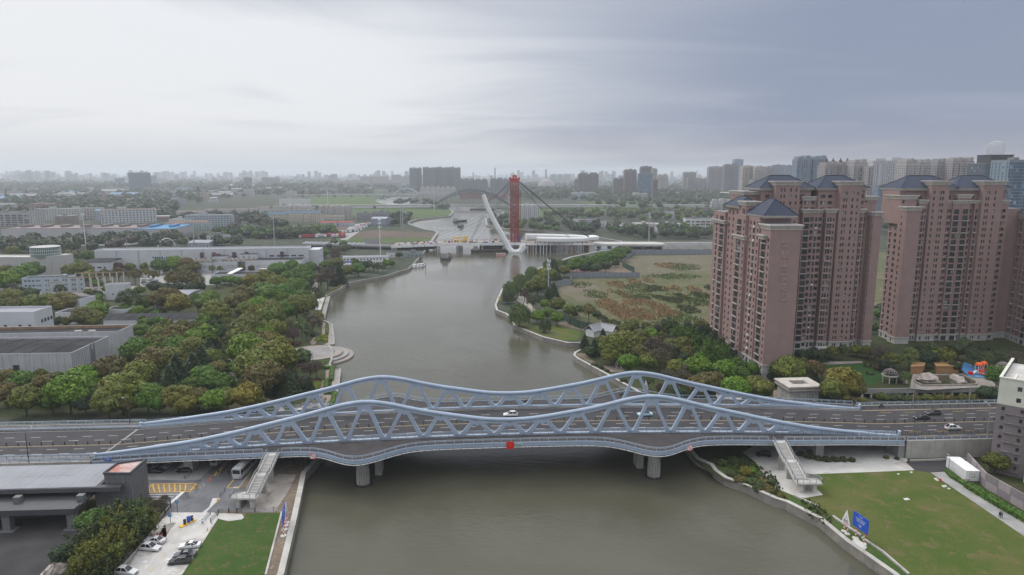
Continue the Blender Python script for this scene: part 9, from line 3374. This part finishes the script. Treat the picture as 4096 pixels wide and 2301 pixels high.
for i,px in enumerate(((675,255),(742,255))):
 x,y=at(*R(px)[0])
 t=thing('site_cabin',('left','right')[i]+' white and red roofed cabin at the end of the field hoarding','cabin',(x,y,0))
 b=MB()
 b.box(-2.8,2.8,0,2.4,0.9,3.7)
 b.build('wall',M['white'],t)
 b=MB()
 b.box(-3.2,3.2,-.3,2.7,3.7,4.6)
 b.build('roof',mat('dull_red_roof',(.15,.05,.06),.8,.2),t)
 b=MB()
 b.box(-2.7,2.7,.1,2.3,0,.9)
 b.build('base',M['concrete_pale'],t)
def bar_fence(px,h,lab,m='dark_metal',step=.28,name='fence'):
 t=thing(name,lab,'fence',(0,0,0))
 b=MB()
 w_=[Vector(at(u,v))for u,v in px]
 for p,q in zip(w_,w_[1:]):
  n=max(1,int((q-p).length/step))
  for i in range(n+1):
   a=p.lerp(q,i/n)
   b.box(a.x-.02,a.x+.02,a.y-.02,a.y+.02,0,h)
  for z in(.25,h-.15):
   b.beam((p.x,p.y,z),(q.x,q.y,z),.06,.06)
 stuff(b.build('bar',M[m],t))
 for p,q in zip(w_,w_[1:]):
  n=max(1,int((q-p).length/3))
  for i in range(n+1):
   a=p.lerp(q,i/n)
   c=MB()
   c.box(-.09,.09,-.09,.09,0,h+.12)
   c.build('post',M[m],t,(a.x,a.y,0))
bar_fence(A((1592,812),(1430,1010),(1060,1440)),2.6,'black iron fence between bamboo and car park')
for pts,lab in((C5((1265,1100),(1430,1085),(1560,1095),(1850,1085),(2150,1070)),'low grey railing along the top of the left lawn'),(C5((1000,1270),(1130,1120)),'low grey railing left of two leading to the car park'),(C5((1135,1250),(1260,1100)),'low grey railing right of two leading to the car park'),(C5((715,550),(800,490)),'low grey railing on the parking island under the bridge'),(C5((1290,830),(1365,740)),'low grey railing in the middle of the road')):
 bar_fence(pts,1.1,lab,'steel_grey',.35)
bar_fence(R((700,955),(760,945)),1.2,'short dark railing at the inlet on the right bank','dark_metal',.3)
bar_fence(R((135,690),(330,745),(540,808)),.9,'thin wire fence along the quay lawn of the right bank','galv',1.6)
x,y=at(*C5((775,1265))[0])
t=thing('parking_barrier','yellow and dark car park barrier with two white booms','barrier',(x,y,0),math.radians(62))
b=MB()
b.box(-2.2,1.8,-.5,.5,0,.28)
b.build('island',M['yellow'],t)
for xx in(-.9,1.1):
 b=MB()
 b.box(xx-.25,xx+.25,-.22,.22,.28,1.55)
 b.build('cabinet',M['dark_metal'],t)
b=MB()
b.box(-.2,.5,-.25,.25,.28,1.8)
b.build('ticket_machine',M['blue'],t)
for xx,d in((-.9,1),(1.1,-1)):
 b=MB()
 b.beam((xx,0,1.15),(xx,d*4.6,1.2),.1,.12)
 b.build('boom',M['white'],t)
for px,lab,h in((C5((605,1090))[0],'tall blue square parking sign on a dark pole left of the barrier',2.9),(C5((490,1240))[0],'lower blue square sign beside the fence left of the barrier',1.7)):
 x,y=at(*px)
 t=thing('parking_sign',lab,'sign',(x,y,0))
 b=MB()
 b.cyl(0,0,0,h,.07)
 b.build('post',M['dark_metal'],t)
 b=MB()
 b.box(-.42,.42,-.12,-.05,h-.3,h+.55)
 b.build('board',mat('light_blue_sign',(.06,.22,.50),.5,.05),t)
 text('lettering','P',.62,M['white'],t,(0,-.13,h+.12),RX)
cb=MB()
cb.box(-.2,.2,-.2,.2,0,.05)
cb.cyl(0,0,.05,.75,.16,.03,8)
cone_m=cb.mesh('traffic_cone',M['tint'])
for i,px in enumerate(((1455,220),(1425,262),(1380,300),(1345,335),(1312,378),(1287,410),(1230,465),(1210,490),(1130,560),(1095,590),(1025,660),(955,690),(875,710),(1255,890),(1240,930),(1150,1270),(1085,1380))):
 x,y=at(*C5(px)[0])
 o=inst('traffic_cone',cone_m,None,(x,y,.05),0,1.1,random.choice(((.75,.22,.12),(.72,.45,.06),(.62,.5,.45))))
 tag(o,'faded orange traffic cone along the road under the left end of the bridge','traffic cone','traffic cones along the road under the bridge')
for i,px in enumerate(((1410,1075),(1465,1070),(1508,1078))):
 x,y=at(*A(px)[0])
 o=inst('traffic_cone',cone_m,None,(x,y,.05),0,1.1,(.62,.14,.06))
 tag(o,'red orange traffic cone behind the white cars by the fence','traffic cone','traffic cones behind the parked white cars')
x,y=at(*D((1783,575))[0])
b=MB()
b.cyl(0,0,0,.8,.16,.14,10)
b.cyl(0,0,.8,1.0,.17,.05,10)
b.box(-.26,.26,-.07,.07,.5,.64)
tag(b.build('fire_hydrant',M['red'],None,(x,y,0)),'red fire hydrant at the edge of the right lawn','hydrant')
for px,r,lab,sd_ in((A((610,1350))[0],(2.2,1.5,2.4),'tall pale garden rock, nearest the dark shrub at the lower left',5),(A((560,1410))[0],(2.4,1.4,1.9),'long pale garden rock in the middle of the lower left group',6),(A((480,1435))[0],(2.0,1.4,1.7),'pale garden rock lowest of the group by the dark court',7),(A((720,1320))[0],(1.7,1.1,1.3),'pale garden rock half hidden in the bamboo',8)):
 x,y=at(*px)
 rock('boulder',lab,x,y,0,*r,sd_)
 # boats and barges
def barge(u,v,L,Wd,rz,lab,hold=True,cabin_front=False,name='barge'):
 x,y=at(u,v,WATER)
 t=thing(name,lab,'barge',(x,y,WATER),rz)
 hl,hw=L/2,Wd/2
 st=[(-hl,.72),(-hl*.9,.95),(-hl*.5,1),(hl*.55,1),(hl*.82,.86),(hl,.35)]
 b=MB()
 D_=2.6
 rows=[[(xx,-hw*k*.8,-.6),(xx,-hw*k,D_),(xx,-hw*k+.35,D_),(xx,-hw*k+.35,D_-.7),(xx,hw*k-.35,D_-.7),(xx,hw*k-.35,D_),(xx,hw*k,D_),(xx,hw*k*.8,-.6)]for xx,k in st]
 b.ribbon(rows[::-1])
 b.face(rows[0])
 b.face(rows[-1][::-1])
 b.build('hull',M['hull'],t)
 b=MB()
 b.box(-hl*.50,hl*.72,-hw*.72,hw*.72,D_-.9,D_+.4,0)
 b.box(-hl*.47,hl*.69,-hw*.62,hw*.62,D_+.401,D_+.45,1)
 b.build('hold',[M['rusty_hold'],M['pile_dark']],t)
 c=MB()
 xx=-hl*.78
 c.box(xx-L*.07,xx+L*.07,-hw*.62,hw*.62,D_-.7,D_+2.2)
 c.box(xx-L*.05,xx+L*.04,-hw*.5,hw*.5,D_+2.2,D_+4.2)
 c.build('wheelhouse',M['concrete_grey'],t)
 c=MB()
 c.box(xx+L*.04,xx+L*.04+.05,-hw*.45,hw*.45,D_+2.9,D_+3.8)
 c.build('window',M['carglass'],t)
barge(*V((795,985))[0],42,10.5,math.radians(92),'large dark open barge coming under the left part of the unfinished bridge')
barge(*V((957,632))[0],40,9.5,math.radians(98),'nearer of two dark barges in the middle of the river beyond the new bridge')
barge(*V((958,582))[0],38,9,math.radians(60),'farther of two dark barges in the middle of the river beyond the new bridge')
barge(*V((1210,447))[0],62,11,math.radians(170),'long dark barge by the far bank left behind the white pylon tip')
barge(*V((1330,920))[0],50,10,math.radians(2),'dark heaped barge lying under the new bridge left of the white foot')
x,y=at(*V((1408,962))[0],WATER)
t=thing('work_float','small pink float near the white pylon foot','float',(x,y,WATER))
b=MB()
b.box(-5,5,-2,2,-.5,2.6)
o=b.build('hull',M['tint'],t)
o.color=(.50,.26,.24,1)
b=MB()
b.box(-4.6,4.6,-1.7,1.7,2.6,2.75)
b.build('deck',M['concrete_grey'],t)
for px,lab,L,rz in(((455,1090),'flat work boat with cabin moored at the left quay',11,1.2),((492,1086),'white patrol boat in the middle of three at the left quay',9,1.3),((530,1082),'white patrol boat rightmost of three at the left quay',11,1.25)):
 x,y=at(*V(px)[0],WATER)
 t=thing('patrol_boat',lab,'boat',(x,y,WATER),rz)
 b=MB()
 st=[(-L/2,.8),(-L*.1,1),(L*.3,.8),(L/2,.05)]
 rows=[[(xx,-1.5*k*.7,-.3),(xx,-1.5*k,1.1),(xx,1.5*k,1.1),(xx,1.5*k*.7,-.3)]for xx,k in st]
 b.ribbon(rows[::-1])
 b.face(rows[0])
 b.build('hull',M['white'],t)
 b=MB()
 b.box(-L*.32,L*.15,-1.0,1.0,1.1,2.9)
 b.build('cabin',M['white'],t)
 b=MB()
 b.box(-L*.28,L*.155,-1.02,1.02,1.9,2.5)
 b.build('window',M['carglass'],t)
x,y=at(*V((567,1110))[0],WATER)
b=MB()
b.cyl(0,0,-2,5.5,.35,.35,8)
tag(b.build('mooring_pile',M['rust'],None,(x,y,WATER)),'rusty mooring pile right of the patrol boats','pile')
x,y=at(*V((960,800))[0],DZ+1.2)
t=thing('mobile_crane','yellow mobile crane lying low on the unfinished deck','crane',(x,YB+20,zdk(x)+1.2),.02)
b=MB()
b.box(-8,8,-1.4,1.4,1.0,2.2)
b.box(4,7,-1.4,1.4,2.2,4.2)
b.build('chassis',M['yellow'],t)
b=MB()
b.beam((-10,0,4.0),(9,0,5.4),1.1,1.2)
b.build('boom',M['yellow'],t)
for xx in(-6,-3.5,3,5.5):
 q=MB()
 q.cyl(0,0,-1.5,1.5,.8,.8,12)
 o=q.build('wheel',M['rubber'],t,(xx,0,.8))
 o.rotation_euler=(math.pi/2,0,0)
random.seed(9)
wm=MB()
wm.box(-2.2,2.2,-.9,.9,.25,.95)
wm.box(-1.5,1.0,-.8,.8,.95,1.5)
wm=wm.mesh('parked_car',M['tint'])
p,q_=V((-130,800))[0],V((20,792))[0]
for i in range(26):
 x=lerp(xa0+4,xa1-30,(i%13)/13)
 y=lerp(YB+26,YB+4,(x-xa0)/(xa1-xa0))+(12 if i<13 else 22)
 o=inst('parked_car',wm,None,(x,y,vz+.02),random.uniform(-.2,.2),1.0,(.62,.63,.66))
 tag(o,'white car in the parked rows on the viaduct left of the new bridge','car','white cars parked on the viaduct left of the new bridge')
truck_m=MB()
truck_m.box(-6,3.4,-1.25,1.25,1.1,3.9,0)
truck_m.box(3.8,6,-1.2,1.2,.7,3.4,1)
truck_m.box(-6,6,-1.0,1.0,.5,1.1,2)
for xx in(-4.6,-3.2,4.6):
 truck_m.box(xx-.5,xx+.5,-1.25,1.25,0,1.0,2)
truck_m=truck_m.mesh('lorry',[M['tint'],M['white'],M['rubber']])
lp=[at(u,v)for u,v in Q7((1265,235),(2540,225))]
for i in range(26):
 f=i/26+random.uniform(-.01,.01)
 x,y=lerp(lp[0][0],lp[1][0],f),lerp(lp[0][1],lp[1][1],f)+random.uniform(-8,22)
 o=inst('lorry',truck_m,None,(x,y,0),random.choice((.1,.05,1.4,3.2)),1.15,jit(random.choice(((.36,.05,.05),(.36,.05,.05),(.09,.11,.28),(.42,.06,.06),(.5,.48,.48)))))
 tag(o,'red or blue lorry in the crowded lorry park beyond the long white works','lorry','lorries in the lorry park beyond the white works')
lp=[at(u,v)for u,v in Z(1080,660,2.6,(745,715),(900,690),(960,655),(1035,610))]
for i in range(24):
 f=i/24*3
 k=min(2,int(f))
 x,y=lerp(lp[k][0],lp[k+1][0],f-k)+random.uniform(-3,3),lerp(lp[k][1],lp[k+1][1],f-k)+random.uniform(-3,3)
 o=inst('lorry',truck_m,None,(x,y,.05),.9+random.uniform(-.2,.2),1.0,jit(random.choice(((.34,.06,.06),(.5,.5,.5),(.45,.45,.46),(.12,.12,.14)))))
 tag(o,'lorry in the queue along the lane by the grey metal shed','lorry','lorries queueing by the grey metal shed')
for i in range(34):
 u,v=random.uniform(570,890),random.uniform(1088,1142)
 x,y=at(u,v)
 o=inst('parked_car',wm,None,(x,y,.06),random.choice((.1,1.6))+random.uniform(-.1,.1),1.0,jit(random.choice(((.6,.6,.6),(.05,.05,.05),(.3,.31,.33),(.62,.62,.62))),.1))
 tag(o,'parked car under the trees of the left works car park','car','cars in the left works car park')
for i in range(40):
 u=random.uniform(2040,2900)
 v=random.uniform(819,827)
 x,y=at(u,v)
 o=inst('parked_car',wm,None,(x,y,.1),random.choice((0,math.pi)),1.05,jit(random.choice(((.6,.6,.6),(.05,.05,.05),(.3,.31,.33),(.3,.05,.05))),.1))
 tag(o,'car on the far road beyond the new bridge','car','cars on the far road beyond the new bridge')
 # haze
m=bpy.data.materials.new('haze')
m.use_nodes=True
t=m.node_tree
t.nodes.clear()
pv=nd(t,'ShaderNodeVolumePrincipled')
pv.inputs['Color'].default_value=(0.88,0.935,1.0,1)
pv.inputs['Density'].default_value=0.00012
pv.inputs['Anisotropy'].default_value=0.3
mo=nd(t,'ShaderNodeOutputMaterial')
lk(t,pv.outputs[0],mo.inputs['Volume'])
b=MB()
b.box(-15000,15000,-400,17000,-5.5,175)
hz=stuff(b.build('haze',m))
